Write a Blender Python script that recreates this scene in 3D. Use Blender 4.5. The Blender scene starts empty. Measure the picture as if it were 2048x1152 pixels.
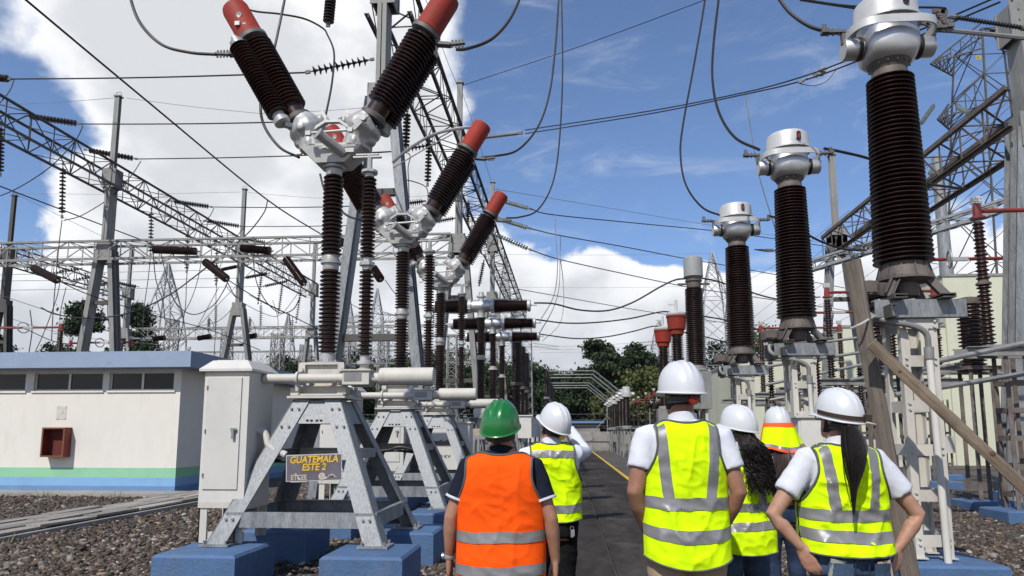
import bpy, bmesh, math, random
import numpy as np
from mathutils import Vector, Matrix, Quaternion, noise as mnoise

scene = bpy.context.scene
R = math.radians
random.seed(7); np.random.seed(7)

# ------------------------------------------------------------------ camera
FOC, PX, PY, CAMH = 1400.0, 1024.0, 683.0, 1.5      # focal length and principal point in photo pixels, eye height
PITCH = math.atan(183 / 1400.0)
YAW = math.atan(111 / 1400.0 * math.cos(PITCH))
cam_d = bpy.data.cameras.new('camera')
cam = bpy.data.objects.new('camera', cam_d)
scene.collection.objects.link(cam)
scene.camera = cam
cam_d.sensor_width = 36.0
cam_d.lens = 36.0 * FOC / 2048.0
cam_d.shift_y = (PY - 576.0) / 2048.0
cam_d.clip_start = 0.05
cam_d.clip_end = 20000
cam.location = (0, 0, CAMH)
cam.rotation_euler = (math.pi / 2 + PITCH, 0, YAW)

# ------------------------------------------------------------------ sky
SUN_DIR = Vector((-0.26, -0.62, 0.74)).normalized()
SUN_EL = math.asin(SUN_DIR.z)
SUN_ROT = math.atan2(SUN_DIR.x, SUN_DIR.y)
world = bpy.data.worlds.new('World')
scene.world = world
world.use_nodes = True
def build_sky():
    nt = world.node_tree; nt.nodes.clear(); L = nt.links.new
    N = lambda t: nt.nodes.new(t)
    out = N('ShaderNodeOutputWorld'); bg = N('ShaderNodeBackground'); bg.inputs['Strength'].default_value = 0.15
    L(bg.outputs[0], out.inputs['Surface'])
    sky = N('ShaderNodeTexSky'); sky.sky_type = 'NISHITA'; sky.sun_disc = False
    sky.sun_elevation = SUN_EL; sky.sun_rotation = SUN_ROT
    sky.altitude = 1500; sky.air_density = 1.0; sky.dust_density = 0.0; sky.ozone_density = 7.0
    tc = N('ShaderNodeTexCoord'); D = tc.outputs['Generated']
    def val(x): return x
    def math_(op, a, b=None, c=None, clamp=False):
        n = N('ShaderNodeMath'); n.operation = op; n.use_clamp = clamp
        for i, q in enumerate((a, b, c)):
            if q is None: continue
            if isinstance(q, (int, float)): n.inputs[i].default_value = q
            else: L(q, n.inputs[i])
        return n.outputs[0]
    def smooth(x, lo, hi):
        n = N('ShaderNodeMapRange'); n.interpolation_type = 'SMOOTHSTEP'
        L(x, n.inputs[0]); n.inputs[1].default_value = lo; n.inputs[2].default_value = hi
        n.inputs[3].default_value = 0; n.inputs[4].default_value = 1
        return n.outputs[0]
    def noise(scale, stretch=(1, 1, 1), detail=8, rough=0.55, dist=0.0, off=(0, 0, 0)):
        m = N('ShaderNodeMapping'); m.inputs['Scale'].default_value = stretch; m.inputs['Location'].default_value = off
        L(D, m.inputs[0])
        n = N('ShaderNodeTexNoise'); n.inputs['Scale'].default_value = scale; n.inputs['Detail'].default_value = detail
        n.inputs['Roughness'].default_value = rough; n.inputs['Distortion'].default_value = dist
        L(m.outputs[0], n.inputs['Vector']); return n.outputs['Fac']
    def blob(px, py, r_in, r_out):
        v = Vector(ray(px, py)).normalized()
        d = N('ShaderNodeVectorMath'); d.operation = 'DOT_PRODUCT'; L(D, d.inputs[0]); d.inputs[1].default_value = v
        return smooth(d.outputs['Value'], math.cos(R(r_out)), math.cos(R(r_in)))
    sep = N('ShaderNodeSeparateXYZ'); L(D, sep.inputs[0]); z = sep.outputs['Z']
    big = noise(3.0, (1, 1, 1.5), 4, 0.5, 0.3, (0.4, 0.2, 0.1))
    mid = noise(7.5, (1, 1, 1.25), 5, 0.55, 0.15, (2.2, 5.2, 1.7))
    puf = noise(19.0, (1, 1, 1.1), 6, 0.6, 0.1, (7.2, 1.2, 3.3))
    n_ = N('ShaderNodeMapRange'); n_.interpolation_type = 'SMOOTHSTEP'   # a bank of cumulus all round the horizon
    L(z, n_.inputs[0]); n_.inputs[1].default_value = 0.10; n_.inputs[2].default_value = 0.40; n_.inputs[3].default_value = 1; n_.inputs[4].default_value = 0
    low = n_.outputs[0]
    cov = math_('ADD', math_('MULTIPLY', big, 1.15), math_('MULTIPLY', mid, 0.62))
    cov = math_('ADD', cov, math_('MULTIPLY', puf, 0.22))
    cov = math_('ADD', math_('SUBTRACT', cov, 0.33), math_('MULTIPLY', low, 0.52))
    cov = math_('ADD', cov, math_('MULTIPLY', blob(450, 60, 7, 25), 0.56))
    cov = math_('ADD', cov, math_('MULTIPLY', blob(560, 400, 3, 14), 0.22))
    cov = math_('SUBTRACT', cov, math_('MULTIPLY', blob(1330, 130, 5, 19), 0.34))
    cov = math_('SUBTRACT', cov, math_('MULTIPLY', blob(1640, 190, 5, 19), 0.26))
    cov = math_('SUBTRACT', cov, math_('MULTIPLY', blob(130, 400, 2, 8), 0.36))
    cov = math_('SUBTRACT', cov, math_('MULTIPLY', blob(360, 440, 1, 6), 0.30))
    cov = math_('SUBTRACT', cov, math_('MULTIPLY', blob(-60, 110, 2, 10), 0.34))
    n_ = N('ShaderNodeMapRange'); L(z, n_.inputs[0]); n_.inputs[1].default_value = 0.22; n_.inputs[2].default_value = 0.5; n_.inputs[3].default_value = 0.855; n_.inputs[4].default_value = 1.02
    na = N('ShaderNodeMapRange'); na.interpolation_type = 'SMOOTHSTEP'; L(cov, na.inputs[0]); na.inputs[1].default_value = 0.79; L(n_.outputs[0], na.inputs[2]); na.inputs[3].default_value = 0; na.inputs[4].default_value = 1
    alpha = na.outputs[0]
    # thin high wisps
    wis = noise(4.2, (1.0, 2.6, 4.5), 10, 0.66, 0.9, (3.1, 1.7, 0.4))
    wis2 = noise(1.7, (1, 1, 1), 3, 0.5, 0.0, (9.1, 0.3, 4.0))
    wisp = math_('MULTIPLY', smooth(wis, 0.50, 0.78), smooth(wis2, 0.42, 0.62))
    # light and grey parts of the clouds
    shade = noise(2.6, (1, 1, 2.4), 5, 0.5, 0.1, (5.2, 2.2, 7.7))
    fine = noise(9.0, (1, 1, 1.6), 6, 0.55, 0.0, (1.2, 8.2, 3.7))
    sh = math_('ADD', math_('MULTIPLY', shade, 0.62), math_('MULTIPLY', mid, 0.38))
    thick = smooth(cov, 0.88, 1.15)
    grey = math_('MULTIPLY', smooth(sh, 0.38, 0.56), math_('ADD', math_('MULTIPLY', thick, 0.75), 0.15), clamp=True)
    cm = N('ShaderNodeMix'); cm.data_type = 'RGBA'
    L(grey, cm.inputs[0]); cm.inputs[6].default_value = (7.5, 7.55, 7.6, 1); cm.inputs[7].default_value = (4.5, 4.6, 4.75, 1)
    w1 = N('ShaderNodeMix'); w1.data_type = 'RGBA'
    L(math_('MULTIPLY', wisp, 0.42), w1.inputs[0]); L(sky.outputs[0], w1.inputs[6]); w1.inputs[7].default_value = (5.6, 5.8, 6.1, 1)
    w2 = N('ShaderNodeMix'); w2.data_type = 'RGBA'
    L(alpha, w2.inputs[0]); L(w1.outputs[2], w2.inputs[6]); L(cm.outputs[2], w2.inputs[7])
    L(w2.outputs[2], bg.inputs['Color'])

# ------------------------------------------------------------------ pixel rays of the photograph (to find where things stand)
_fw = Vector((-math.sin(YAW) * math.cos(PITCH), math.cos(YAW) * math.cos(PITCH), math.sin(PITCH)))
_up = Vector((math.sin(YAW) * math.sin(PITCH), -math.cos(YAW) * math.sin(PITCH), math.cos(PITCH)))
_rt = Vector((math.cos(YAW), math.sin(YAW), 0))
def ray(x, y): return _rt * ((x - PX) / FOC) - _up * ((y - PY) / FOC) + _fw
def at(x, y, Y):
    d = ray(x, y); return Vector((0, 0, CAMH)) + d * (Y / d.y)
def atx(x, y, X):
    d = ray(x, y); return Vector((0, 0, CAMH)) + d * (X / d.x)
def gnd(x, y, z=0.0):
    d = ray(x, y); return Vector((0, 0, CAMH)) + d * ((z - CAMH) / d.z)
build_sky()

sun_d = bpy.data.lights.new('sun', 'SUN')
sun_d.energy = 4.3; sun_d.angle = R(0.6); sun_d.color = (1.0, 0.948, 0.87)
sun = bpy.data.objects.new('sun', sun_d); scene.collection.objects.link(sun)
sun.rotation_euler = (-SUN_DIR).to_track_quat('-Z', 'Y').to_euler()
sun.location = SUN_DIR * 60

scene.view_settings.view_transform = 'Standard'
scene.view_settings.look = 'None'
scene.view_settings.exposure = 0.07
scene.view_settings.gamma = 1.0
scene.view_settings.use_curve_mapping = False
scene.render.engine = 'CYCLES'
scene.cycles.use_denoising = True
scene.cycles.max_bounces = 6
scene.cycles.diffuse_bounces = 3
scene.cycles.glossy_bounces = 3
scene.cycles.transparent_max_bounces = 6
scene.cycles.caustics_reflective = False
scene.cycles.caustics_refractive = False

# ------------------------------------------------------------------ mesh helpers
Z = Vector((0, 0, 1))
def V(*a): return Vector(a)
def frame(d, up=Z):
    d = Vector(d).normalized()
    s = d.cross(up)
    if s.length < 1e-4: s = d.cross(Vector((0, 1, 0)))
    s.normalize(); u = s.cross(d).normalized()
    return d, s, u
class MB:
    def __init__(s): s.v = []; s.f = []; s.mi = []
    def add(s, vs, fs, mi=0):
        o = len(s.v); s.v.extend([tuple(q) for q in vs]); s.f.extend([tuple(i + o for i in f) for f in fs]); s.mi.extend([mi] * len(fs)); return s
    def hexa(s, q, mi=0):     # 8 corners: 4 bottom, 4 top
        return s.add(q, [(3, 2, 1, 0), (4, 5, 6, 7), (0, 1, 5, 4), (1, 2, 6, 5), (2, 3, 7, 6), (3, 0, 4, 7)], mi)
    def box(s, c, size, rz=0.0, mi=0):
        c = Vector(c); x, y, z = (q / 2 for q in size); ca, sa = math.cos(rz), math.sin(rz)
        q = []
        for dz in (-z, z):
            for dx, dy in ((-x, -y), (x, -y), (x, y), (-x, y)):
                q.append((c.x + dx * ca - dy * sa, c.y + dx * sa + dy * ca, c.z + dz))
        return s.hexa(q, mi)
    def bx(s, x0, x1, y0, y1, z0, z1, mi=0): return s.box(((x0 + x1) / 2, (y0 + y1) / 2, (z0 + z1) / 2), (x1 - x0, y1 - y0, z1 - z0), 0, mi)
    def section(s, p0, p1, prof, up=Z, mi=0):
        p0 = Vector(p0); p1 = Vector(p1); d, a, u = frame(p1 - p0, up); n = len(prof)
        vs = [p0 + a * x + u * y for x, y in prof] + [p1 + a * x + u * y for x, y in prof]
        fs = [(i, (i + 1) % n, n + (i + 1) % n, n + i) for i in range(n)]
        if n == 4: fs += [(3, 2, 1, 0), (4, 5, 6, 7)]
        else: fs += [tuple(range(n - 1, -1, -1)), tuple(range(n, 2 * n))]
        return s.add(vs, fs, mi)
    def beam(s, p0, p1, w, h=None, up=Z, mi=0):
        h = w if h is None else h; w /= 2; h /= 2
        return s.section(p0, p1, [(-w, -h), (w, -h), (w, h), (-w, h)], up, mi)
    def angle(s, p0, p1, w, t=0.012, up=Z, mi=0):
        return s.section(p0, p1, [(-w / 2, -w / 2), (w / 2, -w / 2), (w / 2, -w / 2 + t), (-w / 2 + t, -w / 2 + t), (-w / 2 + t, w / 2), (-w / 2, w / 2)], up, mi)
    def channel(s, p0, p1, w, h, t=0.015, up=Z, mi=0, flip=1):   # web upright, flanges to one side
        pr = [(0, -h / 2), (w * flip, -h / 2), (w * flip, -h / 2 + t), (t * flip, -h / 2 + t), (t * flip, h / 2 - t), (w * flip, h / 2 - t), (w * flip, h / 2), (0, h / 2)]
        return s.section(p0, p1, pr if flip > 0 else pr[::-1], up, mi)
    def tube(s, pts, r, n=8, caps=True, mi=0):
        pts = [Vector(p) for p in pts]; m = len(pts); rr = r if isinstance(r, (list, tuple)) else [r] * m
        T = []
        for i in range(m):
            t = pts[min(i + 1, m - 1)] - pts[max(i - 1, 0)]
            T.append(t.normalized() if t.length > 1e-9 else Vector((0, 0, 1)))
        _, a, u = frame(T[0]); vs = []
        for i in range(m):
            if i:
                q = T[i - 1].rotation_difference(T[i]); a = q @ a; u = q @ u
            for k in range(n):
                g = 2 * math.pi * k / n; vs.append(pts[i] + (a * math.cos(g) + u * math.sin(g)) * rr[i])
        fs = [(i * n + k, i * n + (k + 1) % n, (i + 1) * n + (k + 1) % n, (i + 1) * n + k) for i in range(m - 1) for k in range(n)]
        if caps: fs += [tuple(range(n - 1, -1, -1)), tuple(range((m - 1) * n, m * n))]
        return s.add(vs, fs, mi)
    def cyl(s, p0, p1, r, n=12, r1=None, mi=0): return s.tube([p0, p1], [r, r if r1 is None else r1], n, True, mi)
    def lathe(s, prof, n=20, p0=(0, 0, 0), axis=(0, 0, 1), mi=0, sx=1.0):
        p0 = Vector(p0); d = Vector(axis).normalized()
        if abs(d.z) > 0.9999: a, u = Vector((1, 0, 0)), Vector((0, 1, 0)) * (1 if d.z > 0 else -1)
        else: _, a, u = frame(d); u = d.cross(a)
        vs = []; m = len(prof)
        for r, h in prof:
            for k in range(n):
                g = 2 * math.pi * k / n; vs.append(p0 + d * h + (a * math.cos(g) * sx + u * math.sin(g)) * r)
        fs = [(i * n + k, i * n + (k + 1) % n, (i + 1) * n + (k + 1) % n, (i + 1) * n + k) for i in range(m - 1) for k in range(n)]
        if prof[0][0] > 1e-6: fs.append(tuple(range(n - 1, -1, -1)))
        if prof[-1][0] > 1e-6: fs.append(tuple(range((m - 1) * n, m * n)))
        return s.add(vs, fs, mi)
    def grid(s, P, closed_u=False, mi=0):   # P[row][col]
        m, n = len(P), len(P[0]); vs = [p for r in P for p in r]
        fs = [(i * n + k, i * n + (k + 1) % n, (i + 1) * n + (k + 1) % n, (i + 1) * n + k) for i in range(m - 1) for k in range(n if closed_u else n - 1)]
        return s.add(vs, fs, mi)
    def mesh(s, name='m', smooth=0.6):
        me = bpy.data.meshes.new(name); me.from_pydata(s.v, [], s.f)
        if any(s.mi): me.polygons.foreach_set('material_index', s.mi)
        if smooth:
            me.polygons.foreach_set('use_smooth', [True] * len(me.polygons)); me.update()
            me.set_sharp_from_angle(angle=smooth)
        me.update(); return me
    def build(s, name, mat, parent=None, loc=(0, 0, 0), smooth=0.6): return obj(name, s.mesh(name, smooth), mat, parent, loc)
COL = scene.collection
def obj(name, me, mat=None, parent=None, loc=(0, 0, 0), rot=None):
    o = bpy.data.objects.new(name, me); COL.objects.link(o)
    if mat is not None and me is not None and hasattr(me, 'materials') and not len(me.materials):
        for q in (mat if isinstance(mat, (list, tuple)) else [mat]): me.materials.append(q)
    o.location = loc
    if rot is not None: o.rotation_euler = rot
    if parent is not None: o.parent = parent
    return o
def tag(o, label=None, cat=None, group=None, kind=None):
    if label: o['label'] = label
    if cat: o['category'] = cat
    if group: o['group'] = group
    if kind: o['kind'] = kind
    return o
def thing(name, label, cat, loc=(0, 0, 0), group=None, rz=0.0):
    o = bpy.data.objects.new(name, None); COL.objects.link(o); o.location = loc; o.rotation_euler = (0, 0, rz); o.empty_display_size = 0.2
    if cat: o['kind'] = 'thing'
    return tag(o, label, cat, group)
CACHE = {}
def cached(key, fn):
    if key not in CACHE: CACHE[key] = fn()
    return CACHE[key]
def part(key, name, mat, parent, fn, loc=(0, 0, 0), rot=None, smooth=0.6):
    """a part whose mesh data is shared by everything built with the same key"""
    def mk():
        b = MB(); fn(b); return b.mesh(name, smooth)
    return obj(name, cached(key, mk), mat, parent, loc, rot)
def remeshed(b, voxel, smooth_it=6, name='remesh'):
    me = b.mesh(name, 0); o = bpy.data.objects.new('tmp', me); COL.objects.link(o)
    m = o.modifiers.new('r', 'REMESH'); m.mode = 'VOXEL'; m.voxel_size = voxel; m.use_smooth_shade = True
    if smooth_it:
        k = o.modifiers.new('s', 'SMOOTH'); k.factor = 0.5; k.iterations = smooth_it
    dg = bpy.context.evaluated_depsgraph_get()
    me2 = bpy.data.meshes.new_from_object(o.evaluated_get(dg)); me2.name = name
    bpy.data.objects.remove(o); bpy.data.meshes.remove(me)
    me2.materials.clear()
    me2.polygons.foreach_set('use_smooth', [True] * len(me2.polygons))
    return me2
def spline(pts, k=8):
    pts = [Vector(p) for p in pts]; n = len(pts); out = []
    if n == 2: return [pts[0].lerp(pts[1], i / k) for i in range(k + 1)]
    for i in range(n - 1):
        p0 = pts[i - 1] if i else pts[0] * 2 - pts[1]; p1, p2 = pts[i], pts[i + 1]; p3 = pts[i + 2] if i + 2 < n else pts[-1] * 2 - pts[-2]
        for j in range(k):
            t = j / k; t2, t3 = t * t, t * t * t
            out.append(0.5 * ((2 * p1) + (p2 - p0) * t + (2 * p0 - 5 * p1 + 4 * p2 - p3) * t2 + (3 * p1 - p0 - 3 * p2 + p3) * t3))
    out.append(pts[-1]); return out

# ------------------------------------------------------------------ materials
def mat(name, col, rough=0.6, metal=0.0, var=0.15, scale=5.0, stretch=(1, 1, 1), bump=0.0, bscale=40.0, col2=None, lo=0.35, hi=0.65, fine=0.5, spec=0.5, rnd=0.06, coat=0.0, dirt=None, dirt_lo=0.55, dirt_hi=0.75, dirt_scale=2.0):
    m = bpy.data.materials.new(name); m.use_nodes = True; nt = m.node_tree; L = nt.links.new; b = nt.nodes['Principled BSDF']
    N = lambda t: nt.nodes.new(t)
    tc = N('ShaderNodeTexCoord'); mp = N('ShaderNodeMapping'); L(tc.outputs['Object'], mp.inputs[0]); mp.inputs['Scale'].default_value = stretch
    oi = N('ShaderNodeObjectInfo')
    add = N('ShaderNodeVectorMath'); add.operation = 'MULTIPLY_ADD'; L(oi.outputs['Random'], add.inputs[0]); add.inputs[1].default_value = (37, 21, 13); L(mp.outputs[0], add.inputs[2])
    n1 = N('ShaderNodeTexNoise'); n1.inputs['Scale'].default_value = scale; n1.inputs['Detail'].default_value = 7; n1.inputs['Roughness'].default_value = 0.6; L(add.outputs[0], n1.inputs['Vector'])
    n2 = N('ShaderNodeTexNoise'); n2.inputs['Scale'].default_value = scale * 7.3; n2.inputs['Detail'].default_value = 4; L(add.outputs[0], n2.inputs['Vector'])
    mx = N('ShaderNodeMath'); mx.operation = 'MULTIPLY_ADD'; L(n2.outputs['Fac'], mx.inputs[0]); mx.inputs[1].default_value = fine * 0.5
    sc = N('ShaderNodeMath'); sc.operation = 'MULTIPLY'; L(n1.outputs['Fac'], sc.inputs[0]); sc.inputs[1].default_value = 1 - fine * 0.5; L(sc.outputs[0], mx.inputs[2])
    rp = N('ShaderNodeMapRange'); L(mx.outputs[0], rp.inputs[0]); rp.inputs[1].default_value = lo; rp.inputs[2].default_value = hi
    ca = [max(0.0, c * (1 - var)) for c in col]; cb = [min(1.0, c * (1 + var)) for c in col] if col2 is None else list(col2)
    mc = N('ShaderNodeMix'); mc.data_type = 'RGBA'; L(rp.outputs[0], mc.inputs[0]); mc.inputs[6].default_value = (*ca, 1); mc.inputs[7].default_value = (*cb, 1)
    last = mc.outputs[2]
    if dirt:
        n3 = N('ShaderNodeTexNoise'); n3.inputs['Scale'].default_value = dirt_scale; n3.inputs['Detail'].default_value = 9; n3.inputs['Roughness'].default_value = 0.68; L(add.outputs[0], n3.inputs['Vector'])
        r3 = N('ShaderNodeMapRange'); L(n3.outputs['Fac'], r3.inputs[0]); r3.inputs[1].default_value = dirt_lo; r3.inputs[2].default_value = dirt_hi
        md = N('ShaderNodeMix'); md.data_type = 'RGBA'; L(r3.outputs[0], md.inputs[0]); L(last, md.inputs[6]); md.inputs[7].default_value = (*dirt, 1); last = md.outputs[2]
    if rnd:
        hs = N('ShaderNodeHueSaturation'); L(last, hs.inputs['Color']); rv = N('ShaderNodeMapRange'); L(oi.outputs['Random'], rv.inputs[0]); rv.inputs[3].default_value = 1 - rnd; rv.inputs[4].default_value = 1 + rnd; L(rv.outputs[0], hs.inputs['Value']); last = hs.outputs[0]
    L(last, b.inputs['Base Color'])
    b.inputs['Metallic'].default_value = metal; b.inputs['Specular IOR Level'].default_value = spec
    rr = N('ShaderNodeMapRange'); L(n1.outputs['Fac'], rr.inputs[0]); rr.inputs[1].default_value = 0.3; rr.inputs[2].default_value = 0.7; rr.inputs[3].default_value = max(0.02, rough - 0.08); rr.inputs[4].default_value = min(1, rough + 0.1); L(rr.outputs[0], b.inputs['Roughness'])
    if coat: b.inputs['Coat Weight'].default_value = coat; b.inputs['Coat Roughness'].default_value = 0.15
    if bump:
        n4 = N('ShaderNodeTexNoise'); n4.inputs['Scale'].default_value = bscale; n4.inputs['Detail'].default_value = 5; L(add.outputs[0], n4.inputs['Vector'])
        bp = N('ShaderNodeBump'); bp.inputs['Strength'].default_value = bump; bp.inputs['Distance'].default_value = 0.02; L(n4.outputs['Fac'], bp.inputs['Height']); L(bp.outputs[0], b.inputs['Normal'])
    return m
M = {}
M['porcelain'] = mat('porcelain', (0.032, 0.013, 0.009), 0.30, 0, 0.35, 4, spec=0.45, dirt=(0.06, 0.042, 0.034), dirt_lo=0.60, dirt_hi=0.85)
M['porcelain_far'] = mat('porcelain_far', (0.030, 0.017, 0.014), 0.35, 0, 0.3, 4)
M['glass_disc'] = mat('glass_disc', (0.32, 0.36, 0.34), 0.2, 0, 0.2, 4, spec=0.8)
M['red'] = mat('red', (0.27, 0.026, 0.014), 0.68, 0, 0.18, 3, spec=.3, dirt=(0.17, 0.045, 0.032), dirt_lo=0.48, dirt_hi=0.80)
M['red_arm'] = mat('red_arm', (0.19, 0.022, 0.018), 0.5, 0, 0.2, 3)
M['galv'] = mat('galv', (0.225, 0.238, 0.248), 0.55, 0.25, 0.42, 5, (2.5, 2.5, 0.5), fine=0.9, dirt=(0.27, 0.235, 0.18), dirt_lo=0.60, dirt_hi=0.80)
M['galv_dull'] = mat('galv_dull', (0.235, 0.235, 0.225), 0.7, 0.12, 0.22, 3, (2, 2, 0.4), dirt=(0.19, 0.165, 0.13), dirt_lo=0.55, dirt_hi=0.8)
M['steel_dark'] = mat('steel_dark', (0.075, 0.070, 0.066), 0.7, 0.1, 0.25, 2)
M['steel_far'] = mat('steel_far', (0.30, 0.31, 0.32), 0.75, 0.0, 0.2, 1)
M['rust'] = mat('rust', (0.115, 0.075, 0.055), 0.8, 0.05, 0.3, 3, col2=(0.17, 0.15, 0.135))
M['cast'] = mat('cast', (0.42, 0.42, 0.41), 0.48, 0.35, 0.14, 3, dirt=(0.30, 0.28, 0.25), dirt_lo=0.5, dirt_hi=0.78, bump=0.08, bscale=60)
M['alu'] = mat('alu', (0.52, 0.52, 0.51), 0.42, 0.8, 0.08, 3, dirt=(0.42, 0.41, 0.39), dirt_lo=0.58, dirt_hi=0.85)
M['alu_white'] = mat('alu_white', (0.52, 0.52, 0.50), 0.45, 0.25, 0.07, 3, dirt=(0.45, 0.43, 0.40), dirt_lo=0.6, dirt_hi=0.9)
M['iron_brown'] = mat('iron_brown', (0.105, 0.088, 0.078), 0.65, 0.1, 0.25, 4, dirt=(0.17, 0.15, 0.13))
M['beige'] = mat('beige', (0.56, 0.55, 0.51), 0.55, 0, 0.06, 2, dirt=(0.42, 0.38, 0.31), dirt_lo=0.60, dirt_hi=0.85)
M['beige_old'] = mat('beige_old', (0.50, 0.48, 0.43), 0.6, 0, 0.10, 3, (1, 1, 0.5), dirt=(0.30, 0.23, 0.16), dirt_lo=0.58, dirt_hi=0.80)
M['blue_pad'] = mat('blue_pad', (0.062, 0.125, 0.245), 0.75, 0, 0.14, 3, bump=0.35, bscale=35, dirt=(0.15, 0.165, 0.19), dirt_lo=0.54, dirt_hi=0.80, dirt_scale=3.2)
M['cable'] = mat('cable', (0.014, 0.0135, 0.0135), 0.6, 0.0, 0.2, 3)
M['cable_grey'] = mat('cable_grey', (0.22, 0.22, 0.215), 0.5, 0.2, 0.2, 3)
M['hardware'] = mat('hardware', (0.12, 0.115, 0.11), 0.6, 0.3, 0.25, 6)
M['black'] = mat('black', (0.012, 0.012, 0.013), 0.5, 0, 0.2, 5)
M['window_dark'] = mat('window_dark', (0.010, 0.011, 0.012), 0.05, 0, 0.1, 3, spec=0.3)
# ================================================================== ground, road, setting
def ground_material(name, near, dark, scale):
    m = bpy.data.materials.new(name); m.use_nodes = True; nt = m.node_tree; L = nt.links.new; b = nt.nodes['Principled BSDF']; N = lambda t: nt.nodes.new(t)
    tc = N('ShaderNodeTexCoord')
    vo = N('ShaderNodeTexVoronoi'); vo.inputs['Scale'].default_value = scale; L(tc.outputs['Object'], vo.inputs['Vector'])
    n1 = N('ShaderNodeTexNoise'); n1.inputs['Scale'].default_value = 0.35; n1.inputs['Detail'].default_value = 8; L(tc.outputs['Object'], n1.inputs['Vector'])
    sp = N('ShaderNodeSeparateColor'); L(vo.outputs['Color'], sp.inputs[0])
    a = N('ShaderNodeMix'); a.data_type = 'RGBA'; L(sp.outputs[0], a.inputs[0]); a.inputs[6].default_value = (*dark, 1); a.inputs[7].default_value = (*near, 1)
    r = N('ShaderNodeMapRange'); L(n1.outputs['Fac'], r.inputs[0]); r.inputs[1].default_value = 0.3; r.inputs[2].default_value = 0.7; r.inputs[3].default_value = 0.75; r.inputs[4].default_value = 1.2
    h = N('ShaderNodeHueSaturation'); L(a.outputs[2], h.inputs['Color']); L(r.outputs[0], h.inputs['Value']); L(h.outputs[0], b.inputs['Base Color'])
    b.inputs['Roughness'].default_value = 0.9
    bp = N('ShaderNodeBump'); bp.inputs['Strength'].default_value = 0.8; bp.inputs['Distance'].default_value = 0.03; bp.invert = True; L(vo.outputs['Distance'], bp.inputs['Height']); L(bp.outputs[0], b.inputs['Normal'])
    return m
M['gravel_bed'] = ground_material('gravel_bed', (0.13, 0.112, 0.098), (0.040, 0.034, 0.030), 26)
M['slab'] = mat('slab', (0.033, 0.029, 0.026), 0.92, 0, 0.45, 0.9, (1, 0.35, 1), bump=0.3, bscale=60, dirt=(0.095, 0.086, 0.075), dirt_lo=0.50, dirt_hi=0.78, dirt_scale=1.3, fine=0.9, spec=.15)
M['yellow_paint'] = mat('yellow_paint', (0.55, 0.36, 0.03), 0.7, 0, 0.25, 4)
M['concrete'] = mat('concrete', (0.27, 0.26, 0.24), 0.85, 0, 0.2, 1.5, bump=0.2, bscale=30, dirt=(0.11, 0.105, 0.10), dirt_lo=0.52, dirt_hi=0.75)
M['wall_cream'] = mat('wall_cream', (0.70, 0.675, 0.615), 0.85, 0, 0.05, 1.2, (1, 1, 0.3), bump=0.10, bscale=12, dirt=(0.52, 0.475, 0.41), dirt_lo=0.54, dirt_hi=0.80, dirt_scale=1.2)
M['fascia'] = mat('fascia', (0.235, 0.30, 0.41), 0.8, 0, 0.07, 2, bump=0.15, bscale=9, dirt=(0.17, 0.22, 0.31), dirt_lo=0.6, dirt_hi=0.85)
M['s_green'] = mat('s_green', (0.25, 0.52, 0.33), 0.8, 0, 0.07, 2, bump=0.1, bscale=12)
M['s_sky'] = mat('s_sky', (0.20, 0.38, 0.60), 0.8, 0, 0.07, 2, bump=0.1, bscale=12)
M['s_blue'] = mat('s_blue', (0.125, 0.225, 0.40), 0.8, 0, 0.1, 2, bump=0.1, bscale=12)
M['pale_wall'] = mat('pale_wall', (0.55, 0.56, 0.43), 0.85, 0, 0.06, 0.9, (1, 1, 0.4), dirt=(0.36, 0.36, 0.27), dirt_lo=0.60, dirt_hi=0.82)
M['wood_grey'] = mat('wood_grey', (0.30, 0.275, 0.24), 0.85, 0, 0.45, 3, (9, 0.5, 9), bump=0.5, bscale=25, fine=0.8, rnd=.32)
M['wood_post'] = mat('wood_post', (0.155, 0.128, 0.104), 0.85, 0, 0.40, 3, (0.5, 12, 12), bump=0.5, bscale=22, fine=0.8)
M['wood_plank'] = mat('wood_plank', (0.17, 0.115, 0.072), 0.8, 0, 0.3, 2.2, (0.5, 14, 14), bump=0.5, bscale=20, col2=(0.31, 0.245, 0.18), fine=0.8)
M['hill'] = mat('hill', (0.035, 0.055, 0.030), 0.95, 0, 0.35, 0.004)

gb = MB(); S = 6500
gb.add([(-S, -60, 0), (S, -60, 0), (S, S, 0), (-S, S, 0)], [(0, 1, 2, 3)])
tag(gb.build('ground', M['gravel_bed']), kind='structure', label='dark gravel ground of the switchyard')

road = thing('road', 'dark weathered concrete slab road with a yellow edge line', None); road['kind'] = 'structure'
ys = [-2.0, 5.2, 9.9, 14.6, 19.3, 24.0, 28.7, 33.4, 38.1, 42.8, 47.5, 52.2, 57.0]
for i in range(len(ys) - 1):
    for x0, x1 in ((-0.95, 0.495), (0.505, 1.88)):
        b = MB(); e = 0.006; zt = 0.030 + random.uniform(-0.003, 0.003)
        b.bx(x0 + e, x1 - e, ys[i] + e, ys[i + 1] - e, -0.05, zt); b.build('slab', M['slab'], road)
b = MB(); b.bx(1.89, 2.01, 6, 57, -0.02, 0.036); b.build('edge_line', M['yellow_paint'], road)

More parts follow.
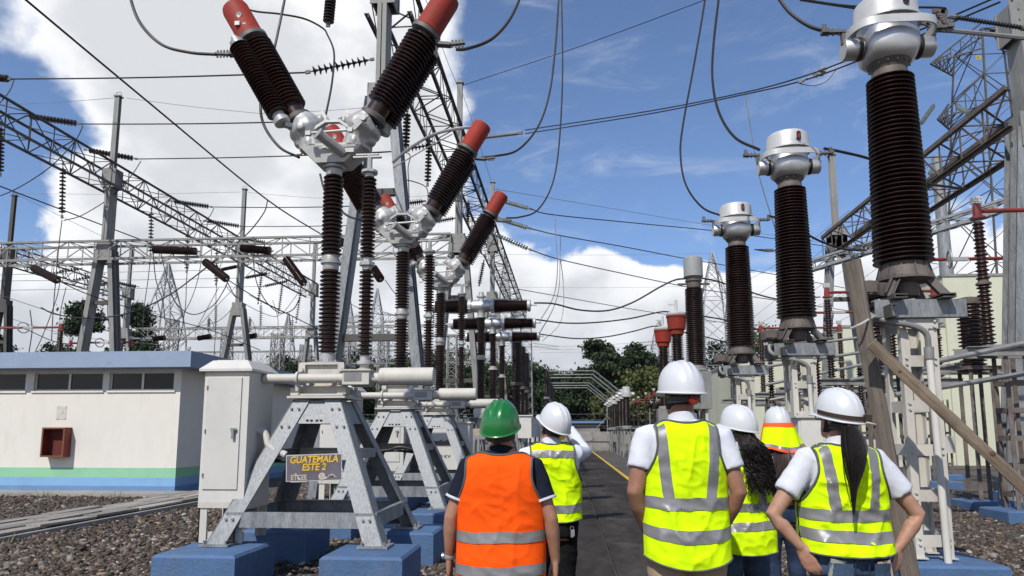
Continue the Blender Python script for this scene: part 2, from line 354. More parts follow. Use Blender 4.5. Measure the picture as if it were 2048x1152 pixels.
# hills far behind
def hills(name, Y, xs, f, seed):
    b = MB(); rows = []
    for k, t in enumerate((0, 0.35, 0.7, 1.0, 1.0)):
        row = []
        for i, x in enumerate(xs):
            hgt = f(x)
            yy = Y + (0, 500, 900, 1300, 2600)[k]
            zz = hgt * (0, 0.45, 0.8, 1.0, 0.0)[k] - 4
            zz += (0 if k in (0, 4) else 22 * mnoise.noise(Vector((x * 0.004 + seed, k * 1.7, seed))))
            row.append((x, yy, zz))
        rows.append(row)
    b.grid(rows); return tag(b.build(name, M['hill'], smooth=0), kind='structure', label='hazy blue mountain ridge far behind the trees')
xs = np.linspace(-5200, 5200, 120)
def ridge(x):
    a = 330 * math.exp(-((x + 350) / 700.0) ** 2) + 250 * math.exp(-((x - 900) / 500.0) ** 2) + 300 * math.exp(-((x + 3300) / 900.0) ** 2) + 280 * math.exp(-((x - 3500) / 1100.0) ** 2) + 90
    return a + 35 * mnoise.noise(Vector((x * 0.003, 3.3, 0))) + 16 * mnoise.noise(Vector((x * 0.011, 1.3, 0)))
hills('hills', 3600, list(xs), ridge, 1.0)

# trees ------------------------------------------------------------
def leaf_mat(name, col):
    m = mat(name, col, 0.7, 0, 0.45, 0.6, rnd=0.12, spec=0.25); b = m.node_tree.nodes['Principled BSDF']; return m
M['leaf_dark'] = leaf_mat('leaf_dark', (0.027, 0.044, 0.017))
M['leaf_mid'] = leaf_mat('leaf_mid', (0.050, 0.080, 0.026))
M['leaf_yellow'] = leaf_mat('leaf_yellow', (0.085, 0.10, 0.028))
M['bark'] = mat('bark', (0.09, 0.07, 0.055), 0.9, 0, 0.3, 4, bump=0.4)
def tree(loc, h, rad, kind, leaf, label, seed, n=2600, leaf_size=0.215, base=0.25, group='trees beyond the yard'):
    rng = np.random.default_rng(seed)
    t = thing('tree', label, 'tree', loc, group)
    tb = MB(); r0 = 0.03 * h + 0.06
    lean = rng.uniform(-0.04, 0.04, 2) * h
    tb.tube([(0, 0, -0.1), (lean[0] * .3, lean[1] * .3, h * 0.35), (lean[0], lean[1], h * 0.92)], [r0, r0 * 0.65, 0.03], 8)
    cl = []; 
    if kind == 'conifer':
        nl = int(h * 3.0)
        for i in range(nl):
            f = rng.uniform(base, 1.0); rr = rad * (1 - ((f - base) / (1 - base)) ** 1.25) ** 0.8 * rng.uniform(0.45, 1.12) + 0.25
            a = rng.uniform(0, 2 * math.pi); c = np.array([rr * math.cos(a) + lean[0] * f, rr * math.sin(a) + lean[1] * f, f * h + 0.06 * rr]); cl.append((c, rng.uniform(0.5, 1.0) * (0.22 * rad + 0.25), 0.42))
            if i % 3 == 0: tb.tube([(lean[0] * f, lean[1] * f, f * h - 0.3), tuple(c)], [0.05, 0.02], 5)
    elif kind == 'column':
        for i in range(int(h * 3.2)):
            f = rng.uniform(base, 1.0); rr = rad * min(1.0, 2.6 * (1 - f) + 0.15) * rng.uniform(0.3, 1.0)
            a = rng.uniform(0, 2 * math.pi); cl.append((np.array([rr * math.cos(a), rr * math.sin(a), f * h]), rng.uniform(0.5, 0.9), 0.75))
    else:
        for i in range(int(10 + h * 2.4)):
            u = rng.normal(size=3); u /= np.linalg.norm(u); q = rng.uniform(0.35, 1.0) ** 0.5
            c = np.array([u[0] * rad * q, u[1] * rad * q, h * (base + 1) / 2 + u[2] * h * (1 - base) / 2 * q]); cl.append((c, rng.uniform(0.55, 1.1) * (0.24 * rad + 0.2), 0.65))
            if i % 2 == 0: tb.tube([(lean[0] * .5, lean[1] * .5, h * 0.4 * rng.uniform(0.7, 1.3)), tuple(c * np.array([0.5, 0.5, 0.8]) + rng.normal(size=3) * 0.2), tuple(c)], [0.08, 0.05, 0.015], 5)
    tb.build('trunk', M['bark'], t)
    per = max(40, int(n * 2.8) // len(cl)); P = []
    for c, r, sq in cl:
        q = rng.normal(size=(per, 3)) * np.array([r, r, r * sq]) * 0.62; P.append(q + c)
    P = np.concatenate(P); m = len(P)
    a = rng.normal(size=(m, 3)); a /= np.linalg.norm(a, axis=1)[:, None]; b_ = rng.normal(size=(m, 3)); b_ = np.cross(a, b_); b_ /= np.linalg.norm(b_, axis=1)[:, None]
    s = (leaf_size * rng.uniform(0.5, 1.25, m))[:, None]
    vs = np.stack([P - a * s, P + b_ * s * 0.55, P + a * s, P - b_ * s * 0.55], 1).reshape(-1, 3)
    me = bpy.data.meshes.new('crown'); me.from_pydata(vs.tolist(), [], np.arange(m * 4).reshape(-1, 4).tolist()); me.update()
    obj('crown', me, M[leaf], t); return t
def tree_px(px, top, Y, rad, kind, leaf, label, seed, **k):
    p = at(px, top, Y); return tree((p.x, Y, 0), p.z, rad, kind, leaf, label, seed, **k)
tree_px(1200, 683, 82, 4.6, 'conifer', 'leaf_dark', 'tall dark ragged conifer rising highest at the end of the road', 11, n=6500, base=0.18, leaf_size=.27)
tree_px(1086, 738, 84, 3.6, 'round', 'leaf_dark', 'dark bushy tree just right of the three horizontal breaker heads', 12, n=3500)
tree_px(1122, 742, 90, 4.0, 'round', 'leaf_mid', 'rounded green tree behind the far bent bus pipes', 13, n=3500)
tree_px(1160, 748, 78, 3.4, 'round', 'leaf_dark', 'low dark tree left of the tallest ragged conifer', 14, n=3500)
tree_px(1268, 694, 86, 4.0, 'conifer', 'leaf_dark', 'dark conifer half hidden behind the red topped transformers', 15, n=5000, base=0.2, leaf_size=.27)
tree_px(1285, 742, 72, 4.6, 'round', 'leaf_yellow', 'yellowish green bushy tree beside the red topped transformers', 16, n=5200)
tree_px(1232, 766, 92, 4.4, 'round', 'leaf_mid', 'green tree in the gap right of the tallest conifer', 17, n=3500)
tree_px(1320, 720, 96, 4.5, 'round', 'leaf_dark', 'dark tree behind the tower near the red topped transformers', 18, n=3000)
for i, (px, top, Y, rad, lf, lab) in enumerate([
    (560, 712, 78, 4.2, 'leaf_dark', 'dark tree low behind the nearest breaker cabinet'), (620, 722, 84, 4.5, 'leaf_mid', 'green tree behind the nearest brown support column'),
    (700, 706, 80, 4.5, 'leaf_dark', 'dark tree between the nearest and second breaker columns'), (765, 720, 86, 4.6, 'leaf_mid', 'green tree behind the second breaker column'),
    (840, 698, 78, 4.4, 'leaf_mid', 'green tree behind the third breaker column'), (905, 706, 84, 4.5, 'leaf_dark', 'dark tree behind the leaning concrete prop'),
    (975, 712, 88, 4.5, 'leaf_mid', 'green tree behind the horizontal breaker columns'), (1035, 718, 80, 4.2, 'leaf_dark', 'dark tree behind the lattice mast left of the road'),
    (1460, 690, 88, 5.0, 'leaf_dark', 'dark tree behind the third white-headed transformer'), (1540, 655, 92, 5.4, 'leaf_mid', 'green tree left of the second white-headed transformer'),
    (1610, 668, 96, 5.0, 'leaf_dark', 'dark tree behind the second white-headed transformer'), (1385, 735, 90, 4.6, 'leaf_mid', 'green tree behind the bare-headed transformer column')]):
    tree_px(px, top, Y, rad, 'round', lf, lab, 30 + i, n=3200)
tree_px(158, 612, 62, 3.6, 'conifer', 'leaf_dark', 'layered dark cypress behind the blue roof, left of the gantry legs', 51, n=5200, base=0.1)
tree_px(276, 618, 64, 1.9, 'column', 'leaf_dark', 'narrow rounded dark cypress right of the gantry legs', 52, n=5200, base=0.1)
tree_px(-6, 672, 60, 2.8, 'conifer', 'leaf_dark', 'dark cypress at the left edge above the blue roof', 53, n=2600, base=0.1)

# concrete boundary wall with fence wires above
wl = thing('boundary_wall', 'stained concrete panel wall closing the far end of the road', 'wall', (0, 60, 0))
for i in range(22):
    x = -31 + i * 2.0
    part('wpanel', 'panel', M['concrete'], wl, lambda b: b.bx(-0.93, 0.93, -0.06, 0.06, 0, 1.62), (x, 0, 0))
    part('wpost', 'post', M['concrete'], wl, lambda b: b.bx(-0.09, 0.09, -0.11, 0.11, 0, 1.72), (x + 1.0, 0, 0))
fn = thing('wire_fence', 'thin wire fence on pipe posts above the far concrete wall', 'fence', (0, 60.6, 0))
for i in range(12):
    x = -29 + i * 3.6
    b = MB(); b.cyl((x, 0, 0), (x, 0, 3.3 if i % 3 else 4.2), 0.045, 6)
    if i % 3 == 0: b.cyl((x, 0, 2.9), (x - 1.1, 0, 1.7), 0.035, 6); b.cyl((x, 0, 2.9), (x + 1.1, 0, 1.7), 0.035, 6)
    b.build('post', M['galv_dull'], fn)
for z in (2.1, 2.6, 3.1): b = MB(); b.tube([(-31, 0, z), (12, 0, z)], 0.012, 4); b.build('strand', M['galv_dull'], fn)
b = MB(); b.bx(-6, 3, 66, 71, 0, 2.4); b.bx(-6.4, 3.4, 65.6, 71.4, 2.4, 2.6, mi=1)
tag(b.build('shed', [M['concrete'], M['s_blue']]), 'low grey shed with blue roof beyond the far wall', 'shed')

# ================================================================== control building at the left
bl = thing('control_building', 'low cream building with flat blue roof edge and striped base', 'building', (0, 0, 0))
WX = -9.8; WY = 17.1; wt = 0.2
wins = [(-14.74 - .15, -13.93), (-13.77, -11.89), (-11.72, -9.91 - 0.12)]
b = MB(); z0, z1, ztop = 2.58, 3.05, 3.13
b.bx(-24, WX, WY, WY + wt, 0, z0)
b.bx(-24, -15.9, WY, WY + wt, z0, z1)
edges = [(-15.8, -14.0), (-13.77, -11.89), (-11.72, -9.98)]
b = MB(); b.bx(-24, WX, WY, WY + wt, 0, z0); b.bx(-24, WX, WY, WY + wt, z1, ztop)
xs_ = [-24] + [q for e in edges for q in e] + [WX]
for i in range(0, len(xs_), 2): b.bx(xs_[i], xs_[i + 1], WY, WY + wt, z0, z1)
b.bx(WX - wt, WX, WY + wt, 26, 0, ztop); b.bx(-24, WX - wt, 25.8, 26, 0, ztop); b.bx(-24, -23.8, WY + wt, 25.8, 0, ztop)
b.build('wall', M['wall_cream'], bl, smooth=0)
b = MB(); b.bx(-23.7, WX - 0.3, WY + 0.6, 25.6, 0.001, 0.02); b.build('inner_floor', M['black'], bl, smooth=0)
for x0, x1 in edges:
    m_ = (x0 + x1) / 2
    f = MB(); 
    for a, c in ((x0, x0 + 0.045), (x1 - 0.045, x1), (m_ - 0.03, m_ + 0.03)): f.bx(a, c, WY + 0.05, WY + 0.11, z0, z1)
    f.bx(x0 + 0.045, m_ - 0.03, WY + 0.05, WY + 0.11, z0, z0 + 0.035); f.bx(m_ + 0.03, x1 - 0.045, WY + 0.05, WY + 0.11, z0, z0 + 0.035)
    f.bx(x0 + 0.045, m_ - 0.03, WY + 0.05, WY + 0.11, z1 - 0.03, z1); f.bx(m_ + 0.03, x1 - 0.045, WY + 0.05, WY + 0.11, z1 - 0.03, z1)
    wf = f.build('window', M['alu_white'], bl, smooth=0)
    for a, c in ((x0 + 0.045, m_ - 0.03), (m_ + 0.03, x1 - 0.045)):
        p = MB(); p.bx(a, c, WY + 0.075, WY + 0.085, z0 + 0.035, z1 - 0.03); p.build('pane', M['window_dark'], wf, smooth=0)
    s = MB(); s.bx(x0 - 0.04, x1 + 0.04, WY - 0.035, WY - 0.002, z0 - 0.05, z0 - 0.003); s.build('sill', M['wall_cream'], wf, smooth=0)
for nm, a, c, mt in (('blue_stripe', 0, 0.18, 's_blue'), ('sky_blue_stripe', 0.18, 0.39, 's_sky'), ('green_stripe', 0.39, 0.63, 's_green')):
    b = MB(); b.bx(-24, WX + 0.006, WY - 0.006, WY - 0.0005, a, c); b.bx(WX + 0.0005, WX + 0.006, WY - 0.0005, 26, a, c); b.build(nm, M[mt], bl, smooth=0)
b = MB(); b.bx(-24.6, -9.30, 16.6, 26.4, ztop, 3.53); rf = b.build('roof', M['fascia'], bl, smooth=0)
b = MB(); b.bx(-24.3, -9.6, 16.9, 26.1, 3.53, 3.56); b.build('roof_felt', M['concrete'], rf, smooth=0)
p_ = MB(); p_.bx(-24, -9.2, 16.15, 17.09, 0, 0.07); tag(p_.build('pavement', M['concrete'], smooth=0), kind='structure', label='narrow concrete apron along the cream building')
# red hydrant box and patch plate
hb = thing('wall_box', 'open dark red wooden box mounted on the cream wall', 'wall box', (-12.92, WY, 1.27))
b = MB(); w, h, d, t = 0.30, 0.37, 0.26, 0.03
b.bx(-w, -w + t, -d, -0.002, -h, h); b.bx(w - t, w, -d, -0.002, -h, h); b.bx(-w + t, w - t, -d, -0.002, h - t, h); b.bx(-w + t, w - t, -d, -0.002, -h, -h + t); b.build('case', mat('red_wood', (0.17, 0.022, 0.014), 0.6, 0, 0.25, 4), hb, smooth=0)
b = MB(); b.bx(-w + t, w - t, -0.03, -0.004, -h + t, h - t); b.build('back_board', mat('red_dark', (0.10, 0.012, 0.008), 0.7), hb, smooth=0)
b = MB()
for x in (-w - 0.004, w - 0.036): b.bx(x, x + 0.04, -d - 0.014, -d - 0.001, -h, h)
b.bx(-w + 0.036, w - 0.036, -d - 0.014, -d - 0.001, h - 0.04, h); b.bx(-w + 0.036, w - 0.036, -d - 0.014, -d - 0.001, -h, -h + 0.04); b.build('front_frame', mat('brown_trim', (0.15, 0.06, 0.025), 0.6), hb, smooth=0)
b = MB(); b.bx(-0.13, 0.13, -0.008, -0.001, -0.17, 0.17); b.bx(-0.05, 0.05, -0.014, -0.008, -0.03, 0.05)
for x in (-.1, .1):
    for z in (-.14, .14): b.bx(x - .03, x + .03, -0.013, -0.008, z - .03, z + .03)
tag(b.build('wall_plate', M['beige'], loc=(-12.95, WY, 2.02), smooth=0), 'small pale bolted plate above the red box', 'plate')

# timber cover of the cable trench
wk = thing('plank_walkway', 'weathered grey plank cover over the trench in the gravel', 'walkway', (-8.4, 0, 0))
rw = random.Random(5)
for c in range(4):
    y = 3.0 - c * 0.37
    while y < 16.0:
        ln = rw.uniform(1.1, 1.7); b = MB(); z = 0.075 + rw.uniform(0, 0.03); tl = rw.uniform(-0.025, 0.025)
        x0 = -0.56 + c * 0.275 + rw.uniform(-0.01, 0.01); x1 = x0 + rw.uniform(0.22, 0.265)
        b.hexa([(x0, y, z), (x1, y, z), (x1, y + ln, z + tl), (x0, y + ln, z + tl), (x0, y, z + 0.035), (x1, y, z + 0.035), (x1, y + ln, z + tl + 0.035), (x0, y + ln, z + tl + 0.035)])
        b.build('plank', M['wood_grey'], wk, smooth=0); y += ln + rw.uniform(0.005, 0.05)
for x in (-0.66, 0.58): b = MB(); b.bx(x, x + 0.08, 2.5, 16.1, 0, 0.075); b.build('kerb', M['concrete'], wk, smooth=0)
# ================================================================== porcelain, insulators
def shed_prof(r0, r1, core, n, L, alt=0.0, core1=None):
    """profile of a shedded porcelain body of length L: shed radius r0 (bottom) to r1 (top)"""
    core1 = core * r1 / r0 if core1 is None else core1
    pr = [(core, 0.0)]; p = L / n
    for i in range(n):
        f = (i + 0.5) / n; rs = (r0 + (r1 - r0) * f) * (1.0 if i % 2 == 0 or not alt else 1 - alt); rc = core + (core1 - core) * f; z = i * p
        pr += [(rc, z + p * 0.12), (rs - 0.004, z + p * 0.30), (rs, z + p * 0.42), (rs - 0.003, z + p * 0.52), (rc + (rs - rc) * 0.35, z + p * 0.64), (rc, z + p * 0.86)]
    pr.append((core1, L)); return pr
def bolts_ring(b, r, z, n, s=0.016, c=(0, 0)):
    for k in range(n):
        g = 2 * math.pi * (k + 0.5) / n; b.cyl((c[0] + r * math.cos(g), c[1] + r * math.sin(g), z - s), (c[0] + r * math.cos(g), c[1] + r * math.sin(g), z + s), s * 0.8, 6)

# ================================================================== the three V-shaped breakers
BX = -2.70
def text_mesh(body, size, shear=0.0, bold=0.0, extrude=0.0015, align='CENTER'):
    cu = bpy.data.curves.new('lettering', 'FONT'); cu.body = body; cu.size = size; cu.shear = shear; cu.offset = bold; cu.extrude = extrude; cu.align_x = align; cu.align_y = 'CENTER'
    o = bpy.data.objects.new('tmp', cu); COL.objects.link(o); dg = bpy.context.evaluated_depsgraph_get()
    me = bpy.data.meshes.new_from_object(o.evaluated_get(dg)); bpy.data.objects.remove(o); me.materials.clear(); return me
def lettering(body, size, mt, parent, loc, rot=(math.pi / 2, 0, 0), shear=0.0, bold=0.0, name='lettering', width=None):
    me = text_mesh(body, size, shear, bold)
    o = obj(name, me, mt, parent, loc, rot)
    if width:
        xs = [v.co.x for v in me.vertices]; w = max(xs) - min(xs)
        for v in me.vertices: v.co.x *= width / w
    return o
def pad(cx, cy, w, d, h, label, group, plinth=True):
    t = thing('foundation_pad', label, 'foundation', (cx, cy, 0), group)
    def f(b):
        e = 0.025
        b.hexa([(-w / 2, -d / 2, -0.1), (w / 2, -d / 2, -0.1), (w / 2, d / 2, -0.1), (-w / 2, d / 2, -0.1), (-w / 2, -d / 2, h - e), (w / 2, -d / 2, h - e), (w / 2, d / 2, h - e), (-w / 2, d / 2, h - e)])
        b.hexa([(-w / 2, -d / 2, h - e), (w / 2, -d / 2, h - e), (w / 2, d / 2, h - e), (-w / 2, d / 2, h - e), (-w / 2 + e, -d / 2 + e, h), (w / 2 - e, -d / 2 + e, h), (w / 2 - e, d / 2 - e, h), (-w / 2 + e, d / 2 - e, h)])
    part(('pad', w, d, h), 'block', M['blue_pad'], t, f, smooth=0)
    return t
def frame_part(b):
    s = 0.78; st = 0.30; z0, z1 = 0.42, 1.86; w = 0.205; tk = 0.014
    for sx in (-1, 1):
        for sy in (-1, 1):
            pass
def make_breaker(Y, ordn, first):
    gl = 'V-shaped circuit breakers in a row'
    t = thing('circuit_breaker', f'{ordn} V-shaped breaker with red-capped arms on a galvanised frame', 'circuit breaker', (BX, Y, 0), gl)
    s, st, z0, z1, w, tk = 0.90, 0.262, 0.405, 1.86, 0.20, 0.014; sY, stY = 0.80, 0.29
    def leg(sx, sy):
        def f(b):
            B = V(sx * s, sy * sY, z0); T = V(sx * st, sy * stY, z1); ax, ay = V(-sx, 0, 0), V(0, -sy, 0)
            wt = 0.185
            def slab(d1, d2, wb, wtp):
                q = [B, B + d1 * wb, B + d1 * wb + d2 * tk, B + d2 * tk, T, T + d1 * wtp, T + d1 * wtp + d2 * tk, T + d2 * tk]
                b.hexa([tuple(x) for x in q])
            slab(ax, ay, w, wt); slab(ay, ax, w, wt)
            for g in (0.02, 0.10):
                for fz, dx in ((0.93, 0.045), (0.93, 0.125), (0.80, 0.05), (0.80, 0.13), (0.16, 0.06), (0.16, 0.13)):
                    if g < 0.05:
                        p = B.lerp(T, fz) + ax * dx; b.cyl(p, p - ay * 0.022, 0.014, 6)
            p = V(sx * (s - 0.10), sy * (sY - 0.09), 0.395); b.box(p, (0.30, 0.28, 0.022))
            for dx, dy in ((-.11, -.1), (.11, -.1), (.11, .1), (-.11, .1)): b.cyl((p.x + dx, p.y + dy, 0.40), (p.x + dx, p.y + dy, 0.44), 0.014, 6)
        return f
    for sx in (-1, 1):
        for sy in (-1, 1): part(('brk_leg', sx, sy), 'leg', M['galv'], t, leg(sx, sy), smooth=0)
    def rail(fz, h, sides, inset=0.016):
        zc = z0 + (z1 - z0) * fz; q = s + (st - s) * fz; qy = sY + (stY - sY) * fz
        def f(b):
            o = q - inset; oy = qy - inset
            if 'f' in sides: b.channel((-q + .05, -oy, zc), (q - .05, -oy, zc), 0.06, h, 0.012, flip=-1)
            if 'b' in sides: b.channel((-q + .05, oy, zc), (q - .05, oy, zc), 0.06, h, 0.012, flip=1)
            if 'r' in sides: b.channel((o, -qy + .07, zc), (o, qy - .07, zc), 0.06, h, 0.012, flip=-1)
            if 'l' in sides: b.channel((-o, -qy + .07, zc), (-o, qy - .07, zc), 0.06, h, 0.012, flip=1)
        return f
    for k, sd in enumerate('fbrl'): part(('brk_low', sd), 'lower_rail', M['galv'], t, rail(0.155, 0.15, sd), smooth=0)
    for k, sd in enumerate('rl'): part(('brk_mid', sd), 'middle_rail', M['galv'], t, rail(0.60, 0.10, sd), smooth=0)
    part('brk_midb', 'middle_rail', M['beige_old'], t, rail(0.60, 0.10, 'b'), smooth=0)
    def gus(b):
        zb, zt, i = 1.60, 1.845, 0.017; X = lambda z: s + (st - s) * (z - z0) / (z1 - z0); Yq = lambda z: sY + (stY - sY) * (z - z0) / (z1 - z0)
        for sy in (-1, 1):
            b.hexa([(-X(zb) + .1, sy * (Yq(zb) - i), zb), (X(zb) - .1, sy * (Yq(zb) - i), zb), (X(zb) - .1, sy * (Yq(zb) - i - .012), zb), (-X(zb) + .1, sy * (Yq(zb) - i - .012), zb), (-X(zt) + .1, sy * (Yq(zt) - i), zt), (X(zt) - .1, sy * (Yq(zt) - i), zt), (X(zt) - .1, sy * (Yq(zt) - i - .012), zt), (-X(zt) + .1, sy * (Yq(zt) - i - .012), zt)])
            b.hexa([(sy * (X(zb) - i), -Yq(zb) + .1, zb), (sy * (X(zb) - i), Yq(zb) - .1, zb), (sy * (X(zb) - i - .012), Yq(zb) - .1, zb), (sy * (X(zb) - i - .012), -Yq(zb) + .1, zb), (sy * (X(zt) - i), -Yq(zt) + .1, zt), (sy * (X(zt) - i), Yq(zt) - .1, zt), (sy * (X(zt) - i - .012), Yq(zt) - .1, zt), (sy * (X(zt) - i - .012), -Yq(zt) + .1, zt)])
    part('brk_gus', 'gusset_plate', M['galv'], t, gus, smooth=0)
    def holes(b):
        for x in (-.075, -.03, .03, .075): b.box((x, -(sY + (stY - sY) * 0.845) - 0.0015 + 0.012, 1.635), (0.024, 0.012, 0.016))
    part('brk_hole', 'slot_holes', M['black'], t, holes, smooth=0)
    def head(b):
        b.box((0, 0, 1.885), (0.64, 0.68, 0.024)); b.box((0, 0, 1.912), (0.58, 0.62, 0.02)); b.box((0, 0.02, 1.97), (0.46, 0.44, 0.10))
        for sx in (-1, 1):
            for sy in (-1, 1):
                b.box((sx * 0.26, sy * 0.2, 1.955), (0.10, 0.14, 0.07)); b.cyl((sx * .27, sy * .22, 1.98), (sx * .27, sy * .22, 2.02), 0.022, 8)
        b.box((0, 0.03, 2.13), (0.36, 0.36, 0.24)); b.box((0, 0.03, 2.262), (0.50, 0.44, 0.024))
        for sx in (-1, 1):
            b.box((sx * 0.22, -0.17, 2.18), (0.07, 0.05, 0.15)); b.cyl((sx * .22, -.20, 2.19), (sx * .22, -.235, 2.19), 0.026, 8)
    part('brk_head', 'mounting_base', M['beige_old'], t, head, smooth=0.5)
    ty = -0.33
    def tub(b):
        b.cyl((-0.58, ty, 2.085), (0.30, ty, 2.085), 0.052, 16); b.cyl((-0.22, ty, 2.085), (-0.195, ty, 2.085), 0.075, 16); b.cyl((0.58, ty, 2.085), (0.74, ty, 2.085), 0.058, 16)
        b.box((-0.21, ty + 0.01, 2.0), (0.03, 0.05, 0.10))
        for q in (-0.14, 0.12): b.box((q, ty + .08, 2.085), (0.05, 0.12, 0.06))
    tb_ = part('brk_tube', 'drive_tube', M['beige_old'], t, tub)
    def bx_(b):
        b.box((0.46, ty, 2.085), (0.29, 0.20, 0.145)); b.box((0.46, ty, 2.165), (0.33, 0.24, 0.014)); b.box((0.46, ty + .14, 2.05), (0.2, 0.12, 0.1))
    gb_ = part('brk_gbox', 'gear_box', M['beige_old'], t, bx_, smooth=0)
    part('brk_plate', 'name_plate', M['cable_grey'], gb_, lambda b: b.box((0.43, ty - 0.1025, 2.09), (0.19, 0.004, 0.085)), smooth=0)
    part('brk_dash', 'damper_cylinder', M['beige_old'], t, lambda b: b.lathe([(0.085, 0), (0.094, 0.01), (0.096, 0.03), (0.096, 0.57), (0.090, 0.585), (0.0, 0.59)], 24, (0.70, ty, 2.10), (1, 0, 0)))
    # main support column
    def col1(b):
        b.lathe(shed_prof(0.118, 0.118, 0.075, 20, 0.955), 20, (0, 0, 2.40)); b.lathe(shed_prof(0.118, 0.118, 0.075, 20, 0.955), 20, (0, 0, 3.53))
    def fl1(b):
        b.lathe([(0.13, 0), (0.13, 0.02), (0.09, 0.03), (0.09, 0.12)], 20, (0, 0, 2.274))
        b.lathe([(0.088, 0), (0.092, 0.01), (0.092, 0.07), (0.115, 0.075), (0.115, 0.105), (0.092, 0.11), (0.092, 0.17), (0.088, 0.18)], 20, (0, 0, 3.353))
        b.lathe([(0.088, 0), (0.092, 0.01), (0.092, 0.08), (0.13, 0.085), (0.13, 0.115)], 20, (0, 0, 4.483))
        bolts_ring(b, 0.115, 2.30, 8)
        b.box((0, 0, 2.276), (0.34, 0.30, 0.012))
    c1 = part('brk_col1', 'support_column', M['porcelain'], t, col1); part('brk_fl1', 'flange', M['cast'], c1, fl1)
    dx, dy = 0.50, -0.25
    def col2(b):
        b.lathe(shed_prof(0.083, 0.083, 0.045, 21, 0.95), 16, (dx, dy, 2.34)); b.lathe(shed_prof(0.083, 0.083, 0.045, 21, 0.93), 16, (dx, dy, 3.43))
    def fl2(b):
        b.lathe([(0.075, 0), (0.075, 0.02), (0.05, 0.03), (0.05, 0.06), (0.085, 0.07), (0.085, 0.10), (0.052, 0.11), (0.052, 0.165)], 16, (dx, dy, 2.173))
        b.lathe([(0.055, 0), (0.055, 0.04), (0.088, 0.045), (0.088, 0.085), (0.055, 0.09), (0.055, 0.135)], 6, (dx, dy, 3.294))
        b.lathe([(0.055, 0), (0.055, 0.04), (0.095, 0.045), (0.095, 0.075), (0.03, 0.08), (0.03, 0.26)], 8, (dx, dy, 4.362))
        b.box((dx - 0.03, dy, 4.60), (0.32, 0.05, 0.018)); b.box((dx - 0.03, dy, 4.63), (0.26, 0.04, 0.016))
    c2 = part('brk_col2', 'drive_column', M['porcelain'], t, col2); part('brk_fl2', 'flange', M['cast'], c2, fl2)
    # central housing
    def hous(b):
        b.hexa([(-.17, -.15, 4.60), (.17, -.15, 4.60), (.17, .15, 4.60), (-.17, .15, 4.60), (-.37, -.17, 4.80), (.37, -.17, 4.80), (.37, .17, 4.80), (-.37, .17, 4.80)])
        b.box((0, 0, 4.815), (0.62, 0.30, 0.03))
        b.cyl((0.16, -0.15, 4.70), (-0.06, -0.38, 4.84), 0.058, 12); b.cyl((-.06, -.38, 4.84), (-.068, -.388, 4.845), 0.07, 12)
        b.cyl((-0.24, -0.30, 4.885), (0.33, -0.30, 4.915), 0.016, 8)
        b.box((-.21, -.30, 4.885), (0.06, 0.05, 0.05)); b.box((0.28, -.30, 4.91), (0.05, 0.05, 0.05))
        b.beam((0.31, -0.30, 4.92), (0.46, -0.27, 5.10), 0.035, 0.05); b.cyl((0.42, -.31, 5.055), (0.42, -.24, 5.055), 0.035, 10)
        b.beam((0.30, -0.27, 5.0), (0.37, -0.26, 5.07), 0.03, 0.05)
        b.box((0.22, -0.18, 4.72), (0.14, 0.03, 0.05)); b.cyl((-.38, -.05, 4.75), (-.46, -.05, 4.745), 0.018, 8)
        b.cyl((.17, 0, 4.70), (.50, -.2, 4.62), 0.028, 8)
    part('brk_hous', 'mechanism_housing', M['cast'], t, hous, smooth=0.5)
    def tagp(b): b.box((-0.07, -0.172, 4.77), (0.045, 0.003, 0.03))
    part('brk_tag', 'white_tag', M['alu_white'], t, tagp, smooth=0)
    A = R(30.5)
    for sx in (-1, 1):
        ux = V(sx * math.sin(A), 0, math.cos(A)); base = V(sx * 0.44, 0, 5.17)
        def casting():
            b = MB()
            b.tube([(sx * .25, 0, 4.80), (sx * .255, 0, 4.85), (sx * .285, 0, 4.93), (sx * .33, 0, 5.03), (sx * .36, 0, 5.09), (sx * .40, 0, 5.15), tuple(base)], [.172, .165, .165, .218, .212, .168, .155], 14)
            b.tube([(sx * .39, 0, 4.86), (sx * .38, 0, 5.0), (sx * .34, 0, 5.06)], [.10, .13, .14], 12)
            b.tube([(sx * .33, -.02, 5.04), (sx * .22, -.02, 5.14), (sx * .13, -.02, 5.185)], [.15, .10, .07], 12)
            b.tube([(sx * .35, -.225, 5.02), (sx * .35, 0, 5.02)], [.045, .07], 10)
            b.tube([(sx * .27, -.175, 4.86), (sx * .27, -.08, 4.86)], [.03, .03], 10)
            b.cyl((sx * .385, -.01, 4.84), (sx * .385, -.01, 4.90), .085, 14)
            return remeshed(b, 0.012, 7, 'casting')
        obj('arm_casting', cached(('brk_cast', sx), casting), M['cast'], t)
        def yoke(b, sx=sx):
            p = V(sx * 0.135, -0.03, 5.185); d = V(sx * -0.5, 0, 0.86)
            b.beam(p + V(sx * -.02, 0, -.045), p + V(sx * .05, 0, .075), 0.10, 0.055, up=V(0, 1, 0))
            b.beam((sx * .09, -.10, 5.11), (sx * .25, -.12, 4.99), 0.06, 0.03); b.beam((0, -.10, 5.11), (sx * .10, -.10, 5.11), 0.06, 0.03); b.beam((sx * .07, -.07, 5.12), (sx * .11, -.03, 5.17), 0.02, 0.08)
        part(('brk_yoke', sx), 'yoke_link', M['cast'], t, yoke, smooth=0.4)
        def arm(b, o=base, u=ux): b.lathe(shed_prof(0.182, 0.195, 0.13, 20, 0.96), 24, o + u * 0.20, u)
        ar = part(('brk_arm', sx), 'interrupter_arm', M['porcelain'], t, arm)
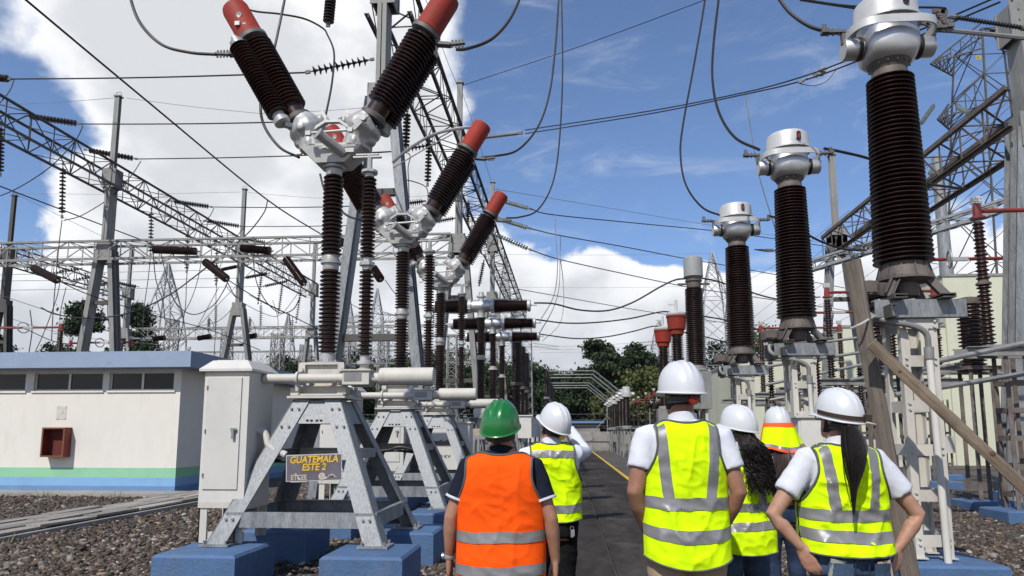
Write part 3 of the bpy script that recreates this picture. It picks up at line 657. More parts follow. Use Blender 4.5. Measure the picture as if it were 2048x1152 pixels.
        def armfl(b, o=base, u=ux):
            b.lathe([(0.10, -0.02), (0.165, 0.0), (0.168, 0.05), (0.15, 0.06), (0.14, 0.07)], 24, o, u)
            b.lathe([(0.16, 1.20), (0.185, 1.21), (0.185, 1.26), (0.13, 1.27)], 24, o, u); b.beam(o + u * 1.23 + V(sx * .10, 0, -.05), o + u * 1.23 + V(sx * .16, 0, -.15), .09, .04)
            d, a, q = frame(u); q = V(0, -1, 0)
            if sx < 0:
                pass
            e = o + u * 1.23 + V(sx * .13, 0, -.145); b.beam(e, e + V(sx * 0.17, 0, -0.02), 0.09, 0.035); b.beam(e + V(sx * .13, 0, -.02), e + V(sx * 0.34, 0, 0.0), 0.05, 0.022)
            for k in range(4): c = e + V(sx * (.19 + .04 * k), 0, -.005); b.cyl(c - V(0, 0, .045), c + V(0, 0, .045), 0.013, 6)
        part(('brk_armfl', sx), 'end_flange', M['hardware'], ar, armfl)
        def coll(b, o=base, u=ux):
            b.lathe([(0.128, 0.06), (0.128, 0.21)], 24, o, u); b.lathe([(0.125, 1.15), (0.125, 1.215)], 24, o, u)
        part(('brk_coll', sx), 'ribbed_collar', M['porcelain'], ar, coll)
        def cap(b, o=base, u=ux): b.lathe([(0.165, 1.262), (0.172, 1.275), (0.166, 1.30), (0.160, 1.32), (0.160, 1.70), (0.148, 1.745), (0.11, 1.765), (0.0, 1.77)], 24, o, u)
        rc = part(('brk_cap', sx), 'red_cap', M['red'], t, cap)
        if sx < 0:
            def gau(b, o=base, u=ux):
                c = o + u * 1.52 + V(0.03, -0.14, 0); b.lathe([(0.0, 0), (0.034, 0.0), (0.036, 0.02), (0.03, 0.026), (0.0, 0.02)], 16, c, (0, -1, -0.2)); b.cyl(c + V(0.01, 0, -.03), c + V(0.01, 0.01, -.10), 0.008, 6)
                b.box(c + V(-0.01, -.01, -.115), (0.06, 0.05, 0.05)); b.cyl(c + V(0.05, 0, -.12), c + V(0.09, 0, -.12), 0.022, 8)
            part('brk_gau', 'pressure_gauge', M['cast'], rc, gau)
        # grading capacitor beside the arm
        off = V(sx * 0.12, -0.20, -0.10) if sx < 0 else V(0.05, 0.26, -0.05)
        def capa(b, o=base + off, u=ux): b.lathe(shed_prof(0.125, 0.125, 0.075, 24, 1.02), 18, o + u * 0.12, u)
        cp = part(('brk_capa', sx), 'grading_capacitor', M['porcelain'], t, capa)
        def capf(b, o=base + off, u=ux):
            b.lathe([(0.07, -0.02), (0.095, 0.0), (0.095, 0.05), (0.075, 0.06), (0.075, 0.12)], 16, o, u); b.lathe([(0.075, 1.14), (0.085, 1.15), (0.085, 1.20), (0.05, 1.22), (0.04, 1.27), (0.0, 1.28)], 16, o, u)
            b.beam(o + u * -.02, o - off * .9 + u * -.10, 0.08, 0.05); b.beam(o + u * 1.2, o - off * .7 + u * 1.22, 0.06, 0.04)
        part(('brk_capf', sx), 'capacitor_fitting', M['cast'], cp, capf)
    # control cabinet beside the frame
    k = thing('control_cabinet', f'grey control cabinet beside the {ordn.split()[0]} V-shaped breaker', 'cabinet', (BX, Y, 0), 'breaker cabinets')
    x0, x1, y0, y1 = -1.08, -0.60, -0.65, -0.05
    part('cab_body', 'body', M['beige'], k, lambda b: b.bx(x0, x1, y0, y1, 0.80, 2.14), smooth=0)
    def door(b):
        b.bx(x0 + .035, x1 - .075, y0 - .014, y0 - .001, 0.93, 2.075)
    dr = part('cab_door', 'door', M['beige'], k, door, smooth=0)
    def hnd(b):
        b.lathe([(0.03, 0), (0.03, .012), (0.0, .014)], 12, (x1 - .13, y0 - .014, 1.52), (0, -1, 0)); b.bx(x1 - .145, x1 - .120, y0 - .045, y0 - .026, 1.44, 1.55); b.bx(x1 - .16, x1 - .10, y0 - .04, y0 - .026, 1.53, 1.55)
    part('cab_hnd', 'handle', M['galv'], dr, hnd)
    part('cab_hinge', 'hinge', M['galv'], dr, lambda b: [b.cyl((x0 + .04, y0 - .02, z), (x0 + .04, y0 - .02, z + .04), .008, 6) for z in (1.05, 1.5, 1.95)])
    def roof(b):
        e = .045; b.bx(x0 - e, x1 + e, y0 - e, y1 + e, 2.14, 2.165)
        b.hexa([(x0 - e, y0 - e, 2.165), (x1 + e, y0 - e, 2.165), (x1 + e, y1 + e, 2.165), (x0 - e, y1 + e, 2.165), (x0 + .05, y0 + .05, 2.26), (x1 - .05, y0 + .05, 2.26), (x1 - .05, y1 - .05, 2.26), (x0 + .05, y1 - .05, 2.26)])
        b.bx(x0 + .08, x1 - .08, y0 + .08, y1 - .08, 2.26, 2.268)
    part('cab_roof', 'roof', M['beige'], k, roof, smooth=0)
    def feet(b):
        for xx in (x0 + .01, x1 - .09):
            for yy, s_ in ((y0 + .01, 1), (y1 - .02, -1)):
                b.bx(xx, xx + .085, yy, yy + .012, 0.39, 0.80); b.bx(xx, xx + .012, yy, yy + .08 * s_, 0.39, 0.80) if s_ > 0 else b.bx(xx, xx + .012, yy - .08, yy, 0.39, 0.80)
        b.bx(x0, x1, y0 + .03, y0 + .05, 0.42, 0.50); b.bx(x0, x1, y0 - .004, y0 + .02, 0.74, 0.80); b.bx(x1 - .02, x1 + .005, y0, y1, 0.72, 0.80)
    part('cab_feet', 'leg_frame', M['beige_old'], k, feet, smooth=0)
    def elb(b): b.tube(spline([(x1, -.40, 1.52), (x1 + .06, -.40, 1.52), (x1 + .11, -.42, 1.46), (x1 + .16, -.44, 1.36), (x1 + .34, -.44, 1.27)], 5), 0.036, 10)
    part('cab_elb', 'conduit_elbow', M['beige_old'], k, elb)
    grp = 'blue breaker pads'
    nm = ordn.split()[0]
    pad(BX - .755, Y - .84, .80, .90, 0.38, f'blue concrete pad under the left front foot of the {nm} breaker', grp)
    pad(BX + .815, Y - .86, .77, .82, 0.38, f'blue concrete pad under the right front foot of the {nm} breaker', grp)
    pad(BX + .78, Y + .72, .80, .80, 0.38, f'blue concrete pad under the right rear foot of the {nm} breaker', grp)
    pad(BX - .70, Y + .76, .80, .80, 0.38, f'blue concrete pad under the left rear foot of the {nm} breaker', grp)
    return t
for i, (Y, o) in enumerate(((7.7, 'nearest'), (11.2, 'second'), (14.7, 'third'))): make_breaker(Y, o, i == 0)

# signs on the frames
def sign(loc, w, h, label, rz, ry, lines, fade=False):
    t = thing('sign', label, 'sign', loc); t.rotation_euler = (0, ry, rz)
    b = MB(); b.box((0, 0, 0), (w, 0.006, h)); b.build('board', mat('sign_edge', (0.42, 0.42, 0.43), 0.5), t, smooth=0)
    b = MB(); b.box((0, -0.005, 0.0), (w - .02, 0.003, h - .022)); b.build('face', mat('sign_face', (0.105, 0.095, 0.115) if not fade else (0.30, 0.30, 0.31), 0.45, 0, 0.25, 3, dirt=(0.22, 0.21, 0.22), dirt_lo=.5, dirt_hi=.8), t, smooth=0)
    ym = mat('sign_yellow', (0.68, 0.42, 0.02) if not fade else (0.55, 0.40, 0.15), 0.5, 0, 0.1, 6); gm = mat('sign_logo', (0.48, 0.43, 0.36), 0.5)
    for s_, z, wd in lines: lettering(s_, 0.098 * h / 0.272, ym, t, (0, -0.009, z), shear=0.18, bold=0.0022 * h / 0.272, width=wd)
    if not fade:
        lettering('ETCEE', 0.072, gm, t, (-.155, -.009, -.098), bold=0.002, name='logo_lettering', width=.165)
        b = MB(); b.box((-.155, -.0085, -.140), (.17, .004, .006)); b.hexa([(-.20, -.0085, -.055), (-.19, -.0085, -.05), (-.135, -.0085, -.115), (-.15, -.0085, -.118), (-.20, -.0075, -.055), (-.19, -.0075, -.05), (-.135, -.0075, -.115), (-.15, -.0075, -.118)]); b.build('logo_bars', gm, t, smooth=0)
        b = MB(); b.lathe([(0.020, 0), (0.034, 0), (0.034, .002), (0.020, .002), (0.020, 0)], 20, (.085, -.0075, -.088), (0, -1, 0)); b.lathe([(0.0, 0.002), (0.012, 0.002), (0.012, 0)], 12, (.085, -.0075, -.088), (0, -1, 0))
        wv = [(.055, -.118), (.08, -.128), (.12, -.12), (.16, -.098), (.20, -.085), (.235, -.11)]
        wv2 = [(.055, -.110), (.08, -.115), (.12, -.098), (.16, -.078), (.20, -.070), (.24, -.108)]
        b.grid([[(x, -.0085, z) for x, z in wv], [(x, -.0085, z) for x, z in wv2]]); b.box((.14, -.0085, -.14), (.17, .004, .005)); b.build('emblem', gm, t, smooth=0)
        lettering('INDE', 0.03, mat('sign_dark', (0.12, 0.11, 0.12), 0.5), t, (.165, -.010, -.092), shear=.2, name='emblem_lettering')
    return t
p = at(628, 935, 7.12)
sign(p, 0.585, 0.272, 'grey sign GUATEMALA ESTE 2 in yellow hung in the nearest frame', 0.02, -0.035, (('GUATEMALA', 0.080, .50), ('ESTE 2', 0.002, .25)))
for q in (-.2, .2):
    pass
b = MB(); b.tube(spline([(BX - .40, 7.30, 1.21), (BX - .1, 7.22, 1.22), (BX + .02, 7.2, 1.265), (BX + .2, 7.2, 1.24), (BX + .46, 7.25, 1.20)], 6), 0.022, 8); b.tube(spline([(BX - .34, 7.34, 1.2), (BX + .05, 7.26, 1.23), (BX + .45, 7.3, 1.19)], 6), 0.018, 8)
tag(b.build('cable_bundle', M['black']), 'black cables lying across the nearest frame above the sign', 'cables')
b = MB(); b.tube(spline([(BX - .40, 10.80, 1.21), (BX - .05, 10.72, 1.24), (BX + .15, 10.7, 1.285), (BX + .46, 10.75, 1.21)], 6), 0.026, 8); b.tube(spline([(BX - .38, 10.84, 1.2), (BX + .05, 10.78, 1.23), (BX + .45, 10.8, 1.19)], 6), 0.02, 8)
tag(b.build('cable_bundle', M['black']), 'black cables lying across the second galvanised frame', 'cables')
# ================================================================== white-headed current transformers on lattice pedestals (right row)
CX_ = 3.60
def lattice_pedestal(t, key, w, d, z0, z1, bars, lw, bh, mt, lean=0.0):
    for i, (sx, sy) in enumerate(((-1, -1), (1, -1), (1, 1), (-1, 1))):
        def f(b, sx=sx, sy=sy):
            x, y = sx * w / 2, sy * d / 2; tk = 0.012
            b.bx(min(x, x - sx * lw), max(x, x - sx * lw), min(y, y - sy * tk), max(y, y - sy * tk), z0, z1); b.bx(min(x, x - sx * tk), max(x, x - sx * tk), min(y - sy * tk, y - sy * lw), max(y - sy * tk, y - sy * lw), z0, z1)
            for zb in bars:
                for dz in (-.03, .03): b.cyl((x - sx * lw * .5, y, zb + dz), (x - sx * lw * .5, y + sy * 0.018, zb + dz), 0.014, 6)
            b.box((x - sx * lw / 2, y - sy * lw / 2, z0 + .006), (lw + .05, lw + .05, 0.012))
        part((key, 'leg', i), 'leg', mt, t, f, smooth=0)
    for k, zb in enumerate(bars):
        def g(b, zb=zb):
            i = 0.0135
            for sy in (-1, 1): b.box((0, sy * (d / 2 - i - .006), zb), (w - .03, 0.012, bh))
            for sx in (-1, 1): b.box((sx * (w / 2 - i - .006), 0, zb), (0.012, d - .06, bh))
        part((key, 'bar', k), 'tie_bar', mt, t, g, smooth=0)
def make_ct(Y, ordn):
    t = thing('current_transformer', f'{ordn} current transformer with silver head and tall brown porcelain', 'transformer', (CX_, Y, 0), 'silver-headed current transformers')
    pw, pd = 0.36, 0.42
    lattice_pedestal(t, 'ct', pw, pd, 0.27, 2.66, (0.44, 0.88, 1.33, 1.77, 2.23), 0.078, 0.115, M['beige_old'])
    def capb(b): b.box((0, -pd / 2 - .008, 2.61), (0.38, 0.014, 0.10)); b.box((0, pd / 2 + .008, 2.61), (0.38, 0.014, 0.10)); [b.cyl((x, -pd / 2 - .015, z), (x, -pd / 2 - .035, z), .016, 6) for x in (-.15, .15) for z in (2.58, 2.64)]
    part('ct_cap', 'cap_plate', M['beige_old'], t, capb, smooth=0)
    for k, sy in enumerate((-1, 1)):
        def ch(b, sy=sy): b.channel((-0.46 + .02, sy * 0.27, 2.765), (0.46, sy * 0.27, 2.765), 0.09, 0.185, 0.014, flip=-1 if sy < 0 else 1)
        part(('ct_ch', sy), 'cross_channel', M['galv'], t, ch, smooth=0)
    def ch2(b):
        for x in (-.30, .30): b.channel((x, -0.40, 2.875), (x, 0.40, 2.875), 0.13 , 0.045, 0.012, flip=1 if x < 0 else -1)
        b.channel((-.36, -.45, 2.72), (-.36, .45, 2.72), 0.07, 0.13, 0.012)
    part('ct_ch2', 'bearer', M['steel_dark'], t, ch2, smooth=0)
    def legs(b):
        for sx in (-1, 1):
            for sy in (-1, 1): b.channel((sx * .30, sy * .24, 2.90), (sx * .16, sy * .15, 3.13), 0.05 * 1, 0.085, 0.012, up=V(sx, 0, 0.3), flip=1)
    part('ct_legs', 'splayed_feet', M['iron_brown'], t, legs, smooth=0)
    def skirt(b):
        b.lathe([(0.20, 3.08), (0.285, 3.10), (0.285, 3.125), (0.265, 3.13), (0.225, 3.285), (0.20, 3.29)], 24)
        for k in range(12):
            g = 2 * math.pi * k / 12; b.beam((0.27 * math.cos(g), 0.27 * math.sin(g), 3.13), (0.228 * math.cos(g), 0.228 * math.sin(g), 3.28), 0.012, 0.02)
        b.cyl((0, 0, 2.93), (0, 0, 3.09), 0.13, 16)
    part('ct_skirt', 'base_flange', M['iron_brown'], t, skirt)
    def tbox(b): b.lathe([(0.10, 0), (0.15, .02), (0.15, .14), (0.13, .17), (0.06, .18)], 8, (-.42, -.02, 2.92)); b.box((-.30, -.02, 3.0), (.16, .2, .14)); b.box((-.45, -.17, 3.02), (.17, .012, .12))
    part('ct_tbox', 'terminal_box', M['iron_brown'], t, tbox, smooth=0.4)
    part('ct_pair', 'pipe_guide', M['cable_grey'], t, lambda b: b.tube(spline([(-.44, -.05, 2.93), (-.46, -.12, 2.75), (-.34, -.26, 2.64), (-.10, -.30, 2.58), (.02, -.31, 2.50), (.04, -.30, 2.38), (.045, -.29, 2.28)], 6), 0.03, 10))
    cd = part('ct_cond', 'conduit', M['beige'], t, lambda b: b.cyl((.045, -.29, 2.30), (.07, -.30, 0.25), 0.034, 12)); part('ct_condc', 'coupling', M['cable_grey'], cd, lambda b: b.cyl((.045, -.29, 2.24), (.048, -.29, 2.36), 0.046, 12))
    por = part('ct_por', 'porcelain', M['porcelain'], t, lambda b: b.lathe(shed_prof(0.298, 0.242, 0.195, 42, 2.10), 28, (0, 0, 3.29)))
    part('ct_neck', 'neck_ring', M['iron_brown'], por, lambda b: (b.lathe([(0.185, 5.39), (0.18, 5.46), (0.175, 5.47), (0.185, 5.50), (0.225, 5.555), (0.16, 5.56)], 24), bolts_ring(b, 0.205, 5.525, 14, 0.012)))
    def head(b):
        n = 32
        prof = [(0.20, 5.545), (0.255, 5.575), (0.305, 5.635), (0.325, 5.72), (0.325, 5.81), (0.305, 5.87), (0.30, 5.94), (0.31, 5.985)]
        rows = []
        for r, z in prof:
            row = []
            for k in range(n):
                g = 2 * math.pi * k / n; q = 1.0
                if 5.6 < z < 5.9: q = 1.0 / max(abs(math.cos(g)), abs(math.sin(g))) ** 0.30 * 0.93
                row.append((r * q * math.cos(g), r * q * math.sin(g), z))
            rows.append(row)
        b.grid(rows, True); b.lathe([(0.26, 5.985), (0.0, 5.99)], n)
    hd = part('ct_head', 'head_tank', M['alu'], t, head, smooth=0.9)
    def dome(b): b.lathe([(0.30, 5.985), (0.362, 5.99), (0.362, 6.012), (0.335, 6.02), (0.33, 6.05), (0.324, 6.21), (0.314, 6.255), (0.28, 6.285), (0.18, 6.30), (0.0, 6.305)], 32)
    dm = part('ct_dome', 'dome_cover', M['alu_white'], t, dome)
    part('ct_bolts', 'bolt_ring', M['galv'], dm, lambda b: bolts_ring(b, 0.348, 5.995, 18, 0.014))
    part('ct_win', 'sight_glass', M['black'], dm, lambda b: (b.box((0.075, -0.318, 6.145), (0.066, 0.024, 0.09)), b.cyl((0.075, -.30, 6.190), (0.075, -.330, 6.190), .033, 12), b.cyl((0.075, -.30, 6.100), (0.075, -.330, 6.100), .033, 12)))
    part('ct_winr', 'gauge_strip', M['red'], dm, lambda b: b.box((0.075, -0.3315, 6.145), (0.03, 0.004, 0.075)), smooth=0)
    def band(b):
        pts = []
        for k in range(0, 41):
            g = math.pi + math.pi * 2 * k / 40; c, s_ = math.cos(g), math.sin(g)
            pts.append((0.455 * math.copysign(abs(c) ** 0.5, c), 0.375 * math.copysign(abs(s_) ** 0.7, s_)))
        b.grid([[(x, y, z) for x, y in pts] for z in (5.845, 5.935)]); b.grid([[(x * .965, y * .965, z) for x, y in pts] for z in (5.935, 5.845)]); b.grid([[(x * q, y * q, 5.935) for x, y in pts] for q in (1, .965)]); b.grid([[(x * q, y * q, 5.845) for x, y in pts] for q in (.965, 1)])
    part('ct_band', 'guard_band', M['alu_white'], t, band)
    for sx in (-1, 1):
        part(('ct_prim', sx), 'primary_terminal', M['alu'], t, lambda b, sx=sx: (b.lathe([(0.11, 0.26), (0.11, 0.33), (0.118, 0.34), (0.118, 0.465), (0.11, 0.48), (0.0, 0.482)], 24, (0, 0, 5.75), (sx, 0, 0)), bolts_ring(b, 0, 0, 1, .001)))
        part(('ct_primd', sx), 'dark_gasket', M['black'], t, lambda b, sx=sx: b.lathe([(0.13, 0.30), (0.13, 0.338)], 24, (0, 0, 5.75), (sx, 0, 0)))
        def lug(b, sx=sx):
            z = 5.965; b.box((sx * .47, 0, 5.90), (0.04, 0.06, 0.16)); b.box((sx * .56, -.01, z), (0.22, 0.06, 0.03)); b.box((sx * .67, -.01, z + .01), (0.07, 0.09, 0.05))
            for k in range(3): b.cyl((sx * (.52 + .06 * k), -.01, z - .04), (sx * (.52 + .06 * k), -.01, z + .04), .012, 6)
            for k in (0, 1): b.cyl((sx * (.655 + .03 * k), -.01, z), (sx * (.655 + .03 * k), -.01, z + .10), .012, 6)
        part(('ct_lug', sx), 'terminal_lug', M['hardware'], t, lug, smooth=0.4)
    part('ct_ear', 'lifting_eye', M['alu_white'], t, lambda b: (b.box((-.31, 0, 6.03), (.02, .05, .10)), b.box((.31, 0, 6.02), (.02, .05, .08))), smooth=0)
    pad(CX_ + .05, Y, 1.0, 0.95, 0.25, f'blue concrete pad under the {ordn} silver-headed transformer', 'blue pads of the transformer row')
    return t
for Y, o in ((7.62, 'nearest'), (11.15, 'second'), (14.7, 'third')): make_ct(Y, o)

# ================================================================== second bay: T-headed breakers (left) and instrument transformers (right)
def make_tbreaker(Y, ordn):
    t = thing('circuit_breaker', f'{ordn} of the T-shaped breakers with horizontal brown arms', 'circuit breaker', (-2.62, Y, 0), 'T-shaped circuit breakers')
    part('tb_col', 'support_column', M['porcelain'], t, lambda b: (b.lathe(shed_prof(0.15, 0.14, 0.10, 26, 1.28), 16, (0, 0, 2.42)), b.lathe(shed_prof(0.14, 0.13, 0.09, 26, 1.15), 16, (0, 0, 3.86))))
    part('tb_fl', 'flange', M['cast'], t, lambda b: (b.lathe([(0.12, 0), (0.17, .02), (0.17, .07), (0.12, .09), (.12, .16)], 16, (0, 0, 3.70)), b.lathe([(0.13, 0), (0.17, .02), (0.12, .06), (.12, .2)], 16, (0, 0, 5.0)), b.lathe([(0.2, 0), (0.2, .04), (0.13, .07), (.13, .14)], 16, (0, 0, 2.28))))
    part('tb_head', 'head_casting', M['alu'], t, lambda b: (b.lathe([(0.17, -.30), (0.195, -.22), (0.195, .22), (0.17, .30)], 24, (0, 0, 5.39), (1, 0, 0)), b.lathe([(0.10, 0), (0.10, .12), (0.15, .14), (0.15, .18), (.08, .20), (.08, .3)], 16, (0, 0, 5.53)), b.lathe([(0.11, 0), (0.13, .1), (0.15, .2)], 16, (0, 0, 5.12))))
    for sx in (-1, 1):
        part(('tb_arm', sx), 'interrupter_arm', M['porcelain'], t, lambda b, sx=sx: b.lathe(shed_prof(0.25, 0.205, 0.18, 30, 1.0, core1=.15), 20, (sx * .42, 0, 5.39), (sx, 0, 0)))
        def ring(b, sx=sx):
            b.lathe([(0.17, .30), (0.215, .31), (0.215, .35), (0.20, .41), (0.16, .42)], 24, (0, 0, 5.39), (sx, 0, 0))
            for k in range(12):
                g = 2 * math.pi * k / 12; b.beam((sx * .31, .21 * math.cos(g), 5.39 + .21 * math.sin(g)), (sx * .42, .2 * math.cos(g), 5.39 + .2 * math.sin(g)), .025, .02)
        part(('tb_ring', sx), 'clamp_ring', M['alu_white'], t, ring)
        part(('tb_end', sx), 'end_cap', M['alu_white'], t, lambda b, sx=sx: (b.lathe([(0.13, 1.42), (0.19, 1.43), (0.19, 1.51), (0.15, 1.53), (0.0, 1.54)], 20, (0, 0, 5.39), (sx, 0, 0)), b.box((sx * 1.62, 0, 5.40), (.2, .05, .04))))
    part('tb_base', 'mechanism_drum', M['beige_old'], t, lambda b: b.lathe([(0.0, -.22), (0.2, -.2), (0.2, .2), (0.0, .22)], 20, (0, 0, 2.12), (0, 1, 0)))
    def fr(b):
        for sx in (-1, 1):
            for sy in (-1, 1): b.angle((sx * .62, sy * .5, 0.3), (sx * .22, sy * .22, 1.95), 0.13, 0.014)
            b.beam((sx * .45, -.38, 1.0), (sx * .45, .38, 1.0), .06, .1)
        b.box((0, 0, 1.96), (.6, .6, .04))
        for y in (-.4, .4): b.beam((-.5, y, .8), (.5, y, .8), .06, .1)
    part('tb_fr', 'support_frame', M['galv'], t, fr, smooth=0)
    part('tb_pipe', 'conduit_bundle', M['cable_grey'], t, lambda b: [b.cyl((x, -.3, .4), (x * .6, -.18, 1.98), .022, 8) for x in (-.12, -.04, .04, .12)])
    k = thing('control_cabinet', f'grey box on posts beside the {ordn.split()[0]} T-shaped breaker', 'cabinet', (-2.62, Y, 0), 'boxes beside the T-shaped breakers')
    part('tbc_b', 'body', M['beige'], k, lambda b: b.bx(1.15, 1.55, -.25, .1, 1.35, 2.0), smooth=0); part('tbc_r', 'roof', M['beige'], k, lambda b: b.bx(1.11, 1.59, -.29, .14, 2.0, 2.03), smooth=0); part('tbc_l', 'stand', M['galv_dull'], k, lambda b: [b.beam((x, 0, 0), (x, 0, 1.35), .06) for x in (1.2, 1.5)], smooth=0)
    pad(-2.62, Y, 1.7, 1.4, 0.3, f'blue pad under the {ordn.split()[0]} T-shaped breaker', 'blue pads of the T-shaped breakers')
for Y, o in ((21.2, 'front one'), (24.7, 'middle one'), (28.2, 'rear one')): make_tbreaker(Y, o)
p = at(960, 868, 20.3)
sign((p.x, p.y, p.z), 0.62, 0.30, 'faded grey sign with orange lettering before the T-shaped breakers', 0, 0, (('GUATEMALA', 0.085, .5), ('NORTE 2', 0.0, .3)), True)
b = MB(); b.beam((p.x - .05, p.y + .02, 0.05), (p.x - .05, p.y + .02, p.z - .10), .07); tag(b.build('sign_post', M['galv_dull'], smooth=0), 'short steel post under the faded orange-lettered sign', 'post')
# plate with stencilled letters behind the third frame
p = at(888, 908, 18.0)
pl = thing('equipment_cabinet', 'pale cabinet with curved stencilled letters seen through the frames', 'cabinet', (p.x, 18.0, 0))
b = MB(); b.bx(-.65, .65, 0, .7, 0.35, 1.75); b.build('body', M['beige'], pl, smooth=0)
b = MB(); b.bx(-.70, .70, -.05, .75, 1.75, 1.79); b.build('roof', M['beige'], pl, smooth=0)
for i, ch in enumerate('SANTENOL'):
    a = math.pi * (1 - (i + .5) / 8.0); lettering(ch, 0.12, M['black'], pl, (.36 * math.cos(a), -.003, 0.98 + .30 * math.sin(a)), (math.pi / 2, -(a - math.pi / 2), 0), bold=.003)
lettering('50 KV', 0.11, M['black'], pl, (0, -.003, 0.90), bold=.002, width=.34)

def make_it(Y, ordn, red):
    lab = 'grey-capped brown current transformer standing tall before the road end' if not red else f'{ordn} red bucket-topped transformer beside the road'
    t = thing('instrument_transformer', lab, 'transformer', (3.86, Y, 0), 'transformers of the second bay')
    if not red:
        part('it_por', 'porcelain', M['porcelain'], t, lambda b: b.lathe(shed_prof(0.30, 0.27, 0.21, 40, 2.35), 20, (0, 0, 3.50)))
        part('it_cap', 'grey_cap', mat('cap_grey', (0.27, 0.28, 0.28), .6, 0, .25, 30), t, lambda b: b.lathe([(0.22, 6.145), (0.29, 6.20), (0.285, 6.25), (0.285, 6.72), (0.27, 6.78), (.18, 6.83), (0, 6.84)], 24))
        part('it_neck', 'neck', M['iron_brown'], t, lambda b: (b.lathe([(0.20, 5.85), (0.215, 5.86), (0.215, 6.04)], 20), b.lathe([(0.25, 6.05), (0.25, 6.10), (0.22, 6.11), (.22, 6.145)], 20, mi=0), b.box((-.33, 0, 5.98), (.3, .08, .05)), b.box((.33, 0, 5.98), (.3, .08, .05))))
        part('it_base', 'base_tank', M['galv_dull'], t, lambda b: (b.lathe([(0.34, 3.32), (0.34, 3.36), (0.28, 3.40), (0.27, 3.50)], 24), b.box((0, 0, 2.75), (.72, .72, 1.1))), smooth=.5)
        zt = 2.2
    else:
        part('itr_por', 'porcelain', M['porcelain'], t, lambda b: b.lathe(shed_prof(0.24, 0.21, 0.16, 40, 2.35), 18, (0, 0, 2.55)))
        part('itr_cap', 'red_bucket', M['red'], t, lambda b: b.lathe([(0.20, 4.90), (0.235, 4.92), (0.25, 5.06), (0.30, 5.10), (0.34, 5.52), (0.36, 5.53), (0.36, 5.58), (0.3, 5.6)], 24))
        part('itr_top', 'white_lid', M['alu_white'], t, lambda b: (b.lathe([(0.35, 5.585), (0.36, 5.60), (0.36, 5.66), (0.30, 5.71), (0, 5.73)], 24), b.cyl((0, 0, 5.72), (0, 0, 6.15), .05, 10), b.box((-.12, 0, 6.0), (.3, .06, .04))))
        part('itr_base', 'base_tank', M['galv_dull'], t, lambda b: (b.lathe([(0.25, 2.45), (0.25, 2.55)], 20), b.box((0, 0, 2.1), (.6, .6, .7))), smooth=.5)
        zt = 1.75
    lattice_pedestal(t, ('it', red), .5, .5, 0.2, zt, (.5, 1.0, 1.5), .08, .1, M['beige_old'])
    pad(3.86, Y, 1.1, 1.1, 0.2, f'blue pad under the {ordn} second-bay transformer', 'blue pads of the second bay transformers')
make_it(21.2, 'front', False); make_it(24.7, 'nearer', True); make_it(28.2, 'farther', True)
# ================================================================== gantries
def lattice_beam(label, p0, p1, w, h, n, mt, cs=0.10, ls=0.055, group=None):
    p0, p1 = Vector(p0), Vector(p1); t = thing('lattice_beam', label, 'lattice beam', p0, group); D = p1 - p0; L = D.length; d, a, u = frame(D)
    C = lambda f, sa, su: d * (L * f) + a * (sa * w / 2) + u * (su * h / 2)
    for sa, su in ((-1, -1), (1, -1), (1, 1), (-1, 1)):
        b = MB(); b.angle(C(0, sa, su), C(1, sa, su), cs, cs * 0.22, up=u * su + a * 0.001); b.build('chord', mt, t, smooth=0)
    b = MB()
    for i in range(n):
        f0, f1 = i / n, (i + 1) / n
        for sa in (-1, 1):
            b.beam(C(f0, sa, -1 if i % 2 else 1), C(f1, sa, 1 if i % 2 else -1), ls * .8, ls * .35, up=a); b.beam(C(f1, sa, -1), C(f1, sa, 1), ls * .8, ls * .35, up=a)
        for su in (-1, 1):
            b.beam(C(f0, -1 if i % 2 else 1, su), C(f1, 1 if i % 2 else -1, su), ls * .8, ls * .35, up=u)
            if i % 2: b.beam(C(f1, -1, su), C(f1, 1, su), ls * .8, ls * .35, up=u)
    tag(b.build('lacing', mt, t, smooth=0), kind='stuff'); return t
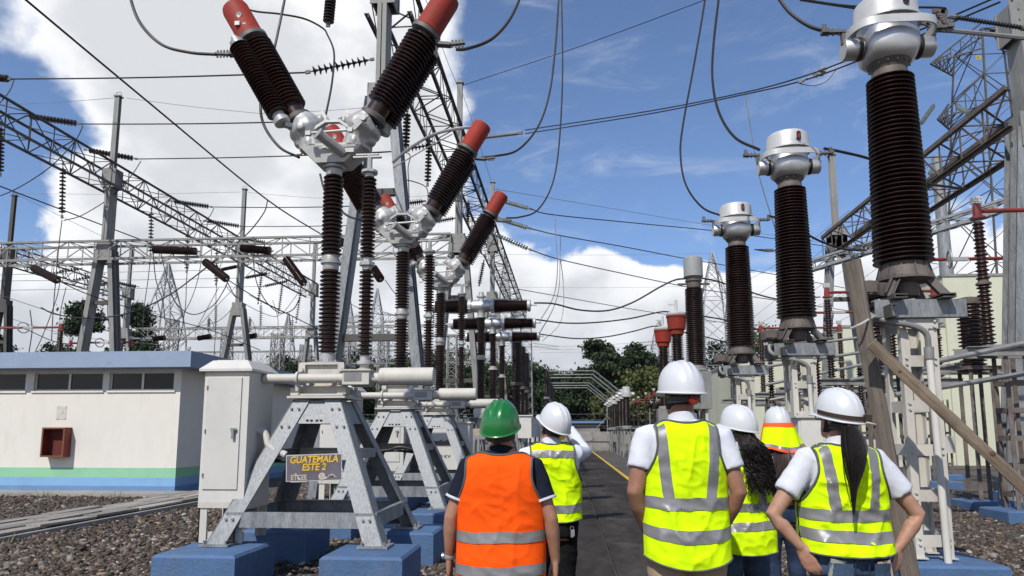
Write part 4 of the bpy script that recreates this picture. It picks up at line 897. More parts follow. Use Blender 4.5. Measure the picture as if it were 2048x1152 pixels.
def gantry_column(X, Y, label, mt, spread=1.1, zs=9.0, zm=12.95, ztop=16.3, legm=None, sw=.46, cut=None):
    t = thing('gantry_column', label, 'gantry column', (X, Y, 0), 'steel gantry columns'); legm = legm or mt; h = sw / 2
    b = MB()
    for sx in (-1, 1): b.channel((sx * h * .5, -h * 0.8, zs), (sx * h * .5, -h * .8, zm), h * .55, .16, .02, up=V(0, 1, 0), flip=sx); b.channel((sx * h * .5, h * 0.8, zs), (sx * h * .5, h * .8, zm), h * .55, .16, .02, up=V(0, 1, 0), flip=sx)
    b.bx(-h * .52, h * .52, -h * .62, h * .62, zs, zm); b.build('shaft', mt, t, smooth=0)
    if ztop > zm:
        b = MB(); b.channel((0, 0, zm - .4), (0, 0, ztop), .12, .20, .015, up=V(0, 1, 0), flip=1); b.channel((-.004, 0, zm - .4), (-.004, 0, ztop), .10, .20, .015, up=V(0, 1, 0), flip=-1); b.box((0, 0, ztop + .03), (.3, .3, .05)); b.tube(spline([(-.15, 0, ztop), (-.1, 0, ztop + .22), (.1, 0, ztop + .22), (.15, 0, ztop)], 4), .014, 5); b.build('mast', mt, t, smooth=0)
    for sx in (-1, 1):
        b = MB(); b.channel((sx * .17, -.13, zs + .3), (sx * spread, -.13, 0), .20, .24, .02, up=V(0, 1, 0), flip=sx); b.channel((sx * .17, .13, zs + .3), (sx * spread, .13, 0), .20, .24, .02, up=V(0, 1, 0), flip=sx); b.beam((sx * (.17 - .0), 0, zs + .3), (sx * (spread - .0), 0, 0), .07, .3, up=V(0, 1, 0)); b.build('leg', legm, t, smooth=0)
    for z in (zs * .40, zs * .78):
        q = spread + (.17 - spread) * z / (zs + .3); b = MB(); b.beam((-q, 0, z), (q, 0, z), .16, .16); b.build('strut', M['steel_dark'], t, smooth=0)
    for z, g in ((zs + .25, .55), (zm - .45, .6)):
        b = MB()
        for sy in (-1, 1): b.box((0, sy * (h + .02), z), (sw + .16, .03, g + .25))
        for sx in (-1, 1): b.box((sx * (h + .03), 0, z), (.03, sw - .02, g + .25))
        for x in (-.15, .15):
            for dz in (-.25, 0, .25): b.cyl((x, -h - .035, z + dz), (x, -h - .06, z + dz), .02, 6)
        b.build('gusset', mt, t, smooth=0)
    return t
gd = M['galv_dull']
gantry_column(-4.45, 16.0, 'near galvanised gantry column behind the nearest V-shaped breaker', gd, 1.25, 9.3, 12.9, 16.3, M['galv'])
gantry_column(-4.42, 28.0, 'gantry column left of the road behind the third breaker', gd, 1.0)
gantry_column(-4.30, 40.0, 'far slim gantry column above the T-shaped breakers', gd, 1.0)
gantry_column(-19.75, 28.0, 'tall gantry column with broad legs above the cream building', gd, 1.15)
gantry_column(-19.6, 40.0, 'gantry column with splayed legs above the breaker cabinet', gd, 1.6, 8.6)
gantry_column(-19.55, 52.0, 'far gantry column just left of the nearest brown column', gd, 1.0)
gantry_column(-34.6, 40.0, 'dark gantry column at the left edge of the view', M['steel_dark'], 1.0)
gantry_column(-34.6, 52.0, 'thin far gantry column right of the legged column', gd, 1.0)
gantry_column(10.5, 16.0, 'pale gantry column cut by the right edge', gd, 1.0, 8.0, 11.3, 13.5, M['galv'], sw=.5)
gantry_column(10.75, 28.0, 'gantry column with splayed legs behind the second transformer', gd, 0.9, 8.6, 9.6, 12.6, M['galv'])
lattice_beam('long lattice beam slanting across the upper left', (-19.65, 13.5, 12.45), (-19.65, 52, 12.45), 1.0, 1.0, 34, M['steel_dark'], cs=.11)
lattice_beam('lattice beam overhead behind the nearest right red-capped arm', (-4.4, 16.1, 12.45), (-4.4, 40, 12.45), 1.1, 1.0, 22, M['steel_dark'], cs=.12)
lattice_beam('farthest stretch of lattice beam left of the road', (-4.35, 40.2, 12.45), (-4.3, 66, 12.45), 1.0, 1.0, 22, M['steel_dark'])
lattice_beam('lattice beam at far left meeting the thin column', (-34.6, 30, 12.45), (-34.6, 52, 12.45), 1.0, 1.0, 20, M['steel_dark'])
lattice_beam('horizontal lattice beam crossing above the blue roof', (-40, 28, 9.25), (-4.7, 28, 9.20), 0.9, 0.80, 30, gd, cs=.11)
lattice_beam('lower far horizontal lattice beam behind the cabinet', (-33.6, 52, 9.2), (-4.6, 52, 9.2), 0.9, 0.80, 26, gd)
lattice_beam('farthest crossed lattice beam low behind the yard', (-52, 78, 10.1), (-8, 78, 10.1), 1.0, 1.5, 40, gd)
lattice_beam('rusty lattice beam rising to the right edge', (10.5, 15.7, 8.75), (10.75, 28, 8.75), 1.1, 0.95, 12, M['rust'], cs=.115, ls=.065)
lattice_beam('grey tubular beam crossing below the rusty lattice beam', (8.6, 27, 7.6), (17, 21, 9.4), 0.3, 0.35, 12, M['galv'], cs=.10)

# ================================================================== insulator strings
def disc_mesh(r):
    def mk():
        b = MB(); b.lathe([(0.02, -.075), (0.032, -.07), (0.036, -.03), (0.045, -.02), (r * .75, .005), (r, .022), (r * .98, .034), (r * .6, .03), (r * .45, .04), (0.03, .03), (0.02, .07)], 12); return b.mesh('disc', .7)
    return cached(('disc', r), mk)
SEQ = [0]
def ins_string(label, p0, p1, n, mt='porcelain_far', r=0.13, group='insulator strings', cat='insulator'):
    p0, p1 = Vector(p0), Vector(p1); d = p1 - p0; L = d.length
    t = thing('insulator_string', label, cat, p0, group); t.rotation_euler = d.to_track_quat('Z', 'Y').to_euler()
    b = MB(); b.cyl((0, 0, 0), (0, 0, L), 0.018, 6); b.box((0, 0, .05), (.05, .07, .12)); b.box((0, 0, L - .05), (.05, .09, .14)); b.build('rod', M['hardware'], t)
    me = disc_mesh(r); e = L * 0.07 + .04
    for k in range(n):
        o = obj('disc', me, None, t, (0, 0, e + (L - 2 * e) * (k + .5) / n)); 
        if not len(me.materials): me.materials.append(M[mt])
        o.material_slots[0].link = 'OBJECT'; o.material_slots[0].material = M[mt]
    return t
def rod_string(label, p0, p1, r, mt='porcelain', sag=0.0, group='long-rod insulators'):
    p0, p1 = Vector(p0), Vector(p1); d = p1 - p0; t = thing('rod_insulator', label, 'insulator', p0, group); t.rotation_euler = d.to_track_quat('Z', 'Y').to_euler(); L = d.length
    b = MB(); b.lathe(shed_prof(r, r, r * .6, 24, L * .86), 12, (0, 0, L * .07)); b.build('porcelain', M[mt], t); b = MB(); b.cyl((0, 0, 0), (0, 0, L * .09), .035, 8); b.cyl((0, 0, L * .91), (0, 0, L), .035, 8); b.build('end_fitting', M['hardware'], t); return t

def PT(q): return at(*q)
def wire(name, label, pts, r=0.018, mt='cable', cat='wire', group=None, k=8, clampend=False, sp=True):
    P = [PT(q) if not isinstance(q, Vector) else q for q in pts]
    b = MB(); b.tube(spline(P, k) if sp else P, r * (1.15 if mt == 'cable' else 1), 6); o = b.build(name, M[mt], smooth=0.9); return tag(o, label, cat, group)

# strings of the upper left (tension strings on the slanting beam, bus wires to the middle row)
G1 = 'bus wires across the upper left'
T = [
    ((-60, 151, 21.9), (22, 158, 21.7), (612, 145, 17.3), (748, 118, 17.5), 'topmost'),
    ((48, 231, 25.0), (162, 248, 25.3), (692, 240, 20.4), (742, 233, 20.6), 'second from the top'),
    ((168, 299, 28.3), (274, 318, 28.5), (785, 303, 24.0), (872, 288, 24.2), 'third from the top'),
    ((340, 402, 34.0), (424, 414, 34.2), (797, 409, 26.9), (852, 402, 27.1), 'fourth from the top'),
    ((408, 441, 37.0), (484, 453, 37.3), (866, 444, 33.0), (912, 436, 33.2), 'fifth from the top'),
    ((466, 474, 40.2), (536, 486, 40.5), (874, 478, 36.0), (910, 470, 36.2), 'sixth from the top'),
]
for i, (a0, a1, b0, b1, nm) in enumerate(T):
    ins_string(f'dark disc string at the left end of the {nm} bus wire', PT(a0), PT(a1), 14, group='tension disc strings')
    ins_string(f'disc string at the right end of the {nm} bus wire', PT(b1), PT(b0), 10 if i != 1 else 6, group='tension disc strings')
    m = [(a1[0] + (b0[0] - a1[0]) * f, a1[1] + (b0[1] - a1[1]) * f + 3 * math.sin(math.pi * f), a1[2] + (b0[2] - a1[2]) * f) for f in (0, .25, .5, .75, 1)]
    wire('bus_wire', f'thin dark bus wire crossing the sky, {nm} on the left', m, 0.02, 'cable', 'wire', G1)
# hanging strings below the slanting beam
H = [((126, 325, 27.2), (124, 436, 27.2), 'left of the tall gantry column, hanging lowest'), ((303, 416, 33.0), (301, 512, 33.0), 'first to the right of the tall column'), ((376, 462, 36.2), (373, 545, 36.2), 'second to the right of the tall column'), ((434, 497, 39.0), (432, 570, 39.0), 'third to the right of the tall column'),
     ((2, 245, 23.2), (0, 352, 23.2), 'at the very left edge'), ((524, 543, 44.5), (516, 608, 44.5), 'near the splayed gantry legs'), ((565, 566, 47.5), (557, 628, 47.5), 'one step right of the splayed legs'), ((602, 578, 50), (592, 646, 50), 'next to the far gantry column')]
for a0, a1, nm in H: ins_string(f'vertical disc string under the slanting beam {nm}', PT(a0), PT(a1), 12, group='hanging disc strings')
H2 = [((664, -30, 14.6), (656, 52, 14.6), 'cut by the top edge beside the near column', 11, .13), ((815, 218, 22.7), (811, 300, 22.7), 'right of the near gantry column', 9, .14), ((859, 268, 24.4), (855, 372, 24.4), 'behind the nearest right arm', 12, .13), ((968, 520, 36), (958, 572, 36), 'beside the far slim column', 10, .12), ((937, 400, 34), (935, 448, 34), 'just left of the far slim column', 9, .12)]
for a0, a1, nm, n, r in H2: ins_string(f'vertical disc string {nm}', PT(a0), PT(a1), n, r=r, group='hanging disc strings')
B = [((540, 546, 44), (488, 556, 44.2), 'upper'), ((580, 561, 47), (526, 573, 47.2), 'middle'), ((478, 532, 41), (440, 540, 41.2), 'lower')]
for i, (a0, a1, nm) in enumerate(B):
    ins_string(f'{nm} pale disc string reaching left behind the splayed gantry legs', PT(a0), PT(a1), 12, r=.12, group='tension disc strings')
    wire('bus_wire', f'{nm} far thin wire running left behind the horizontal beam', [a1, (250, a1[1] + 4, 42), (-20, a1[1] + 6 + i * 2, 41)], .018, 'cable_grey', 'wire', G1)
for i, (a, c) in enumerate((((165, 536), (94, 549)), ((210, 548), (140, 562)), ((235, 562), (168, 578)), ((278, 574), (225, 564)))):
    ins_string(('first', 'second', 'third', 'fourth')[i] + ' far disc string low behind the horizontal beam above the roof', PT((*a, 46)), PT((*c, 46)), 10, r=.12, group='tension disc strings')
# long-rod insulators on the horizontal beam
for i, (a, c, Y) in enumerate((((300, 499, 27.5), (400, 503, 27.4), 27), ((65, 535, 27.4), (118, 562, 26.0), 27), ((408, 522, 27.4), (456, 560, 26.0), 27), ((478, 496, 27.5), (546, 502, 27.4), 27), ((570, 515, 27.4), (610, 570, 26.2), 27), ((682, 482, 27.6), (702, 496, 27), 27), ((746, 535, 26), (762, 560, 25.5), 27))):
    rod_string('thick brown rod insulator on the horizontal beam, ' + ('under its middle left', 'sloping at far left', 'sloping down near its middle', 'lying near its middle', 'sloping behind the nearest column', 'peeping out behind the near galvanised leg', 'below the beam between the breaker columns')[i], PT(a), PT(c), .17)
for i, (a, c) in enumerate((((305, 678), (332, 675)), ((394, 677), (424, 672)), ((490, 675), (515, 670)))):
    rod_string(('left', 'middle', 'right')[i] + ' small brown rod insulator on the lower far beam', PT((*a, 51)), PT((*c, 51)), .20)
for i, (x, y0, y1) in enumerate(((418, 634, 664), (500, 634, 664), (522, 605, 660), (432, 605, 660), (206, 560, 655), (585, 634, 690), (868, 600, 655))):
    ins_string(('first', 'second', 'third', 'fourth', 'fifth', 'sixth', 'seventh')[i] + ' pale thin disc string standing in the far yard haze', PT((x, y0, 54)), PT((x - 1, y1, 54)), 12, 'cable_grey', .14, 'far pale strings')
# ================================================================== overhead wires and jumpers (each traced at its own distance)
J = 'flexible jumper cables'
W = lambda lab, pts, r=.017, mt='cable', grp=J, nm='jumper_cable', k=8: wire(nm, lab, pts, r, mt, 'cable' if nm == 'jumper_cable' else 'wire', grp, k)
W('thick black jumper curving down to the left nearest red cap', [(255, -60, 7.9), (262, 0, 7.85), (283, 50, 7.8), (325, 90, 7.75), (380, 105, 7.7), (432, 109, 7.68)])
W('thick cable rising right from the nearest right red cap', [(912, 99, 7.7), (935, 97, 7.7), (980, 80, 7.75), (1015, 45, 7.8), (1038, 0, 7.9), (1052, -50, 8.0)])
W('cable looping up from the second right red cap', [(962, 315, 11.2), (990, 312, 11.2), (1035, 300, 11.25), (1075, 255, 11.3), (1098, 190, 11.4), (1110, 100, 11.5), (1117, 0, 11.6), (1119, -60, 11.7)])
W('cable looping up from the third right red cap', [(1012, 436, 14.7), (1040, 434, 14.7), (1075, 420, 14.7), (1104, 370, 14.8), (1118, 290, 14.9), (1125, 150, 15), (1123, 0, 15.2), (1121, -60, 15.3)])
W('cable bending along the top down to the second left red cap', [(455, -6, 13.2), (500, 20, 13.2), (560, 28, 13.2), (610, 38, 13.4), (645, 56, 14), (655, 70, 14), (668, 105, 13.2), (664, 165, 12), (650, 238, 11.25)])
W('black cable passing behind the nearest left arm', [(575, -40, 9.5), (569, 0, 9.4), (548, 100, 9.2), (528, 175, 9.1), (521, 215, 9.0), (530, 255, 9.0), (560, 295, 8.9), (598, 315, 8.7)])
W('dark cable sagging behind the nearest columns to the second breaker', [(640, 348, 11.8), (652, 385, 11.7), (690, 428, 11.6), (728, 442, 11.3)])
W('cable hanging right of the near gantry column', [(700, 310, 20), (812, 305, 22.7), (816, 340, 22.5), (818, 420, 22), (812, 520, 21.6)], .015)
W('light grey bent pipe joining the second right red cap', [(785, 325, 11.6), (815, 300, 11.5), (860, 272, 11.4), (905, 259, 11.3), (945, 254, 11.25)], .026, 'alu')
W('thin cable below the light grey bent pipe', [(786, 336, 12), (850, 298, 12), (905, 268, 12)], .010, 'cable_grey')
W('cable from the hanging string behind the nearest right arm', [(790, 356, 21), (830, 364, 22), (853, 376, 24), (856, 400, 24), (853, 430, 23), (852, 470, 22)], .015)
W('jumper rising to the third silver-headed transformer from above', [(1416, -60, 16), (1410, 0, 15.9), (1388, 130, 15.6), (1366, 250, 15.3), (1361, 310, 15.1), (1372, 370, 14.9), (1405, 415, 14.8), (1448, 433, 14.72)], .02)
W('jumper looping down to the second silver-headed transformer', [(1443, -60, 12), (1437, 0, 11.9), (1427, 90, 11.7), (1425, 160, 11.5), (1438, 225, 11.4), (1470, 275, 11.3), (1520, 300, 11.2)], .02)
W('short black jumper down to the nearest silver head', [(1530, -50, 8), (1560, 0, 7.9), (1585, 30, 7.8), (1625, 55, 7.7), (1672, 65, 7.65)], .02)
W('thick grey cable leaving the nearest silver head to the right', [(1868, 60, 7.65), (1920, 63, 7.6), (2048, 76, 7.5), (2120, 86, 7.4)], .024, 'cable_grey')
W('cable from the second silver head passing behind the nearest porcelain', [(1648, 297, 11.2), (1680, 303, 11.3), (1740, 318, 11.6), (1800, 345, 12), (1850, 366, 12.4), (1900, 374, 12.8), (1932, 378, 13)], .02)
W('cable from the third silver head dropping right to the red switch', [(1535, 431, 14.7), (1565, 440, 14.8), (1600, 460, 15), (1640, 482, 15.4), (1690, 499, 16), (1730, 500, 16.3)], .02)
W('sagging cable between the upper T-shaped breaker and the grey-capped transformer', [(1068, 606, 21.2), (1085, 606, 21.2), (1110, 608, 21.2), (1160, 620, 21.2), (1215, 621, 21.2), (1265, 605, 21.2), (1320, 574, 21.2), (1350, 560, 21.2), (1374, 557, 21.2)], .024)
W('sagging cable between the middle T-shaped breaker and a red bucket', [(1072, 639, 24.7), (1130, 646, 24.7), (1190, 645, 24.7), (1260, 637, 24.7), (1320, 624, 24.7), (1345, 625, 24.7)], .024)
W('sagging cable between the lower T-shaped breaker and a red bucket', [(1078, 668, 28.2), (1150, 677, 28.2), (1210, 674, 28.2), (1265, 663, 28.2), (1303, 653, 28.2), (1322, 653, 28.2)], .024)
for i, (x, y, pts) in enumerate(((1112, 430, [(1111, 470, 26), (1115, 530, 24), (1108, 590, 22.5), (1080, 642, 21.6)]), (1121, 472, [(1120, 520, 28), (1118, 575, 26), (1105, 620, 25), (1078, 668, 24.6)]), (1121, 520, [(1126, 560, 30), (1127, 610, 29), (1118, 650, 28.5), (1085, 682, 28.2)]))):
    W(('first', 'second', 'third')[i] + ' thin drop wire down to the T-shaped breakers', [(x, y, 28)] + pts, .016, 'cable_grey')
for i, (x0, y0, x1, y1) in enumerate(((1402, 556, 1470, 574), (1370, 628, 1470, 645), (1345, 660, 1470, 690))):
    W(('upper', 'middle', 'lower')[i] + ' cable leaving the second-bay transformers to the right', [(x0, y0, 21.2 + i * 3.5), ((x0 + x1) / 2, (y0 + y1) / 2 - 2, 22 + i * 3.5), (x1, y1, 23 + i * 3.5), (1560, y1 + 25, 25 + i * 3.5), (1640, y1 + 20, 27 + i * 3)], .022)
U = 'overhead line wires'
OW = lambda lab, pts, r=.016, mt='cable', k=6: wire('overhead_wire', lab, pts, r, mt, 'wire', U, k)
OW('long straight black cable slanting from the top left', [(-30, -70, 16), (52, 0, 17), (300, 207, 22), (535, 400, 30), (648, 472, 36), (700, 508, 40)], .028)
OW('cable sloping down left behind the tall gantry column', [(-20, 364, 30), (20, 380, 30.5), (310, 490, 38)], .03)
OW('thin cable parallel below it behind the tall gantry column', [(24, 384, 31), (210, 475, 36), (330, 525, 40)], .010, 'cable_grey')
OW('curved cable from the clamp down past the horizontal beam', [(535, 402, 30), (528, 425, 29.8), (500, 462, 29.5), (468, 490, 29), (400, 545, 28), (330, 595, 27.5), (250, 628, 27), (170, 636, 26.5), (110, 628, 26.2), (82, 615, 26)], .024)
OW('jumper sweeping from the tall column string up to the third bus wire', [(127, 441, 27.2), (165, 430, 27.6), (225, 392, 28), (262, 352, 28.3), (282, 322, 28.5)], .018)
OW('jumper from the second bus wire dropping to the left edge', [(166, 252, 25.2), (150, 282, 25), (105, 330, 24.5), (50, 368, 23.8), (0, 392, 23.2), (-30, 396, 23)], .018)
OW('jumper from the topmost bus wire at the left edge', [(28, 160, 21.7), (20, 180, 21.5), (0, 205, 21.2), (-30, 230, 21)], .018)
OW('drop wire below the left hanging string', [(124, 440, 27.2), (118, 490, 27), (108, 600, 26.5), (103, 680, 26.2)], .016)
OW('jumper from the fourth bus wire string back to the beam', [(428, 416, 34.2), (420, 432, 34.5), (404, 448, 35), (386, 480, 35.8), (374, 548, 36.2), (370, 620, 36), (352, 715, 35)], .018)
OW('jumper from the fifth bus wire string', [(488, 455, 37.3), (470, 478, 38), (445, 520, 38.6), (433, 572, 39), (432, 640, 39), (428, 715, 38)], .018)
OW('drop wire right of the tall column', [(301, 515, 33), (296, 560, 32.5), (288, 620, 32), (282, 715, 31)], .016)
OW('drop wire near the middle of the horizontal beam', [(306, 506, 27.4), (312, 560, 27), (325, 600, 26.6), (330, 640, 26)], .018)
OW('curved dropper under the middle rod insulator', [(322, 508, 27.4), (335, 560, 27), (352, 606, 26.5), (386, 629, 26.3), (425, 612, 26.4), (448, 580, 26.5), (456, 562, 26)], .018)
OW('wire from the sloping rod insulator running right', [(456, 560, 26), (520, 600, 27), (600, 640, 29), (660, 672, 31)], .018)
OW('curved dropper from the right rod insulator', [(505, 506, 27.4), (512, 560, 27.2), (530, 600, 27), (558, 625, 26.8), (585, 620, 26.6), (600, 596, 26.4)], .018)
OW('wire under the far-left sloping rod insulator', [(118, 562, 26), (180, 590, 27), (300, 628, 30), (420, 660, 34), (520, 700, 38)], .018)
OW('thin steep wire left of the cypress', [(120, 565, 26), (112, 600, 25.6), (90, 660, 25), (70, 705, 24.6)], .014)
OW('second thin steep wire left of the cypress', [(132, 575, 26), (122, 620, 25.6), (112, 705, 24.6)], .014)
OW('low wire along the roof line at the left', [(-20, 656, 30), (40, 655, 30), (120, 686, 31), (200, 684, 33)], .018)
OW('long low wire crossing behind the left disconnectors', [(-20, 625, 40), (150, 672, 42), (330, 690, 46)], .014, 'cable_grey')
OW('diagonal wire crossing behind the splayed legs', [(300, 715, 40), (380, 668, 41), (445, 600, 42), (505, 540, 43)], .016)
OW('sagging wire between the splayed legs and the far column', [(450, 570, 44), (478, 600, 44.5), (530, 628, 46), (560, 630, 47.5), (590, 595, 49), (602, 575, 50)], .018)
OW('wire sagging right of the splayed legs', [(498, 590, 46), (540, 612, 47), (600, 640, 49), (655, 668, 52)], .016)
EX = [[(406, 465, 36), (399, 544, 35), (375, 614, 34), (333, 662, 33)], [(437, 576, 38), (420, 607, 37), (392, 659, 36)], [(455, 565, 27), (469, 590, 27), (486, 600, 27)], [(385, 655, 44), (410, 650, 44), (440, 640, 44), (470, 612, 44)], [(417, 635, 50), (425, 645, 50), (430, 662, 50)], [(498, 634, 50), (506, 645, 50), (512, 664, 50)], [(170, 545, 30), (178, 580, 30), (172, 640, 30), (165, 705, 30)], [(222, 560, 34), (215, 620, 34), (226, 705, 34)], [(60, 620, 26), (64, 660, 26), (58, 705, 26)], [(0, 590, 36), (60, 610, 36), (130, 632, 36), (185, 640, 36)], [(545, 600, 46), (556, 640, 46), (553, 705, 46)], [(590, 650, 50), (588, 680, 50), (590, 715, 50)], [(650, 560, 34), (690, 600, 34), (740, 625, 34), (800, 632, 34)], [(770, 560, 30), (800, 596, 30), (850, 612, 30)]]
for i, q in enumerate(EX): OW(('first', 'second', 'third', 'fourth', 'fifth', 'sixth', 'seventh', 'eighth', 'ninth', 'tenth', 'eleventh', 'twelfth', 'thirteenth', 'fourteenth')[i] + ' short slack dropper wire in the tangle behind the roof', q, .016, 'cable')
for i, (x0, y0, x1, y1) in enumerate(((-10, 210, 228, 196), (252, 196, 520, 227), (520, 227, 760, 213))):
    OW(('left', 'middle', 'right')[i] + ' span of the thin shield wire over the tall column', [(x0, y0, 28), ((x0 + x1) / 2, (y0 + y1) / 2 + 2, 28), (x1, y1, 27 if i < 2 else 20)], .010, 'cable_grey')
for i, (x0, y0, x1, y1) in enumerate(((20, 387, 482, 384), (496, 385, 735, 399), (760, 397, 975, 378))):
    OW(('left', 'middle', 'right')[i] + ' span of the thin shield wire over the splayed column', [(x0, y0, 40), ((x0 + x1) / 2, (y0 + y1) / 2 + 3, 40), (x1, y1, 40)], .010, 'cable_grey')
OW('thin shield wire rising right to the top edge', [(921, 172, 28), (1150, 96, 24), (1404, 2, 20), (1460, -22, 19)], .011)
OW('thin shield wire climbing left from the road column', [(914, 170, 28), (890, 110, 24), (852, 0, 19), (840, -40, 18)], .009)
OW('thin stay running down right of the road column', [(922, 178, 28), (950, 260, 33), (985, 372, 40)], .009)
OW('thin upper wire sloping right over the T-shaped breakers', [(990, 378, 40), (1200, 413, 52), (1460, 457, 70), (1700, 494, 90)], .018, 'cable_grey')
for i, (x0, y0, x1, y1, pts) in enumerate(((1008, 402, 1062, 418, [(1110, 430, 30), (1300, 449, 34), (1465, 466, 38), (1700, 500, 44), (1900, 532, 50)]), (1010, 440, 1060, 457, [(1120, 471, 31), (1250, 494, 34), (1370, 517, 37), (1480, 536, 40), (1700, 578, 48)]), (1000, 468, 1062, 500, [(1120, 519, 31), (1250, 548, 34), (1370, 573, 37), (1480, 590, 40), (1700, 622, 48)]))):
    ins_string(('upper', 'middle', 'lower')[i] + ' pale glass string starting right of the third breaker', PT((x0 - 25, y0 - 6, 30)), PT((x1, y1, 29)), 15, 'glass_disc', .10, 'glass disc strings')
    OW(('upper', 'middle', 'lower')[i] + ' dark wire running right from the glass strings', [(x1, y1, 29)] + pts, .02)
OW('wire under the glass strings toward the red buckets', [(1035, 578, 40), (1160, 600, 45), (1300, 624, 50), (1480, 650, 58)], .02)
ins_string('long thin string ahead of the twin wires', PT((960, 276, 22)), PT((1044, 266, 21.5)), 16, 'cable_grey', .06, 'glass disc strings')
for dz, nm in ((-3, 'upper'), (5, 'lower')):
    OW(nm + ' wire of the twin line crossing the blue sky', [(1050, 263 + dz * .9, 21.5), (1300, 224 + dz * .7, 19), (1490, 186 + dz * .5, 17), (1600, 158 + dz, 15.5), (1700, 122 + dz * 1.2, 14), (1850, 60 + dz * 1.4, 12), (2000, -4 + dz * 1.6, 10.5)], .014)
OW('drop wire from the twin line to the second transformer', [(1490, 186, 17), (1500, 250, 17), (1518, 350, 17.2), (1548, 450, 17.5), (1570, 520, 18)], .014, 'cable_grey')
fit = thing('line_hardware', 'cluster of clamps and small insulators on the twin wires', 'clamps', PT((1625, 153, 15.2)))
b = MB()
for k in range(9):
    o = Vector((random.uniform(-.35, .35), random.uniform(-.1, .1), 0)); o.z = o.x * .42 + random.uniform(-.06, .06); b.cyl(o, o + Vector((.10, 0, .06)), .025, 6); b.box(o, (.08, .05, .05))
b.build('clamp', M['cable_grey'], fit); b = MB(); b.tube(spline([(-.3, 0, -.15), (0, 0, -.22), (.3, 0, -.12), (.55, 0, .18)], 5), .008, 5); b.build('loop', M['cable'], fit)
# top right dead-ends
for i, (pts, sa, sb) in enumerate((([(1560, -10, 9.5), (1700, 12, 9.2), (1870, 15, 9), (1893, 20, 9)], (1900, 33, 9), (2060, 58, 8.6)), ([(1600, 0, 10.2), (1730, 20, 10), (1830, 38, 9.8), (1868, 46, 9.7)], None, None))):
    OW(('upper', 'lower')[i] + ' short dark wire passing behind the nearest silver head', pts, .013)
    if sa:
        rod_string('thin ribbed polymer rod at the top right edge', PT(sa), PT(sb), .035, 'black')
dh = thing('dead_end_clamp', 'pair of bracket clamps beside the nearest silver head', 'clamp', PT((1890, 35, 9)))
b = MB(); b.beam((-.15, 0, .10), (.0, 0, .08), .03, .06); b.beam((-.10, 0, .08), (-.03, 0, -.10), .03, .03); b.beam((.0, 0, .10), (-.06, 0, -.12), .03, .09); [b.cyl((-.10 + .02 * k, 0, .02 - .035 * k), (-.06 + .02 * k, 0, .03 - .035 * k), .03, 8) for k in range(4)]; b.build('bracket', M['iron_brown'], dh)
dh2 = thing('dead_end_clamp', 'small bracket clamp under the nearest silver head lug', 'clamp', PT((1858, 52, 9)))
b = MB(); b.beam((-.12, 0, .06), (.06, 0, .02), .03, .06); b.beam((-.03, 0, .04), (.06, 0, -.10), .03, .03); [b.cyl((.0 + .015 * k, 0, -.02 - .03 * k), (.03 + .015 * k, 0, -.02 - .03 * k), .03, 8) for k in range(4)]; b.build('bracket', M['iron_brown'], dh2)
# slack lines fanning out at the right between the transformers
for i, (x0, y0, x1, y1) in enumerate(((1500, 640, 1860, 330), (1500, 660, 1870, 400), (1500, 600, 1760, 400), (1500, 700, 1880, 440), (1560, 640, 1900, 480), (1460, 580, 1700, 420), (1500, 720, 1900, 520))):
    OW(('first', 'second', 'third', 'fourth', 'fifth', 'sixth', 'seventh')[i] + ' thin line fanning up to the right between the transformers', [(x0, y0, 75), ((x0 + x1) / 2, (y0 + y1) / 2 + 12, 60), (x1, y1, 48)], .016, 'cable_grey')
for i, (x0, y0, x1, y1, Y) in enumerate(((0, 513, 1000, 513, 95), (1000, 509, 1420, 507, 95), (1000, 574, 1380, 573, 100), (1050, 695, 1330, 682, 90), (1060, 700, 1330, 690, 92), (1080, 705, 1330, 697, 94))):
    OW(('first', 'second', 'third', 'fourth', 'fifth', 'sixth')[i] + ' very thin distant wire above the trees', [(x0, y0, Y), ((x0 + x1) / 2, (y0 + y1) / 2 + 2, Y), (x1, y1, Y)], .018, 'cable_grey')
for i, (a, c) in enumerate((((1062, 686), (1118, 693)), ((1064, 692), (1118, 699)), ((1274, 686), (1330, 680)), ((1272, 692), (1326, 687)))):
    ins_string(('upper left', 'lower left', 'upper right', 'lower right')[i] + ' far glass string on the thin lines over the trees', PT((*a, 88)), PT((*c, 88)), 14, 'glass_disc', .17, 'glass disc strings')

